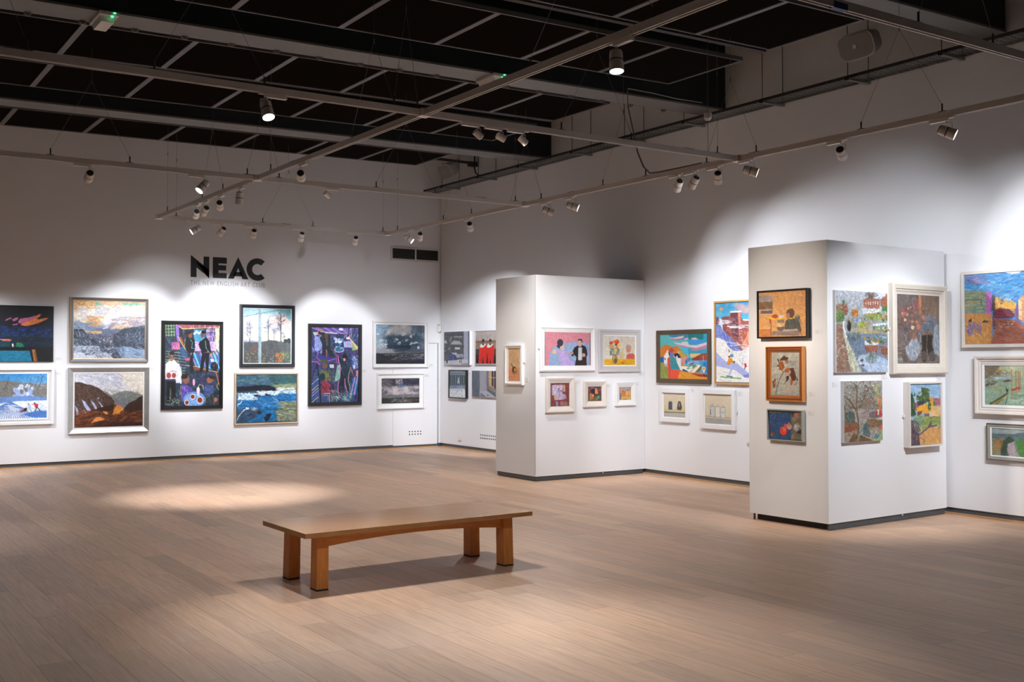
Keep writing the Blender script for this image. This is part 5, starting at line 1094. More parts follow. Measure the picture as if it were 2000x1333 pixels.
def a_sill(A):
    A.P('#5c6470', 925, 165, 1190, 165, 1190, 1075, 925, 1065); A.S(40, ['#545c68', '#666c76', '#707480'], 930, 170, 1185, 1060, 300, 30, 88, 3, .5)
    A.P('#9c9ca4', 1195, 170, 1420, 172, 1425, 850, 1240, 910, 1200, 1000).P('#6c7088', 1420, 170, 1480, 172, 1500, 820, 1430, 850).P('#a8885c', 1480, 172, 1620, 175, 1600, 760, 1500, 700).P('#c0a06c', 1510, 175, 1590, 175, 1580, 700, 1520, 690)
    A.P('#3c2c34', 1600, 175, 1760, 175, 1760, 860, 1600, 650).L('#d0c4c8', 14, 1665, 175, 1665, 860).L('#d8ccd0', 12, 1600, 402, 1760, 402).L('#d8ccd0', 8, 1480, 380, 1600, 385)
    A.P('#8c7454', 1500, 690, 1760, 830, 1760, 900, 1500, 780).P('#5c6070', 1430, 850, 1500, 790, 1760, 940, 1760, 1090)
    A.P('#acaab0', 1195, 880, 1420, 850, 1740, 1080, 1420, 1080, 1200, 1075).P('#6c7484', 1225, 930, 1290, 960, 1420, 1080, 1205, 1075).E('#4a4048', 1465, 1010, 36, 18).L('#505460', 8, 925, 1065, 1400, 1080)
def a_ladle(A):
    A.G('#d4a878', '#c9aa80', 205, 760); A.S(60, ['#dcb48c', '#c4a070', '#d8a880'], 180, 215, 490, 740, 160, 40, 80, 30, .35)
    A.P('#d9956c', 178, 760, 492, 760, 492, 1105, 178, 1105); A.S(30, ['#e09c70', '#d48a62'], 180, 780, 490, 1100, 140, 26, 5, 10, .4)
    A.L('#5a3a2c', 18, 258, 640, 300, 740).E('#8c6438', 335, 815, 62, 112).E('#4a2c14', 330, 790, 40, 70).E('#d8a848', 352, 800, 22, 46).E('#b07c30', 340, 890, 40, 34).E('#e8d090', 345, 770, 8, 20).E('#a87850', 410, 850, 26, 40, 0, .5, 6)
def a_couple(A):
    A.P('#cf8490', 260, 220, 1400, 235, 1400, 1085, 260, 1085)
    A.K(110, ['#b86a7c', '#d894a0', '#c47888'], 270, 240, 740, 640, 6, 12, .6).S(40, ['#d88c9c', '#c87c8c', '#e0a0ac'], 760, 250, 1380, 480, 120, 26, 0, 30, .4)
    A.P('#8fa4c8', 350, 1080, 370, 760, 450, 600, 600, 560, 760, 510, 980, 480, 1200, 480, 1380, 530, 1380, 1080)
    A.K(330, ['#b4c4e4', '#6c8cb8', '#7cb4bc', '#c8cce8', '#9c98d0'], 370, 500, 1370, 1070, 7, 13, .7)
    A.P('#cf8490', 260, 240, 740, 240, 700, 520, 560, 570, 440, 610, 370, 760, 345, 1085, 260, 1085).K(50, ['#b86a7c', '#d894a0'], 270, 250, 700, 520, 6, 11, .6)
    A.P('#b9a0d8', 545, 660, 600, 660, 650, 700, 750, 680, 770, 800, 900, 930, 1010, 1060, 640, 1065, 660, 880, 600, 760).S(40, ['#c8b4e4', '#a48cd0', '#d4b8e0'], 650, 800, 980, 1050, 60, 18, 50, 40, .4, poly=[640, 700, 760, 700, 1000, 1060, 645, 1060])
    A.P('#d4b09c', 630, 640, 650, 590, 720, 560, 750, 660, 690, 690).E('#d0b0a0', 708, 520, 30, 60).E('#3a3444', 640, 500, 78, 92).P('#3a3444', 555, 560, 640, 560, 625, 650, 560, 610)
    A.P('#dcb48c', 430, 720, 470, 660, 540, 680, 540, 770, 440, 775).L('#c8a094', 22, 560, 750, 640, 880).L('#c89c90', 26, 770, 740, 900, 745)
    A.P('#242226', 940, 740, 1000, 620, 1080, 570, 1180, 550, 1280, 590, 1320, 690, 1330, 800, 1300, 860, 1310, 1075, 1010, 1075, 1050, 860, 990, 800, 960, 850, 920, 820).P('#3a2224', 1150, 900, 1300, 880, 1310, 1075, 1130, 1075)
    A.P('#c4c8cc', 1100, 620, 1190, 615, 1195, 930, 1140, 945, 1092, 935).E('#c8a098', 1138, 520, 56, 82).P('#241c20', 1075, 440, 1100, 410, 1180, 405, 1205, 450, 1200, 500, 1160, 440).E('#c8988c', 1230, 810, 48, 46).E('#c8988c', 940, 755, 34, 36).L('#8c2c3c', 8, 880, 748, 940, 748)
def a_flowers(A):
    A.G('#cfc8ba', '#d2c9bb', 318, 890); A.S(70, ['#c4b09c', '#bfa890', '#d4ccc0', '#cfc4b4'], 640, 330, 1020, 700, 120, 30, 80, 20, .35).S(50, ['#dcd8cc', '#c8c4b8'], 260, 330, 640, 880, 120, 30, 70, 40, .4)
    A.E('#a49a98', 868, 600, 72, 64).E('#c48864', 866, 665, 62, 74).P('#c85c54', 805, 890, 815, 790, 880, 755, 960, 750, 1020, 800, 1025, 890).S(20, ['#d87068', '#b04840'], 815, 780, 1015, 885, 80, 16, 80, 20, .5)
    A.E('#cdb48c', 690, 800, 74, 90).E('#c08060', 650, 850, 10, 8).E('#c08060', 715, 835, 8, 8)
    A.P('#d8a21c', 255, 895, 1032, 890, 1030, 1062, 255, 1062).S(50, ['#e8b820', '#c8941c', '#f0c030'], 260, 900, 1025, 1055, 110, 16, 0, 12, .6).E('#c8801c', 725, 985, 50, 36).E('#c86c30', 710, 1000, 30, 16)
    A.E('#9c8454', 525, 900, 68, 120).E('#6c5438', 540, 940, 34, 60).E('#c4a46c', 500, 850, 20, 60)
    A.S(120, ['#2f4a30', '#4c6c44', '#3a5a4c', '#6c8454'], 400, 560, 640, 800, 60, 11, 60, 50, .85).L('#4c6850', 8, 380, 380, 410, 450).L('#4c6850', 8, 600, 380, 580, 450).L('#5c7858', 7, 715, 410, 690, 470)
    for (x, y, r, c) in ((430, 500, 44, '#b83c48'), (500, 470, 42, '#dc8440'), (580, 470, 56, '#d4492c'), (555, 540, 34, '#7c2430'), (620, 565, 46, '#e0b028'), (410, 570, 38, '#dca060'), (465, 600, 44, '#c89c50'), (530, 590, 32, '#dcaea0'), (548, 680, 42, '#d8b478'), (640, 610, 34, '#dcc09c'), (525, 745, 34, '#cfa890')):
        A.E(c, x, y, r, r*.95); A.S(7, [c, '#e8c0a0'], x-r*.5, y-r*.5, x+r*.5, y+r*.5, r*.6, 7, 0, 80, .5)
def a_studio(A):
    A.P('#7c3c3c', 232, 185, 592, 190, 590, 638, 232, 640); A.S(160, ['#8c4840', '#5c2c34', '#a06050', '#70404c', '#9c5058'], 235, 190, 590, 636, 40, 12, 60, 70, .7)
    A.P('#b9a8c4', 260, 225, 465, 222, 470, 395, 330, 420, 255, 420).S(50, ['#cdbcd8', '#9c8cb0', '#e0d4e8'], 262, 228, 465, 400, 40, 14, 60, 50, .6).P('#c49c78', 470, 225, 520, 225, 520, 350, 480, 360)
    A.P('#b8a4bc', 300, 440, 400, 400, 510, 400, 540, 460, 480, 500, 320, 510).S(30, ['#d4c0cc', '#8c7090'], 310, 410, 530, 505, 40, 10, -10, 30, .6).S(10, ['#382c40'], 350, 280, 450, 400, 36, 8, -20, 20).E('#c8a480', 320, 450, 26, 56)
    A.P('#7c94b8', 328, 540, 378, 540, 370, 636, 335, 636).P('#a86c74', 415, 540, 480, 530, 490, 610, 430, 620).P('#8c705c', 490, 545, 560, 545, 560, 620, 495, 620).L('#3c1c24', 10, 235, 190, 590, 195)
def a_still(A):
    A.S(160, ['#5c3038', '#8c4838', '#3c3448', '#c06838', '#703c30', '#4c4c58'], 968, 255, 1220, 545, 50, 14, 40, 70, .8)
    A.P('#d8844c', 1100, 290, 1140, 290, 1160, 400, 1100, 400).P('#c87848', 1000, 400, 1070, 380, 1060, 500, 1000, 520).E('#2c242c', 1060, 350, 40, 50).P('#6c5c8c', 1020, 262, 1100, 265, 1080, 300, 1030, 300).P('#3c4468', 1120, 262, 1210, 266, 1210, 300, 1130, 300)
    A.E('#1f7a5c', 1165, 470, 42, 36).E('#5cb494', 1165, 465, 16, 12).S(40, ['#4c7844', '#7c8c4c', '#c8a050', '#8c5c38'], 975, 440, 1150, 545, 40, 10, 40, 60, .8).E('#e8b890', 1060, 430, 14, 16)
def a_coast(A):
    A.G('#8fa0b0', '#c89c80', 255, 330).P('#dcaa58', 1600, 330, 1785, 330, 1785, 515, 1600, 515); A.S(60, ['#e8b860', '#d0984c', '#e0b478', '#c8885c'], 1590, 320, 1785, 515, 50, 14, 60, 60, .6)
    A.S(26, ['#b84c34', '#c86048'], 1595, 320, 1700, 430, 50, 10, -10, 30, .8).P('#6c788c', 1585, 380, 1620, 380, 1600, 510, 1585, 510).S(12, ['#9c6c9c', '#8c88b4'], 1690, 300, 1780, 330, 50, 8, -8, 8).S(14, ['#6c7c9c', '#a4a8b4'], 1650, 480, 1730, 518, 20, 8, 80, 20)
def a_harbour(A):
    A.P('#57b0b4', 180, 235, 1120, 220, 1120, 760, 180, 760)
    A.P('#3d7f9c', 350, 245, 730, 235, 730, 330, 640, 350, 380, 290).P('#2e9ab4', 730, 235, 1120, 225, 1120, 620, 740, 650).P('#0f7476', 735, 240, 1045, 230, 1045, 345, 800, 345, 750, 330)
    A.P('#3a8fcc', 755, 350, 1040, 345, 1100, 380, 940, 440, 760, 430).P('#3fb4d4', 560, 480, 740, 480, 740, 660, 690, 640)
    A.P('#cfc0c4', 345, 290, 450, 310, 660, 270, 650, 310, 520, 350, 400, 330).P('#b06c84', 360, 295, 480, 335, 650, 310, 560, 368, 440, 345).P('#d0a8b4', 660, 325, 745, 310, 745, 340, 680, 350).P('#d4b4bc', 800, 320, 900, 305, 920, 330, 960, 345, 830, 348)
    A.P('#cfc4c8', 450, 400, 600, 420, 640, 390, 740, 390, 760, 450, 900, 460, 1110, 400, 1110, 470, 900, 520, 700, 490, 540, 460).P('#b97c98', 480, 425, 700, 480, 900, 515, 1110, 450, 1110, 520, 900, 570, 780, 560, 860, 530, 620, 490)
    A.P('#c8742c', 185, 510, 250, 460, 310, 440, 370, 470, 440, 490, 520, 475, 580, 520, 640, 600, 740, 670, 740, 720, 600, 720, 185, 700).S(40, ['#d88438', '#b4642c', '#c87c44'], 190, 490, 640, 690, 90, 18, -50, 40, .5).P('#b89c48', 520, 560, 600, 560, 720, 680, 620, 690)
    A.P('#dcb878', 780, 625, 1000, 620, 900, 690, 790, 700).P('#8c3c34', 790, 740, 900, 680, 1000, 630, 1110, 610, 1110, 755, 850, 760).P('#a04438', 980, 650, 1110, 615, 1110, 755, 960, 755)
    A.P('#1f5fae', 185, 695, 270, 690, 270, 800, 185, 800).P('#4f9ac4', 790, 760, 1118, 758, 1118, 1020, 950, 1010, 1000, 840).P('#8aa0dc', 720, 790, 900, 765, 960, 770, 960, 830, 700, 830).P('#2c84c4', 1030, 780, 1118, 770, 1118, 1000, 1040, 1010)
    A.P('#8c9048', 185, 800, 330, 820, 350, 1120, 185, 1118).S(30, ['#9ca04c', '#788440'], 190, 810, 340, 1110, 110, 16, 70, 20, .5)
    A.P('#e2e0dc', 260, 680, 330, 550, 350, 560, 345, 600, 385, 670, 330, 720, 325, 830, 260, 820).P('#1c2c48', 345, 595, 370, 600, 388, 670, 365, 672).E('#242c40', 282, 730, 10, 24).P('#c8a4b0', 262, 820, 330, 840, 330, 890, 270, 870)
    A.E('#b84840', 412, 560, 46, 48).P('#6c74a8', 380, 600, 450, 600, 460, 700, 380, 690)
    A.P('#d94838', 330, 720, 375, 680, 395, 930, 600, 950, 590, 1120, 350, 1120).P('#e0533c', 395, 930, 610, 955, 550, 1060, 545, 1130, 395, 1120)
    A.P('#2f8a94', 380, 700, 480, 690, 530, 830, 580, 940, 395, 925).S(24, ['#3c98a0', '#4c7c98'], 390, 710, 560, 930, 100, 18, 60, 30, .5)
    A.P('#16263c', 460, 630, 550, 610, 600, 710, 480, 700).P('#e0dcdc', 440, 660, 470, 700, 600, 715, 600, 880, 640, 960, 590, 950, 520, 800, 500, 700).E('#dcdce4', 520, 690, 16, 24).P('#cfc8c4', 525, 590, 560, 585, 560, 640)
    A.P('#c48c94', 600, 700, 740, 680, 690, 780, 660, 860, 600, 860).P('#d87c24', 610, 800, 650, 800, 660, 870, 740, 860, 720, 890, 620, 880).P('#3474a4', 680, 770, 740, 700, 790, 720, 760, 780, 700, 840)
    A.P('#e4e0d4', 590, 870, 760, 880, 910, 840, 1000, 850, 870, 1010, 780, 1000, 640, 950).P('#2f8c4c', 710, 920, 780, 860, 915, 845, 850, 910, 740, 930).P('#dcdccc', 740, 910, 800, 870, 850, 880, 790, 920).P('#7c3430', 745, 840, 870, 790, 850, 820, 790, 845)
    A.L('#b83838', 10, 780, 990, 920, 860).P('#6c6838', 860, 1005, 1005, 845, 1000, 920, 940, 1010).P('#24407c', 620, 960, 640, 925, 700, 950, 760, 990, 720, 990)
    A.P('#dc942c', 600, 960, 780, 1000, 900, 1050, 1118, 1080, 1118, 1135, 540, 1128, 545, 1060).P('#8c1c34', 770, 1000, 920, 1015, 1110, 1030, 1118, 1085, 940, 1070).S(30, ['#e8a43c', '#c8842c'], 560, 980, 1000, 1120, 110, 18, 15, 15, .4)
    A.L('#d8dcd8', 6, 1040, 660, 1040, 780).P('#e8dcc0', 1010, 900, 1050, 870, 1090, 905, 1060, 1000, 1040, 1000).E('#d88424', 1050, 918, 22, 28).L('#243c84', 10, 1050, 860, 1068, 820).L('#c8d4d8', 6, 738, 620, 738, 840)
def a_ski(A):
    A.G('#3488b8', '#58b4d4', 60, 330).K(24, ['#5c9cc0', '#8cb8d0'], 100, 110, 420, 260, 12, 30, .4, 6, 1.6).E('#c89c58', 172, 180, 28, 24).K(16, ['#c8a8a8', '#b898a8'], 420, 90, 780, 230, 20, 50, .5, 6, 1.6)
    A.P('#7c4a50', 98, 300, 130, 290, 160, 380, 98, 420).P('#8a4c4a', 180, 300, 220, 290, 300, 290, 310, 240, 310, 640, 200, 480)
    A.P('#a85c50', 310, 225, 455, 215, 460, 300, 490, 350, 560, 350, 785, 330, 785, 700, 560, 720, 470, 780, 380, 700, 300, 560, 250, 420)
    A.P('#6c3c48', 310, 235, 410, 235, 415, 500, 420, 640, 330, 560).P('#dc947c', 415, 225, 450, 225, 455, 420, 440, 640, 425, 420).P('#e09878', 470, 700, 540, 560, 600, 430, 785, 430, 785, 680, 560, 720, 480, 785)
    A.S(160, ['#8c4c4c', '#5c3844', '#b86c58', '#a08090', '#c8c0cc'], 190, 300, 470, 720, 40, 8, 10, 30, .7, poly=[190, 330, 310, 240, 460, 300, 470, 760, 380, 700, 250, 560]).S(50, ['#e8a47c', '#c86c48', '#f0b490', '#b87890'], 450, 440, 785, 740, 70, 14, 65, 20, .7)
    A.L('#dfe2ea', 22, 310, 225, 455, 215).S(24, ['#e8eaf0', '#c0c4d8'], 290, 410, 780, 460, 90, 18, -4, 10).S(20, ['#dce0ea'], 150, 340, 310, 400, 70, 10, 5, 12)
    A.P('#6a78c0', 100, 400, 160, 410, 220, 520, 320, 600, 400, 690, 470, 785, 340, 780, 240, 700, 100, 600).S(110, ['#8c98d4', '#4c5cac', '#b4bce4', '#98a0d8'], 100, 420, 440, 780, 50, 9, 78, 14, .7, poly=[100, 420, 160, 430, 320, 620, 420, 780, 340, 780, 100, 600])
    A.P('#e9e6e2', 100, 595, 160, 605, 230, 650, 290, 740, 350, 785, 470, 785, 560, 720, 785, 600, 785, 1240, 100, 1235)
    A.S(60, ['#f4f0ea', '#dcdcea', '#ece8e0'], 110, 650, 780, 1220, 120, 26, 20, 30, .5)
    A.P('#a8b0e0', 105, 800, 180, 880, 240, 930, 400, 960, 560, 1090, 785, 1160, 785, 1230, 500, 1150, 380, 1060, 200, 1020, 105, 1000).P('#7c88cc', 480, 1130, 560, 1105, 600, 1140, 510, 1165)
    A.P('#dc8c1c', 255, 980, 280, 890, 320, 880, 345, 930, 370, 935, 360, 960, 310, 950, 290, 990).E('#5c8ca8', 325, 852, 26, 24).E('#5c3c28', 290, 868, 14, 14).P('#b4bcd8', 285, 980, 325, 990, 335, 1050, 300, 1130, 275, 1130, 305, 1050).L('#4c9c3c', 14, 170, 1152, 330, 1168, 455, 1172).L('#2c7088', 16, 255, 1140, 330, 1150).E('#3c5c30', 360, 940, 14, 14)
    A.P('#c83040', 500, 960, 530, 955, 540, 1010, 510, 1015).L('#2c2c38', 10, 515, 1010, 505, 1040).L('#3c3c48', 4, 480, 880, 485, 980, 430, 910).E('#d87050', 290, 790, 10, 20).S(10, ['#4c5068'], 200, 700, 460, 860, 30, 6, 60, 40)
def a_jars1(A):
    A.G('#d9cdb8', '#cfc39c', 235, 540).K(20, ['#d8c890', '#dcd0bc'], 250, 260, 630, 520, 20, 50, .3, 8)
    A.P('#c8b888', 240, 515, 635, 535, 635, 575, 240, 558).P('#56564c', 240, 560, 635, 575, 635, 590, 240, 575).P('#b4b0a8', 240, 578, 635, 592, 632, 662, 240, 642)
    A.P('#57545a', 318, 395, 335, 375, 375, 375, 390, 400, 392, 525, 318, 525).P('#8c8c94', 328, 370, 378, 370, 378, 380, 328, 380).E('#cfccc8', 430, 465, 40, 60).P('#54463c', 500, 375, 545, 375, 570, 490, 555, 535, 485, 530, 475, 500).E('#a89884', 520, 440, 9, 40)
def a_jars2(A):
    A.G('#d8c8b0', '#d4c8a8', 235, 680).K(20, ['#dccca8', '#d8ccc0'], 1060, 260, 1590, 640, 30, 70, .3, 10)
    A.P('#c0a870', 1050, 660, 1600, 700, 1600, 730, 1050, 700).P('#c4bcb8', 1050, 695, 1600, 730, 1600, 765, 1050, 725).P('#a8a49c', 1050, 725, 1600, 765, 1600, 845, 1050, 820).L('#6c6864', 6, 1050, 722, 1600, 762)
    for (x, y0, c) in ((1200, 470, '#c3c7c6'), (1312, 478, '#dcd4c4'), (1422, 490, '#cfd0cc')):
        A.P(c, x-42, y0, x+40, y0, x+52, y0+210, x+10, y0+232, x-48, y0+215).P(c, x-30, y0-30, x+26, y0-32, x+30, y0, x-32, y0).L('#3c4048', 7, x-42, y0, x+42, y0).L('#5c6068', 5, x-42, y0, x-48, y0+214, x+8, y0+232, x+52, y0+210, x+40, y0).L('#3c4048', 5, x-20, y0-40, x, y0-20, x+20, y0-42)
    A.L('#24282c', 11, 1160, 540, 1155, 600, 1172, 640).L('#4c545c', 7, 1380, 590, 1420, 605, 1465, 600)
def a_child(A):
    A.P('#d39a5e', 160, 180, 1210, 125, 1215, 1140, 160, 1155); A.S(420, ['#dca466', '#c88a50', '#e0b480', '#c47a48', '#b88c6c', '#d8a884'], 165, 150, 1210, 900, 60, 22, 60, 70, .4)
    A.S(80, ['#a87058', '#b86c4c', '#8c7c74', '#c8644c'], 480, 250, 1150, 600, 26, 12, 60, 60, .6)
    A.P('#a0908c', 165, 260, 460, 250, 462, 380, 165, 385).S(30, ['#b4a8a8', '#8c8488'], 170, 260, 460, 380, 90, 22, 0, 15, .5).P('#7c5c44', 165, 390, 465, 380, 465, 550, 165, 555).S(30, ['#8c6c4c', '#6c4c3c', '#947c64'], 170, 395, 460, 545, 80, 20, 10, 30, .6).L('#c8bcb8', 12, 165, 572, 465, 556).P('#6c5c5c', 200, 580, 460, 570, 460, 640, 200, 645).L('#ccb8a0', 12, 165, 665, 470, 652)
    A.P('#cc8448', 165, 980, 430, 975, 420, 1150, 165, 1155).L('#d8b890', 14, 165, 968, 420, 960).S(40, ['#d08c4c', '#b8703c'], 165, 990, 440, 1140, 100, 18, 0, 10, .5)
    A.L('#e0b018', 30, 385, 735, 500, 765, 650, 755, 780, 700).E('#a8462c', 515, 700, 66, 44).P('#c8ccd4', 590, 740, 640, 680, 720, 680, 680, 735).L('#5c3c30', 14, 400, 760, 430, 900, 420, 1110).P('#a84c3c', 380, 760, 440, 770, 430, 870, 400, 850).L('#c8a484', 8, 550, 780, 555, 980)
    A.P('#86705c', 560, 780, 720, 770, 720, 850, 580, 840).E('#6c5c5c', 640, 960, 84, 60).E('#d8b070', 620, 900, 70, 36).S(14, ['#8c4c2c', '#e8c480'], 560, 870, 690, 930, 30, 12)
    A.E('#5c4034', 856, 640, 92, 104).E('#b07050', 800, 690, 44, 62).P('#4c4c44', 750, 800, 840, 740, 920, 740, 1040, 780, 1100, 1000, 1090, 1060, 720, 980).S(60, ['#5c5c54', '#3c3c3c', '#746c5c', '#4c5c5c'], 730, 760, 1090, 1000, 50, 16, 60, 50, .6).E('#c8a83c', 870, 748, 50, 16).E('#5c5c54', 1010, 730, 56, 56).E('#8c8c84', 1000, 700, 30, 20)
    A.P('#84746c', 470, 1030, 1040, 1000, 1060, 1130, 440, 1120).P('#b0a090', 700, 1000, 1010, 975, 1020, 1010, 680, 1040).S(50, ['#94847c', '#6c5c58', '#a8705c'], 450, 1030, 1060, 1130, 90, 16, 0, 10, .6).L('#8c4c34', 18, 1060, 1000, 1110, 1130)
def a_leaves(A):
    A.G('#b4b0a4', '#a8a498', 255, 1090); A.S(130, ['#c8c4b8', '#a09c90', '#8c9088', '#bcb8ac'], 210, 265, 760, 1080, 140, 22, -15, 40, .5, curve=.5)
    A.S(24, ['#7c8480', '#8c9490'], 560, 400, 760, 720, 110, 16, -30, 30, .6, curve=.6)
    A.L('#4a4438', 13, 460, 610, 400, 720, 340, 850, 290, 1060)
    A.P('#8c4c20', 350, 440, 430, 430, 470, 540, 430, 605, 365, 595).P('#a85c28', 370, 470, 420, 450, 440, 560, 400, 595).P('#5c3418', 330, 360, 360, 410, 350, 450, 325, 400)
    A.P('#4c3828', 370, 400, 420, 350, 460, 310, 490, 340, 550, 350, 520, 420, 450, 410, 380, 420).P('#9c6038', 470, 410, 540, 390, 545, 440, 510, 490).P('#3c2c20', 310, 520, 350, 490, 350, 530)
    A.P('#b05a24', 470, 590, 540, 550, 580, 570, 570, 620, 520, 650, 480, 650).P('#5a2c18', 570, 560, 650, 560, 680, 650, 700, 740, 680, 810, 610, 800, 590, 720, 560, 700, 600, 640).P('#c49070', 530, 650, 580, 670, 560, 710)
    A.P('#3c2018', 500, 720, 560, 710, 550, 780, 480, 850, 450, 880, 500, 800).P('#a85c38', 590, 790, 640, 800, 620, 880, 595, 905, 580, 860).P('#70402c', 220, 820, 290, 760, 280, 900, 260, 960, 240, 920).P('#c88460', 250, 830, 280, 810, 265, 900).E('#c89c7c', 545, 1000, 22, 44).P('#8c6450', 630, 920, 720, 820, 700, 880).P('#3a4444', 690, 720, 740, 780, 720, 820)
    A.S(40, ['#2c2018', '#70381c', '#c06c34'], 370, 420, 690, 800, 50, 7, 60, 50, .5)
def a_tomato(A):
    A.P('#2f4c78', 180, 180, 860, 200, 850, 1090, 180, 1050); A.S(260, ['#34588c', '#28406c', '#3c6494', '#444c70', '#2c5478'], 190, 200, 850, 1090, 110, 30, 30, 70, .5)
    A.S(40, ['#6c5c54', '#7c6858', '#4c4c54'], 190, 185, 760, 260, 90, 26, 3, 12, .6).S(16, ['#c8d0d4', '#8ca0b4'], 210, 270, 700, 640, 40, 18, 60, 40, .6)
    A.P('#6c6254', 850, 200, 1190, 210, 1190, 1120, 850, 1100, 880, 700, 850, 560).S(140, ['#7c7060', '#8c8468', '#5c5248', '#968c78', '#6a5a50'], 860, 210, 1190, 1110, 90, 26, 50, 50, .5)
    A.E('#a8605c', 1030, 300, 90, 64, 30).E('#8c8458', 960, 440, 70, 60).P('#3c3c38', 850, 230, 980, 220, 900, 380).S(30, ['#a87c68', '#c0a088', '#5c6c74'], 880, 280, 1130, 500, 60, 20, -20, 40, .5)
    A.E('#9c98a0', 1010, 710, 80, 116, -10).E('#b8b8c0', 1000, 680, 44, 70).P('#3c2c24', 1040, 840, 1170, 760, 1180, 920, 1060, 900).L('#c8bc98', 22, 1040, 560, 1150, 720)
    A.E('#c05c64', 700, 660, 60, 70).E('#c89084', 805, 680, 80, 96).P('#b07c84', 770, 540, 810, 540, 840, 640, 760, 640)
    A.E('#7c1c20', 620, 830, 122, 150).E('#d8443c', 620, 815, 112, 140).E('#e87c60', 620, 780, 60, 80, 0, .6, 3).E('#c84820', 640, 890, 60, 50).S(20, ['#f0a080', '#b02c2c', '#e86048'], 530, 700, 710, 930, 60, 14, 70, 50, .6).E('#38241c', 590, 790, 8, 40)
    A.E('#7c4c3c', 290, 900, 80, 56).E('#8c8458', 265, 955, 34, 36).E('#5c3c3c', 235, 705, 30, 46).P('#947c58', 860, 960, 950, 950, 930, 1100, 850, 1095)
def a_canal(A):
    A.G('#bcc0cc', '#98a0a4', 50, 480)
    A.S(700, ['#6c6c58', '#8c8c78', '#5c5a48', '#a4a4a0', '#7c8474', '#c4c4cc', '#544c3c'], 90, 60, 860, 500, 34, 5, 85, 40, .75)
    A.P('#d4d8e4', 560, 70, 860, 90, 860, 200, 700, 160, 560, 180).S(60, ['#e4e6ee', '#a8b0c4'], 480, 70, 860, 190, 40, 10, 0, 60, .5)
    for _ in range(90): 
        a = A.r.uniform(-1.3, 1.3); A.L('#5c5448', 3, 620, 170, 620+math.sin(a)*110, 170-math.cos(a)*100)
    A.P('#9a604c', 500, 200, 580, 165, 740, 200, 740, 340, 600, 330, 500, 300).P('#a06450', 750, 200, 860, 110, 860, 370, 755, 340).S(90, ['#b47860', '#7c4a3c', '#c8a890', '#8c5444'], 505, 190, 860, 340, 24, 7, 88, 6, .75).L('#5c3c34', 6, 500, 200, 580, 165, 740, 200)
    for k in range(6): A.P('#d8d4d0', 530+k*36, 225, 542+k*36, 227, 542+k*36, 270, 530+k*36, 268)
    A.P('#d8dcdf', 485, 330, 740, 330, 740, 390, 485, 400).S(40, ['#f0f2f4', '#7c8890', '#b0b8bc'], 490, 325, 740, 400, 34, 8, 88, 10).P('#c8ccd0', 745, 300, 775, 300, 775, 370, 745, 370)
    A.P('#8c6c54', 90, 270, 200, 260, 200, 420, 90, 420).P('#7c4c3c', 190, 260, 262, 260, 262, 420, 195, 440).S(60, ['#c0b0a0', '#5c3c34', '#a87c64'], 92, 265, 262, 430, 26, 8, 88, 8).E('#4c6c3c', 205, 240, 20, 40)
    A.K(50, ['#5c7c3c', '#78904c', '#486838'], 92, 360, 200, 520, 12, 24, .7).K(40, ['#b87430', '#c8843c', '#a4642c'], 330, 350, 410, 440, 10, 20, .8).K(60, ['#6c8c3c', '#546c34', '#8c9c4c', '#b07830'], 490, 400, 860, 500, 10, 22, .75).K(24, ['#487844'], 780, 300, 860, 370, 10, 24, .8)
    A.P('#8a8a78', 245, 480, 480, 460, 480, 560, 400, 620, 245, 600).E('#1f1d1a', 287, 590, 30, 78).S(30, ['#a4a490', '#6c6c5c'], 250, 470, 480, 560, 40, 8, 10, 30, .6).K(16, ['#6c7cb0', '#9caccc'], 360, 470, 440, 560, 10, 22, .7)
    A.K(50, ['#98a838', '#b0b848', '#7c8c34', '#a09450'], 430, 530, 580, 610, 10, 22, .8).S(60, ['#8c6c74', '#a8908c', '#6c5c70'], 490, 500, 680, 600, 30, 10, 60, 50, .6)
    A.P('#40564c', 640, 590, 860, 560, 860, 690, 640, 650).P('#6f8f84', 655, 600, 860, 570, 860, 605, 655, 630).S(16, ['#c8b060', '#d8d8c0'], 660, 610, 860, 650, 26, 12, 8, 8).P('#e2e6ea', 640, 560, 860, 540, 860, 565, 645, 590)
    A.P('#a89878', 330, 600, 500, 640, 860, 690, 860, 730, 480, 690, 340, 650).S(40, ['#c8b44c', '#a87c40', '#b0b060'], 400, 630, 860, 720, 60, 8, 8, 6, .7)
    A.P('#6c7c90', 240, 700, 860, 700, 860, 1270, 440, 1270, 230, 740)
    A.S(260, ['#7c8ca4', '#8c9cb0', '#54646c', '#98a8bc', '#3c5050', '#a4b4c8'], 250, 700, 860, 1270, 50, 8, 88, 20, .6, poly=[240, 700, 860, 700, 860, 1270, 440, 1270, 230, 740])
    A.S(60, ['#385c58', '#8c8c48', '#4c4438'], 240, 690, 460, 800, 40, 9, 88, 10, .7).P('#8a5444', 515, 870, 720, 870, 700, 980, 530, 970).P('#84503c', 740, 880, 860, 900, 860, 1060, 790, 1020).S(70, ['#c8b4a8', '#6c4038', '#a87060'], 515, 870, 860, 1010, 26, 8, 88, 6, .75).P('#d4d8de', 520, 810, 720, 820, 720, 870, 520, 870).K(40, ['#6c7c3c', '#a87c3c', '#4c5c38'], 480, 760, 860, 840, 10, 20, .7).P('#5c7c80', 660, 730, 860, 745, 860, 790, 680, 780).S(14, ['#c8dcdc'], 670, 735, 860, 785, 30, 8, 8, 4)
    A.P('#b4c4dc', 450, 1030, 560, 1000, 800, 1060, 860, 1100, 860, 1270, 560, 1270, 400, 1100).S(120, ['#d0dcec', '#8ca4c8', '#b8c8e0', '#5c88b4', '#c8b8a0'], 420, 1010, 860, 1260, 60, 9, 20, 40, .6)
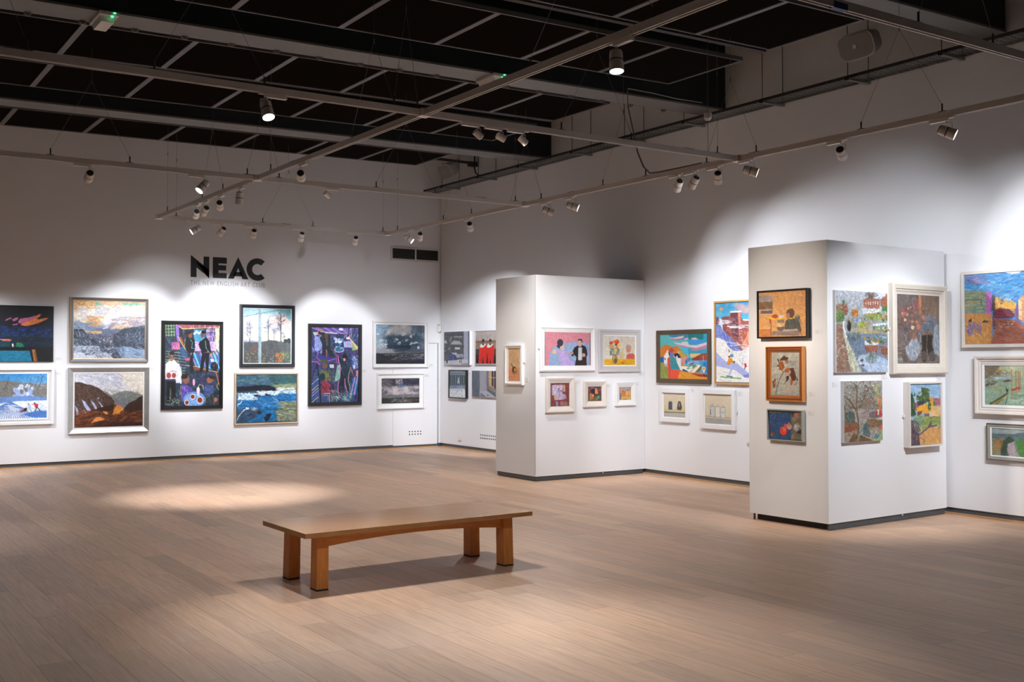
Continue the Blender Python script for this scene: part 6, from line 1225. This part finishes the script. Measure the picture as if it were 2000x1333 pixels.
    for _ in range(60):
        a = A.r.uniform(-1.4, 1.4); A.L('#5c7464', 3, 620, 1000, 620+math.sin(a)*110, 1000+math.cos(a)*150)
    A.E('#4c4c50', 475, 1100, 26, 18).E('#4c4c50', 485, 1170, 26, 18)
    A.P('#8c6454', 90, 560, 190, 560, 290, 1100, 310, 1275, 90, 1275); A.S(260, ['#a87c60', '#6c4c44', '#8c8478', '#b89078', '#5c6848', '#745850', '#c0a898'], 92, 560, 300, 1270, 50, 12, -10, 30, .7, poly=[90, 560, 190, 560, 290, 1100, 310, 1275, 90, 1275])
    A.L('#b4b8ac', 13, 100, 1050, 130, 950, 190, 890, 215, 900).L('#e0e4e8', 20, 200, 530, 205, 620, 240, 760)
    A.P('#b8b8a0', 195, 620, 240, 760, 340, 960, 460, 1270, 310, 1275, 260, 1000, 200, 720).S(90, ['#d8d8c0', '#7c8468', '#98a088', '#e4e4d4'], 200, 640, 450, 1270, 60, 7, 88, 5, .8, poly=[195, 620, 240, 760, 340, 960, 460, 1270, 310, 1275, 260, 1000, 200, 720])
def a_wtree(A):
    A.G('#a8a49c', '#7c7468', 90, 620).S(700, ['#8c8478', '#b4ac9c', '#6c6050', '#98a4a8', '#a88c6c', '#5c5044', '#c4b8a4', '#8ca0a4'], 165, 92, 885, 640, 34, 7, 30, 80, .7)
    A.K(50, ['#a0b0b4', '#8ca8b0', '#b8c0c0'], 190, 100, 860, 480, 12, 30, .35).S(60, ['#a4a85c', '#b8bc78', '#8c9c5c'], 720, 130, 820, 420, 46, 9, 85, 20, .8).S(50, ['#c07c48', '#d0905c'], 780, 390, 870, 600, 60, 14, 85, 10, .7).S(60, ['#8c5c38', '#7c4c30'], 540, 320, 720, 560, 50, 8, 80, 20, .7)
    A.P('#4c5854', 180, 680, 360, 640, 380, 860, 180, 880).S(60, ['#2c3c3c', '#6c7c70', '#8c9c88'], 180, 640, 370, 860, 50, 9, 85, 15, .7).S(50, ['#e0dccc', '#bcb8a8'], 300, 600, 560, 680, 40, 9, 0, 30, .7)
    A.S(70, ['#845c6c', '#a08090', '#6c4c54'], 440, 600, 640, 800, 30, 9, 60, 50, .7).P('#6c6468', 640, 690, 790, 640, 885, 700, 885, 780, 640, 780).P('#c42c34', 752, 640, 780, 640, 782, 740, 756, 740).P('#d4383c', 838, 630, 872, 632, 874, 760, 842, 752).P('#e0d4b0', 792, 630, 820, 632, 824, 720, 796, 722).S(14, ['#d8dcd8', '#f0f0e8'], 800, 770, 885, 830, 60, 12, 3, 6)
    A.P('#8c5038', 175, 880, 420, 860, 420, 1000, 180, 1060).S(120, ['#a8603c', '#6c3c2c', '#c07c50', '#5c5448'], 175, 870, 430, 1060, 40, 10, 20, 30, .7)
    A.P('#6c5a48', 600, 800, 885, 820, 885, 950, 640, 960).S(90, ['#8c7858', '#4c4438', '#c87840', '#a86c48'], 600, 790, 885, 980, 60, 10, 8, 20, .7).E('#b8643c', 860, 960, 40, 46)
    A.P('#6c503c', 240, 1240, 350, 1060, 430, 1100, 420, 1240).S(60, ['#5c4434', '#8c6c50', '#744c3c'], 190, 1060, 430, 1235, 50, 9, 50, 40, .7)
    for p, w_ in (([430, 1100, 440, 850, 400, 660, 270, 450, 180, 370], 26), ([440, 900, 400, 600, 410, 300, 385, 170], 22), ([400, 640, 480, 560, 560, 360, 620, 220, 560, 170], 16), ([410, 200, 480, 110, 540, 95], 14), ([170, 560, 200, 700, 260, 900, 330, 980, 400, 960], 20), ([385, 170, 320, 110], 8), ([600, 260, 700, 420, 740, 480], 10), ([350, 600, 220, 540, 190, 420], 10)):
        A.L('#4a3a2a', w_, *p); A.L('#8c7454', w_*.35, *[q-w_*.2 if i % 2 == 0 else q for i, q in enumerate(p)])
    for _ in range(90):
        x, y = A.r.uniform(190, 800), A.r.uniform(110, 620); a = A.r.uniform(0, 6.28); A.L('#5c4634', 5, x, y, x+math.cos(a)*60, y+math.sin(a)*60, x+math.cos(a+.6)*110, y+math.sin(a+.6)*110)
    A.P('#4c5c60', 530, 900, 600, 850, 660, 1080, 640, 1140, 480, 1090, 530, 960).S(50, ['#3c4c54', '#6c7c78', '#8c9c88'], 490, 870, 660, 1130, 60, 10, 60, 20, .7).P('#9cacc4', 460, 1080, 510, 1020, 520, 1060, 490, 1100).P('#7c8c5c', 410, 1220, 430, 1100, 530, 930, 500, 1000, 470, 1100, 440, 1225)
    A.P('#6c503c', 420, 1225, 480, 1100, 700, 1180, 720, 1215).L('#b4ac7c', 13, 490, 1090, 710, 1190, 885, 1195).P('#90a878', 720, 1180, 760, 1090, 885, 1050, 885, 1195, 760, 1195).E('#dca8a0', 765, 1040, 18, 26).P('#3c6cac', 720, 1150, 760, 1070, 790, 1080, 760, 1160).P('#2c6c40', 770, 1140, 830, 1060, 820, 1120, 780, 1170)
def a_boots(A):
    A.G('#6c625c', '#605650', 165, 800); A.S(200, ['#746860', '#5c524c', '#7c706c', '#686060', '#5a544e'], 150, 170, 700, 820, 110, 26, 80, 50, .4)
    A.P('#7c6656', 470, 180, 690, 195, 695, 580, 570, 470, 500, 400).S(30, ['#84705c', '#746050'], 480, 190, 690, 560, 120, 20, 85, 10, .4).P('#c07850', 425, 180, 463, 182, 466, 440, 440, 460, 430, 340)
    A.S(320, ['#5c4034', '#7c5444', '#8c6c5c', '#4c3c3c', '#6c5c64', '#946048'], 165, 330, 560, 720, 40, 12, 60, 70, .6)
    A.P('#6c605c', 165, 660, 240, 660, 250, 850, 165, 860).E('#8c5058', 388, 315, 30, 34).K(22, ['#a85c58', '#b87c60', '#c89c84', '#7c3c44', '#8c5c4c'], 200, 360, 520, 560, 9, 20, .8).E('#c8b494', 358, 632, 20, 26).E('#b86858', 430, 620, 22, 34).E('#c88c6c', 492, 495, 18, 26).E('#344c5c', 265, 655, 22, 26)
    A.P('#70707c', 515, 470, 660, 460, 665, 590, 515, 600).P('#4c6070', 540, 540, 620, 530, 625, 640, 470, 700, 460, 640).S(40, ['#5c7084', '#8c8c88', '#6c5c5c', '#b0745c'], 470, 480, 650, 700, 50, 14, 20, 40, .5)
    A.P('#5c5048', 165, 860, 700, 800, 705, 1135, 165, 1135).S(120, ['#6c605a', '#564c48', '#746a64', '#7c7068'], 165, 830, 700, 1130, 110, 24, 0, 20, .45)
    A.P('#8c9098', 350, 760, 410, 770, 430, 840, 465, 900, 450, 960, 400, 1060, 370, 1080, 320, 1060, 270, 960, 262, 890, 320, 840, 340, 800).S(80, ['#a4a8b0', '#747c8c', '#b4bcc8', '#686e7c'], 280, 780, 450, 1060, 60, 11, 75, 30, .6, poly=[350, 780, 410, 790, 460, 900, 390, 1060, 330, 1060, 270, 920]).E('#8c5c44', 375, 760, 24, 40).L('#76828e', 14, 430, 700, 458, 740, 452, 820, 430, 850)
    A.P('#2c2622', 470, 740, 535, 730, 530, 900, 545, 1010, 520, 1095, 480, 1080, 462, 1000, 480, 900).E('#4c443e', 503, 1010, 38, 66).P('#2a2420', 545, 720, 610, 740, 600, 860, 640, 990, 640, 1070, 590, 1085, 555, 1000, 540, 880).E('#504842', 600, 1010, 38, 62)
    A.P('#7c8890', 630, 600, 690, 590, 698, 1010, 640, 980, 610, 860, 625, 720).S(40, ['#94a0a8', '#a8b0b8', '#687480'], 625, 600, 695, 990, 70, 11, 80, 20, .6).E('#74746c', 200, 1080, 40, 60).E('#8c8c84', 195, 1050, 30, 18)
def a_yhouse(A):
    A.G('#7ca4c8', '#a8bcd0', 140, 460); A.S(70, ['#90b0cc', '#b4c4d4', '#7c9cc4'], 185, 150, 705, 440, 110, 26, 60, 60, .4)
    A.P('#9c6470', 255, 470, 360, 450, 420, 500, 300, 600, 250, 620).P('#a46474', 570, 400, 708, 385, 710, 510, 600, 520).S(30, ['#b4747c', '#8c5868'], 580, 395, 708, 510, 60, 14, 0, 20, .5)
    A.P('#2c4a34', 185, 300, 230, 320, 260, 440, 240, 560, 300, 660, 230, 700, 190, 690).S(50, ['#3c5c34', '#1f3c2c', '#4c6c3c'], 188, 310, 280, 690, 50, 16, 70, 40, .6)
    A.P('#e0a030', 300, 560, 410, 490, 520, 500, 540, 380, 585, 400, 590, 560, 520, 640, 430, 650, 310, 620).P('#cf8c44', 500, 370, 580, 380, 580, 450, 510, 450).S(24, ['#f0b840', '#d89030'], 320, 500, 580, 640, 70, 14, 80, 20, .5)
    A.P('#4c6034', 375, 200, 500, 225, 490, 280, 520, 350, 500, 440, 440, 480, 400, 420, 290, 420, 300, 350, 370, 350, 400, 290).K(40, ['#3c5430', '#5c7040', '#2c4430', '#708048'], 300, 240, 520, 470, 14, 30, .7).P('#2f3c4c', 300, 520, 360, 430, 460, 450, 400, 500).E('#4a6438', 522, 530, 30, 70).E('#5c7840', 605, 480, 26, 40)
    A.P('#d8b070', 560, 560, 708, 520, 710, 720, 540, 720).S(40, ['#e0bc80', '#c89c64', '#d8b488'], 550, 530, 708, 720, 110, 18, -6, 10, .5).P('#6c5c68', 430, 660, 520, 650, 515, 750, 440, 740)
    A.P('#7c8c4c', 350, 700, 710, 700, 712, 860, 500, 860, 380, 960, 300, 900).S(60, ['#8c9c50', '#a0a458', '#6c7c48', '#b0a860'], 360, 700, 710, 880, 80, 18, -20, 40, .5)
    A.P('#7c9474', 240, 880, 250, 760, 310, 680, 410, 690, 420, 800, 360, 930, 330, 960, 260, 900).S(36, ['#94a884', '#5c7858', '#88a078'], 245, 690, 415, 940, 80, 18, -60, 30, .6).P('#6c4c3c', 310, 620, 400, 600, 380, 670, 320, 690)
    A.P('#54444c', 188, 760, 240, 760, 270, 940, 340, 1000, 350, 1100, 360, 1185, 195, 1195, 188, 900).S(70, ['#64545c', '#443c48', '#7c6470'], 190, 780, 350, 1190, 70, 18, 60, 50, .6)
    A.P('#d09c5c', 340, 1030, 420, 960, 500, 890, 600, 900, 715, 870, 718, 1165, 370, 1185).S(90, ['#dca868', '#c88c50', '#d89c58', '#c49468'], 350, 900, 715, 1170, 110, 20, 75, 30, .5)
    A.L('#5c4448', 22, 340, 1020, 420, 950, 510, 880, 640, 850).P('#5c4c54', 500, 870, 550, 760, 560, 860).L('#7c5c4c', 8, 340, 1040, 440, 1110, 400, 1170).L('#6c4840', 8, 660, 920, 690, 880, 712, 880)
def a_desert(A):
    A.G('#3c7cbc', '#4c9cd0', 60, 420); A.S(260, ['#3474b8', '#58a4d8', '#84b8dc', '#2c64a4', '#6c9ccc', '#9cc4e0'], 150, 150, 2100, 560, 160, 26, -12, 25, .5).S(40, ['#7c7ca8', '#8c6c9c', '#a88cb0'], 160, 210, 480, 330, 130, 16, 4, 10, .6)
    A.P('#e8ecf0', 700, 150, 1010, 130, 960, 175, 860, 185)
    A.P('#7c9078', 155, 430, 475, 440, 480, 740, 160, 750); A.S(50, ['#8ca084', '#6c8070', '#94a48c'], 160, 440, 470, 740, 130, 26, 0, 10, .5).S(22, ['#d89c5c', '#c88850'], 165, 420, 470, 700, 60, 12, 5, 12, .8).L('#4c6454', 13, 165, 565, 400, 555, 400, 640)
    A.P('#b468b0', 475, 460, 500, 440, 550, 455, 548, 800, 500, 820, 470, 760).S(16, ['#c47cc0', '#9c54a0'], 480, 460, 548, 800, 90, 16, 88, 6, .6)
    A.P('#d8a048', 600, 530, 650, 515, 670, 600, 760, 590, 920, 600, 900, 770, 850, 760, 600, 700).P('#5c4c54', 555, 500, 605, 500, 600, 720, 555, 720).P('#6c4c4c', 670, 550, 730, 550, 720, 630, 690, 630).S(30, ['#e8b858', '#dca858', '#f0cc7c'], 605, 540, 920, 740, 60, 20, 60, 50, .6)
    A.P('#70384c', 590, 700, 700, 680, 830, 700, 900, 790, 860, 830, 560, 830).S(36, ['#983048', '#6c2c40', '#b04c54', '#4c3c44'], 600, 690, 920, 820, 90, 16, 20, 30, .7)
    A.P('#6c6090', 900, 700, 960, 540, 990, 640, 985, 980, 920, 980).P('#ecc89c', 950, 560, 1020, 540, 1060, 860, 960, 860).P('#d89c60', 1000, 500, 1500, 520, 2100, 560, 2100, 900, 1010, 880).S(80, ['#e0ac70', '#c88c54', '#c07c88', '#e8c08c'], 1000, 520, 2100, 880, 130, 30, 20, 50, .5)
    A.P('#c48c54', 165, 760, 480, 750, 560, 830, 560, 1195, 165, 1195).P('#9c5c4c', 560, 830, 900, 850, 1100, 1000, 2100, 900, 2100, 1190, 540, 1195, 600, 1000)
    A.S(220, ['#d8a058', '#c8884c', '#e0ac68', '#b87c48'], 165, 760, 560, 1190, 90, 16, 60, 30, .6).S(190, ['#a8644c', '#c07c5c', '#8c544c', '#b46c54', '#a08070', '#6c4c48'], 560, 850, 2100, 1190, 110, 18, 12, 20, .6)
    A.P('#4c4438', 210, 850, 260, 830, 260, 880, 215, 888).P('#4c4840', 410, 890, 440, 850, 510, 870, 500, 890).S(26, ['#7c6890', '#8c7c9c'], 180, 900, 400, 1050, 90, 26, 70, 25, .7).P('#6c4c5c', 555, 830, 600, 840, 620, 980, 580, 990)
    A.S(26, ['#e0c8b0', '#4c3c38'], 600, 860, 900, 960, 36, 12, 20, 20, .8).S(40, ['#5c7070', '#7c8c78', '#c8644c'], 840, 1050, 1100, 1150, 40, 12, 60, 50, .6)
def a_venice(A):
    A.G('#bcc49c', '#9cb098', 290, 560); A.P('#7c6c60', 345, 295, 660, 300, 520, 460, 345, 560).S(60, ['#8c7c6c', '#6c6058', '#8c8454'], 345, 300, 640, 540, 90, 22, 30, 50, .5).P('#b89844', 560, 420, 640, 370, 740, 380, 720, 420).S(90, ['#c8cc9c', '#d8dcb4', '#a8b48c'], 660, 300, 2000, 520, 90, 24, 70, 60, .5)
    A.S(50, ['#8c6c60', '#a88470', '#5c5c50'], 550, 420, 900, 490, 50, 12, 0, 20, .7).L('#6c7c80', 8, 500, 505, 1000, 505).P('#b4c4c4', 540, 510, 900, 510, 900, 560, 540, 560)
    A.P('#8ca890', 345, 600, 700, 560, 2000, 560, 2000, 1100, 345, 1060); A.S(420, ['#9cb49c', '#7c9c84', '#b4c8ac', '#68907c', '#c8d4c0', '#a0a884'], 345, 560, 2000, 1090, 90, 13, -3, 14, .55).S(60, ['#b0a878', '#a09c70'], 400, 650, 760, 800, 90, 14, -14, 10, .4)
    A.P('#54584c', 350, 660, 440, 600, 590, 590, 570, 640, 440, 680, 360, 700).S(40, ['#c8bcb4', '#3c3c38', '#a86c60', '#d8dcd4'], 360, 580, 590, 680, 40, 12, -15, 20, .8).P('#4c4c40', 700, 585, 870, 570, 880, 600, 750, 612).S(14, ['#a84c44', '#7c3c3c', '#2c2c2c'], 760, 560, 870, 600, 26, 12).P('#e0e4e0', 560, 520, 620, 530, 600, 560).P('#8cb0b8', 750, 520, 880, 515, 880, 560, 750, 550)
    for x, y0, y1 in ((890, 370, 910), (975, 390, 880), (1022, 400, 800), (1056, 410, 780), (1300, 360, 900), (1360, 400, 860)):
        A.P('#9c7c58', x-14, y0, x+12, y0, x+14, y1, x-16, y1); A.L('#c8a880', 6, x-5, y0, x-4, y1)
    A.P('#a84c34', 860, 760, 1050, 700, 1060, 740, 900, 790).P('#2c2c2c', 760, 700, 800, 760, 825, 760, 790, 830)
    A.L('#5c5438', 30, 440, 1045, 620, 950, 800, 840).L('#b89c50', 12, 480, 1050, 650, 960, 810, 850).L('#2c2c24', 7, 420, 1045, 600, 935, 790, 825).P('#8c7c44', 480, 1055, 620, 975, 740, 920, 600, 1050).L('#3c4438', 12, 800, 880, 760, 1055).S(40, ['#4c6c60', '#3c5c54', '#2c4c48'], 880, 850, 2000, 980, 110, 14, 4, 10, .6).S(30, ['#c8d4d4', '#e0e4e0'], 830, 930, 1300, 1030, 60, 12, 0, 20, .6)
def a_path(A):
    A.G('#8c9ca0', '#98a4a0', 285, 440); A.S(60, ['#a4b0ac', '#7c9090', '#b4b8ac'], 280, 290, 2100, 430, 200, 22, 3, 8, .5)
    A.P('#5c7078', 280, 430, 700, 470, 900, 420, 1130, 400, 2100, 420, 2100, 640, 280, 600).S(140, ['#4c5c58', '#6c7c7c', '#5c7c8c', '#4a5248', '#748c90'], 280, 440, 2100, 620, 150, 18, 2, 10, .6)
    A.P('#747c68', 280, 560, 480, 570, 400, 680, 285, 780).P('#a8784c', 400, 680, 500, 560, 590, 570, 500, 850, 420, 860, 290, 830).S(60, ['#b8803c', '#8c8448', '#a86c44', '#7c7440', '#98905c'], 285, 560, 560, 1000, 70, 26, -60, 30, .6)
    A.P('#3c4c40', 560, 640, 700, 500, 840, 620, 700, 700, 650, 820, 690, 1040, 500, 1030, 500, 850).S(50, ['#4c5c4c', '#34443c', '#5c6454'], 500, 620, 700, 1020, 70, 22, 70, 40, .6)
    A.P('#aa9ca4', 670, 710, 730, 680, 820, 670, 850, 820, 920, 960, 980, 1060, 700, 1045, 650, 880).S(30, ['#b8acb4', '#9c8c98', '#b4b0b4'], 670, 700, 900, 1040, 110, 22, 4, 10, .5)
    A.P('#4f8244', 850, 620, 960, 600, 1130, 640, 2100, 650, 2100, 1180, 1000, 1070, 900, 840).S(140, ['#5c9448', '#447c3c', '#6ca050', '#4c8c4c', '#3c6c40'], 870, 630, 2100, 1150, 130, 22, 0, 12, .6).L('#6c5c58', 13, 830, 670, 860, 820, 930, 960, 990, 1050)
def a_white(A): A.S(20, ['#c8c4b8', '#b8b4a8'], 0, 0, 100, 100, 30, 10)
PIC('B', -7.95, -6.773, 1.585, 2.426, 'bare_black', (-588, 143, 998, 175, 993, 1205, -588, 1221), '#07080c', a_night, 'unframed night landscape with orange and pink cloud, top picture at the far left', cat='painting', name='painting')
PIC('B', -7.95, -6.764, .645, 1.495, 'snow', (-475, 195, 872, 205, 868, 1008, -475, 1030), '#dfe6f2', a_snow, 'white framed snow scene with small figures sledging, bottom picture at the far left', 2)
PIC('B', -6.5367, -5.3635, 1.5818, 2.5813, 'pewter', (207, 150, 1440, 190, 1432, 1150, 212, 1155), '#c8c0b8', a_valley, 'large pewter grey framed painting of a snowy valley under a golden cloudy sky', 3)
PIC('B', -6.5525, -5.3463, .4797, 1.4922, 'silver', (220, 205, 1365, 200, 1360, 1080, 220, 1115), '#d0d0da', a_mountain, 'silver framed painting of a snow mountain behind brown and orange hills', 4)
PIC('B', -5.1533, -4.1466, .8117, 2.2437, 'blackw', (122, 85, 885, 95, 878, 1225, 118, 1225), '#24303c', a_cafe, 'tall black framed painting of cafe waiters around a blue round table, below the lettering', 5, den=185)
PIC('B', -3.8649, -2.8931, 1.4895, 2.5429, 'char', (150, 165, 1035, 180, 1030, 1195, 145, 1200), '#b8c4cc', a_trees, 'dark framed painting of bare trees behind a pale upright post', 6)
PIC('B', -3.9495, -2.8235, .5303, 1.3942, 'tray_pale', (145, 125, 1380, 120, 1370, 1110, 135, 1140), '#2c4c64', a_sea, 'pale wood framed painting of a rough blue sea, under the bare trees picture', 7)
PIC('B', -2.6413, -1.6264, .81, 2.2415, 'blackn', (105, 95, 795, 110, 788, 1205, 98, 1210), '#34406c', a_jazz, 'tall black framed painting of a bending waiter outlined in pink, right of the sea picture', 8, den=185)
PIC('B', -1.404, -.276, 1.475, 2.314, 'mount1', (185, 195, 1368, 210, 1360, 1130, 180, 1140), '#7c8890', a_cloud1, 'white framed picture of towering grey clouds over dark sea, upper of the cloud pair', 9)
PIC('B', -1.319, -.356, .726, 1.370, 'mount2', (290, 265, 1408, 245, 1408, 945, 285, 970), '#6c6c74', a_cloud2, 'smaller white framed picture of grey and pink clouds, lower of the cloud pair', 10)
PIC('R', .231, 1.130, 1.520, 2.127, 'bare_deep', (140, 215, 920, 190, 915, 1215, 140, 1225), '#6c6e76', a_street, 'unframed grey painting of reflections in a window with a tiny red figure, beside the corner', 11, cat='painting', name='painting')
PIC('R', 1.291, 2.02, 1.531, 2.123, 'thin_grey', (1085, 205, 1735, 185, 1735, 1210, 1080, 1205), '#a49a94', a_red, 'thin framed painting of two dark haired figures in long red robes with white collars', 12)
PIC('R', .401, 1.010, .916, 1.429, 'thin_black', (165, 160, 745, 165, 740, 1130, 160, 1085), '#7c8894', a_fountain, 'small black framed picture of a pale fountain and columns above snow', 13)
PIC('R', 1.188, 2.0, .958, 1.423, 'bare_white', (925, 165, 1760, 175, 1760, 1090, 925, 1070), '#8c9098', a_sill, 'unframed grey painting of a window sill, below the red robed figures', 14, cat='painting', name='painting')
PIC('P1l', 5.121, 5.540, 1.269, 1.819, 'ladle', (180, 210, 495, 210, 490, 1105, 178, 1100), '#cfa878', a_ladle, 'narrow white framed picture of a golden brass ladle on an orange ground', 15, den=220, clip=(1, .56))
PIC('P1', -1.8362, -.9088, 1.4526, 2.0571, 'couple', (262, 222, 1400, 240, 1398, 1080, 262, 1080), '#cf8490', a_couple, 'white framed painting of a woman in lilac and a man in black on pink', 16, den=200, clip=(-1, .52))
PIC('P1', -.844, -.0924, 1.4378, 2.0333, 'greyw', (258, 318, 1030, 325, 1030, 1055, 255, 1060), '#cfc8ba', a_flowers, 'pale grey framed painting of a flower vase and two figures at a yellow table', 17, den=200)
PIC('P1', -1.739, -1.269, .904, 1.374, 'cream', (235, 185, 592, 190, 590, 632, 232, 638), '#7c3c3c', a_studio, 'largest of three small cream framed pictures, a lilac and red interior', 18, den=240)
PIC('P1', -1.108, -.715, .962, 1.319, 'cream', (970, 255, 1218, 260, 1218, 545, 970, 545), '#5c3038', a_still, 'middle of three small cream framed pictures, orange and green still life', 19, den=240)
PIC('P1', -.553, -.188, .966, 1.303, 'creamw', (1585, 255, 1788, 258, 1785, 518, 1582, 520), '#c8a074', a_coast, 'rightmost and palest of three small cream framed pictures, a yellow landscape', 20, den=240)
PIC('R', 6.0859, 7.138, 1.2877, 2.0159, 'brown', (185, 250, 1118, 228, 1115, 1130, 185, 1118), '#57b0b4', a_harbour, 'brown framed colourful painting of white cottages and boats in a harbour', 21, den=190)
PIC('R', 7.222, 8.12, 1.289, 2.372, 'honey', (98, 105, 785, 60, 785, 1233, 108, 1225), '#e4e4e8', a_ski, 'gold framed painting of a skier below red cliffs, half hidden by the near partition', 22, den=200)
PIC('R', 6.152, 6.728, .755, 1.212, 'jar', (235, 235, 635, 250, 632, 662, 240, 640), '#d4c8b0', a_jars1, 'smaller white framed still life of two dark jars and a pale one on a shelf', 23, den=220)
PIC('R', 6.960, 7.585, .702, 1.216, 'jar', (1048, 235, 1600, 250, 1600, 845, 1050, 820), '#d4c8b0', a_jars2, 'larger white framed still life of three white jars on a shelf', 24, den=220, clip=(1, .45))
PIC('R', 7.789, 8.35, .557, 1.207, 'jar', (0, 0, 100, 0, 100, 100, 0, 100), '#cfc8b8', a_white, 'white frame almost wholly hidden behind the near partition edge', 25, den=60)
PIC('P2l', 9.8071, 10.425, 1.817, 2.2913, 'thin_black', (160, 185, 1205, 125, 1215, 1135, 160, 1155), '#d39a5e', a_child, 'dark framed orange painting of a child seated at a yellow tray', 26, den=230)
PIC('P2l', 9.9069, 10.36, 1.201, 1.7351, 'wood', (205, 255, 765, 255, 765, 1095, 210, 1080), '#b0aca0', a_leaves, 'polished red-brown wood framed picture of withered leaves on a stalk', 27, den=230)
PIC('P2l', 9.9183, 10.352, .8158, 1.1196, 'sage', (185, 185, 1190, 215, 1188, 1115, 180, 1050), '#34507c', a_tomato, 'small grey-green framed still life of a red tomato on blue cloth', 28, den=240)
PIC('P2r', -2.293, -1.4855, 1.4828, 2.2649, 'bare_white', (90, 55, 858, 100, 862, 1270, 90, 1280), '#98a0a4', a_canal, 'unframed painting of a canal with white railings, brick houses and reflections', 29, den=260, cat='painting', name='painting')
PIC('P2r', -2.185, -1.5834, .8172, 1.4025, 'bare_white', (165, 92, 878, 88, 885, 1195, 175, 1240), '#9c9488', a_wtree, 'unframed painting of a twisting bare tree above autumn leaves and a green tent', 30, den=260, cat='painting', name='painting')
PIC('P2r', -1.4199, -.4768, 1.4616, 2.3674, 'bigcream', (150, 170, 688, 195, 700, 1132, 165, 1130), '#685e58', a_boots, 'large cream moulded frame around a dim still life of boots, jug and dried flowers', 31, den=240, clip=(-1, .5))
PIC('P2r', -1.19, -.6187, .7254, 1.3799, 'deepcream', (182, 155, 705, 140, 715, 1160, 192, 1195), '#98b0c8', a_yhouse, 'deep cream tray framed painting of a yellow house among green trees', 32, den=260, clip=(-1, .48))
PIC('R', 10.8121, 12.2, 1.7311, 2.5113, 'stonew', (148, 205, 2100, 60, 2100, 1185, 165, 1195), '#4c8cc4', a_desert, 'large pale framed painting of a blue sky above orange desert buildings, top right', 33, den=200)
PIC('R', 10.9463, 12.0, 1.0499, 1.6456, 'venice', (345, 295, 2000, 305, 2000, 1100, 345, 1050), '#98ac90', a_venice, 'wide cream moulded frame around a green canal with gondolas and mooring posts', 34, den=220)
PIC('R', 11.0708, 11.9, .5996, .9655, 'antique', (275, 285, 2100, 365, 2100, 1175, 285, 1005), '#7c8c80', a_path, 'small grey framed painting of a pale path beside a green field, lowest at the right', 35, den=240)
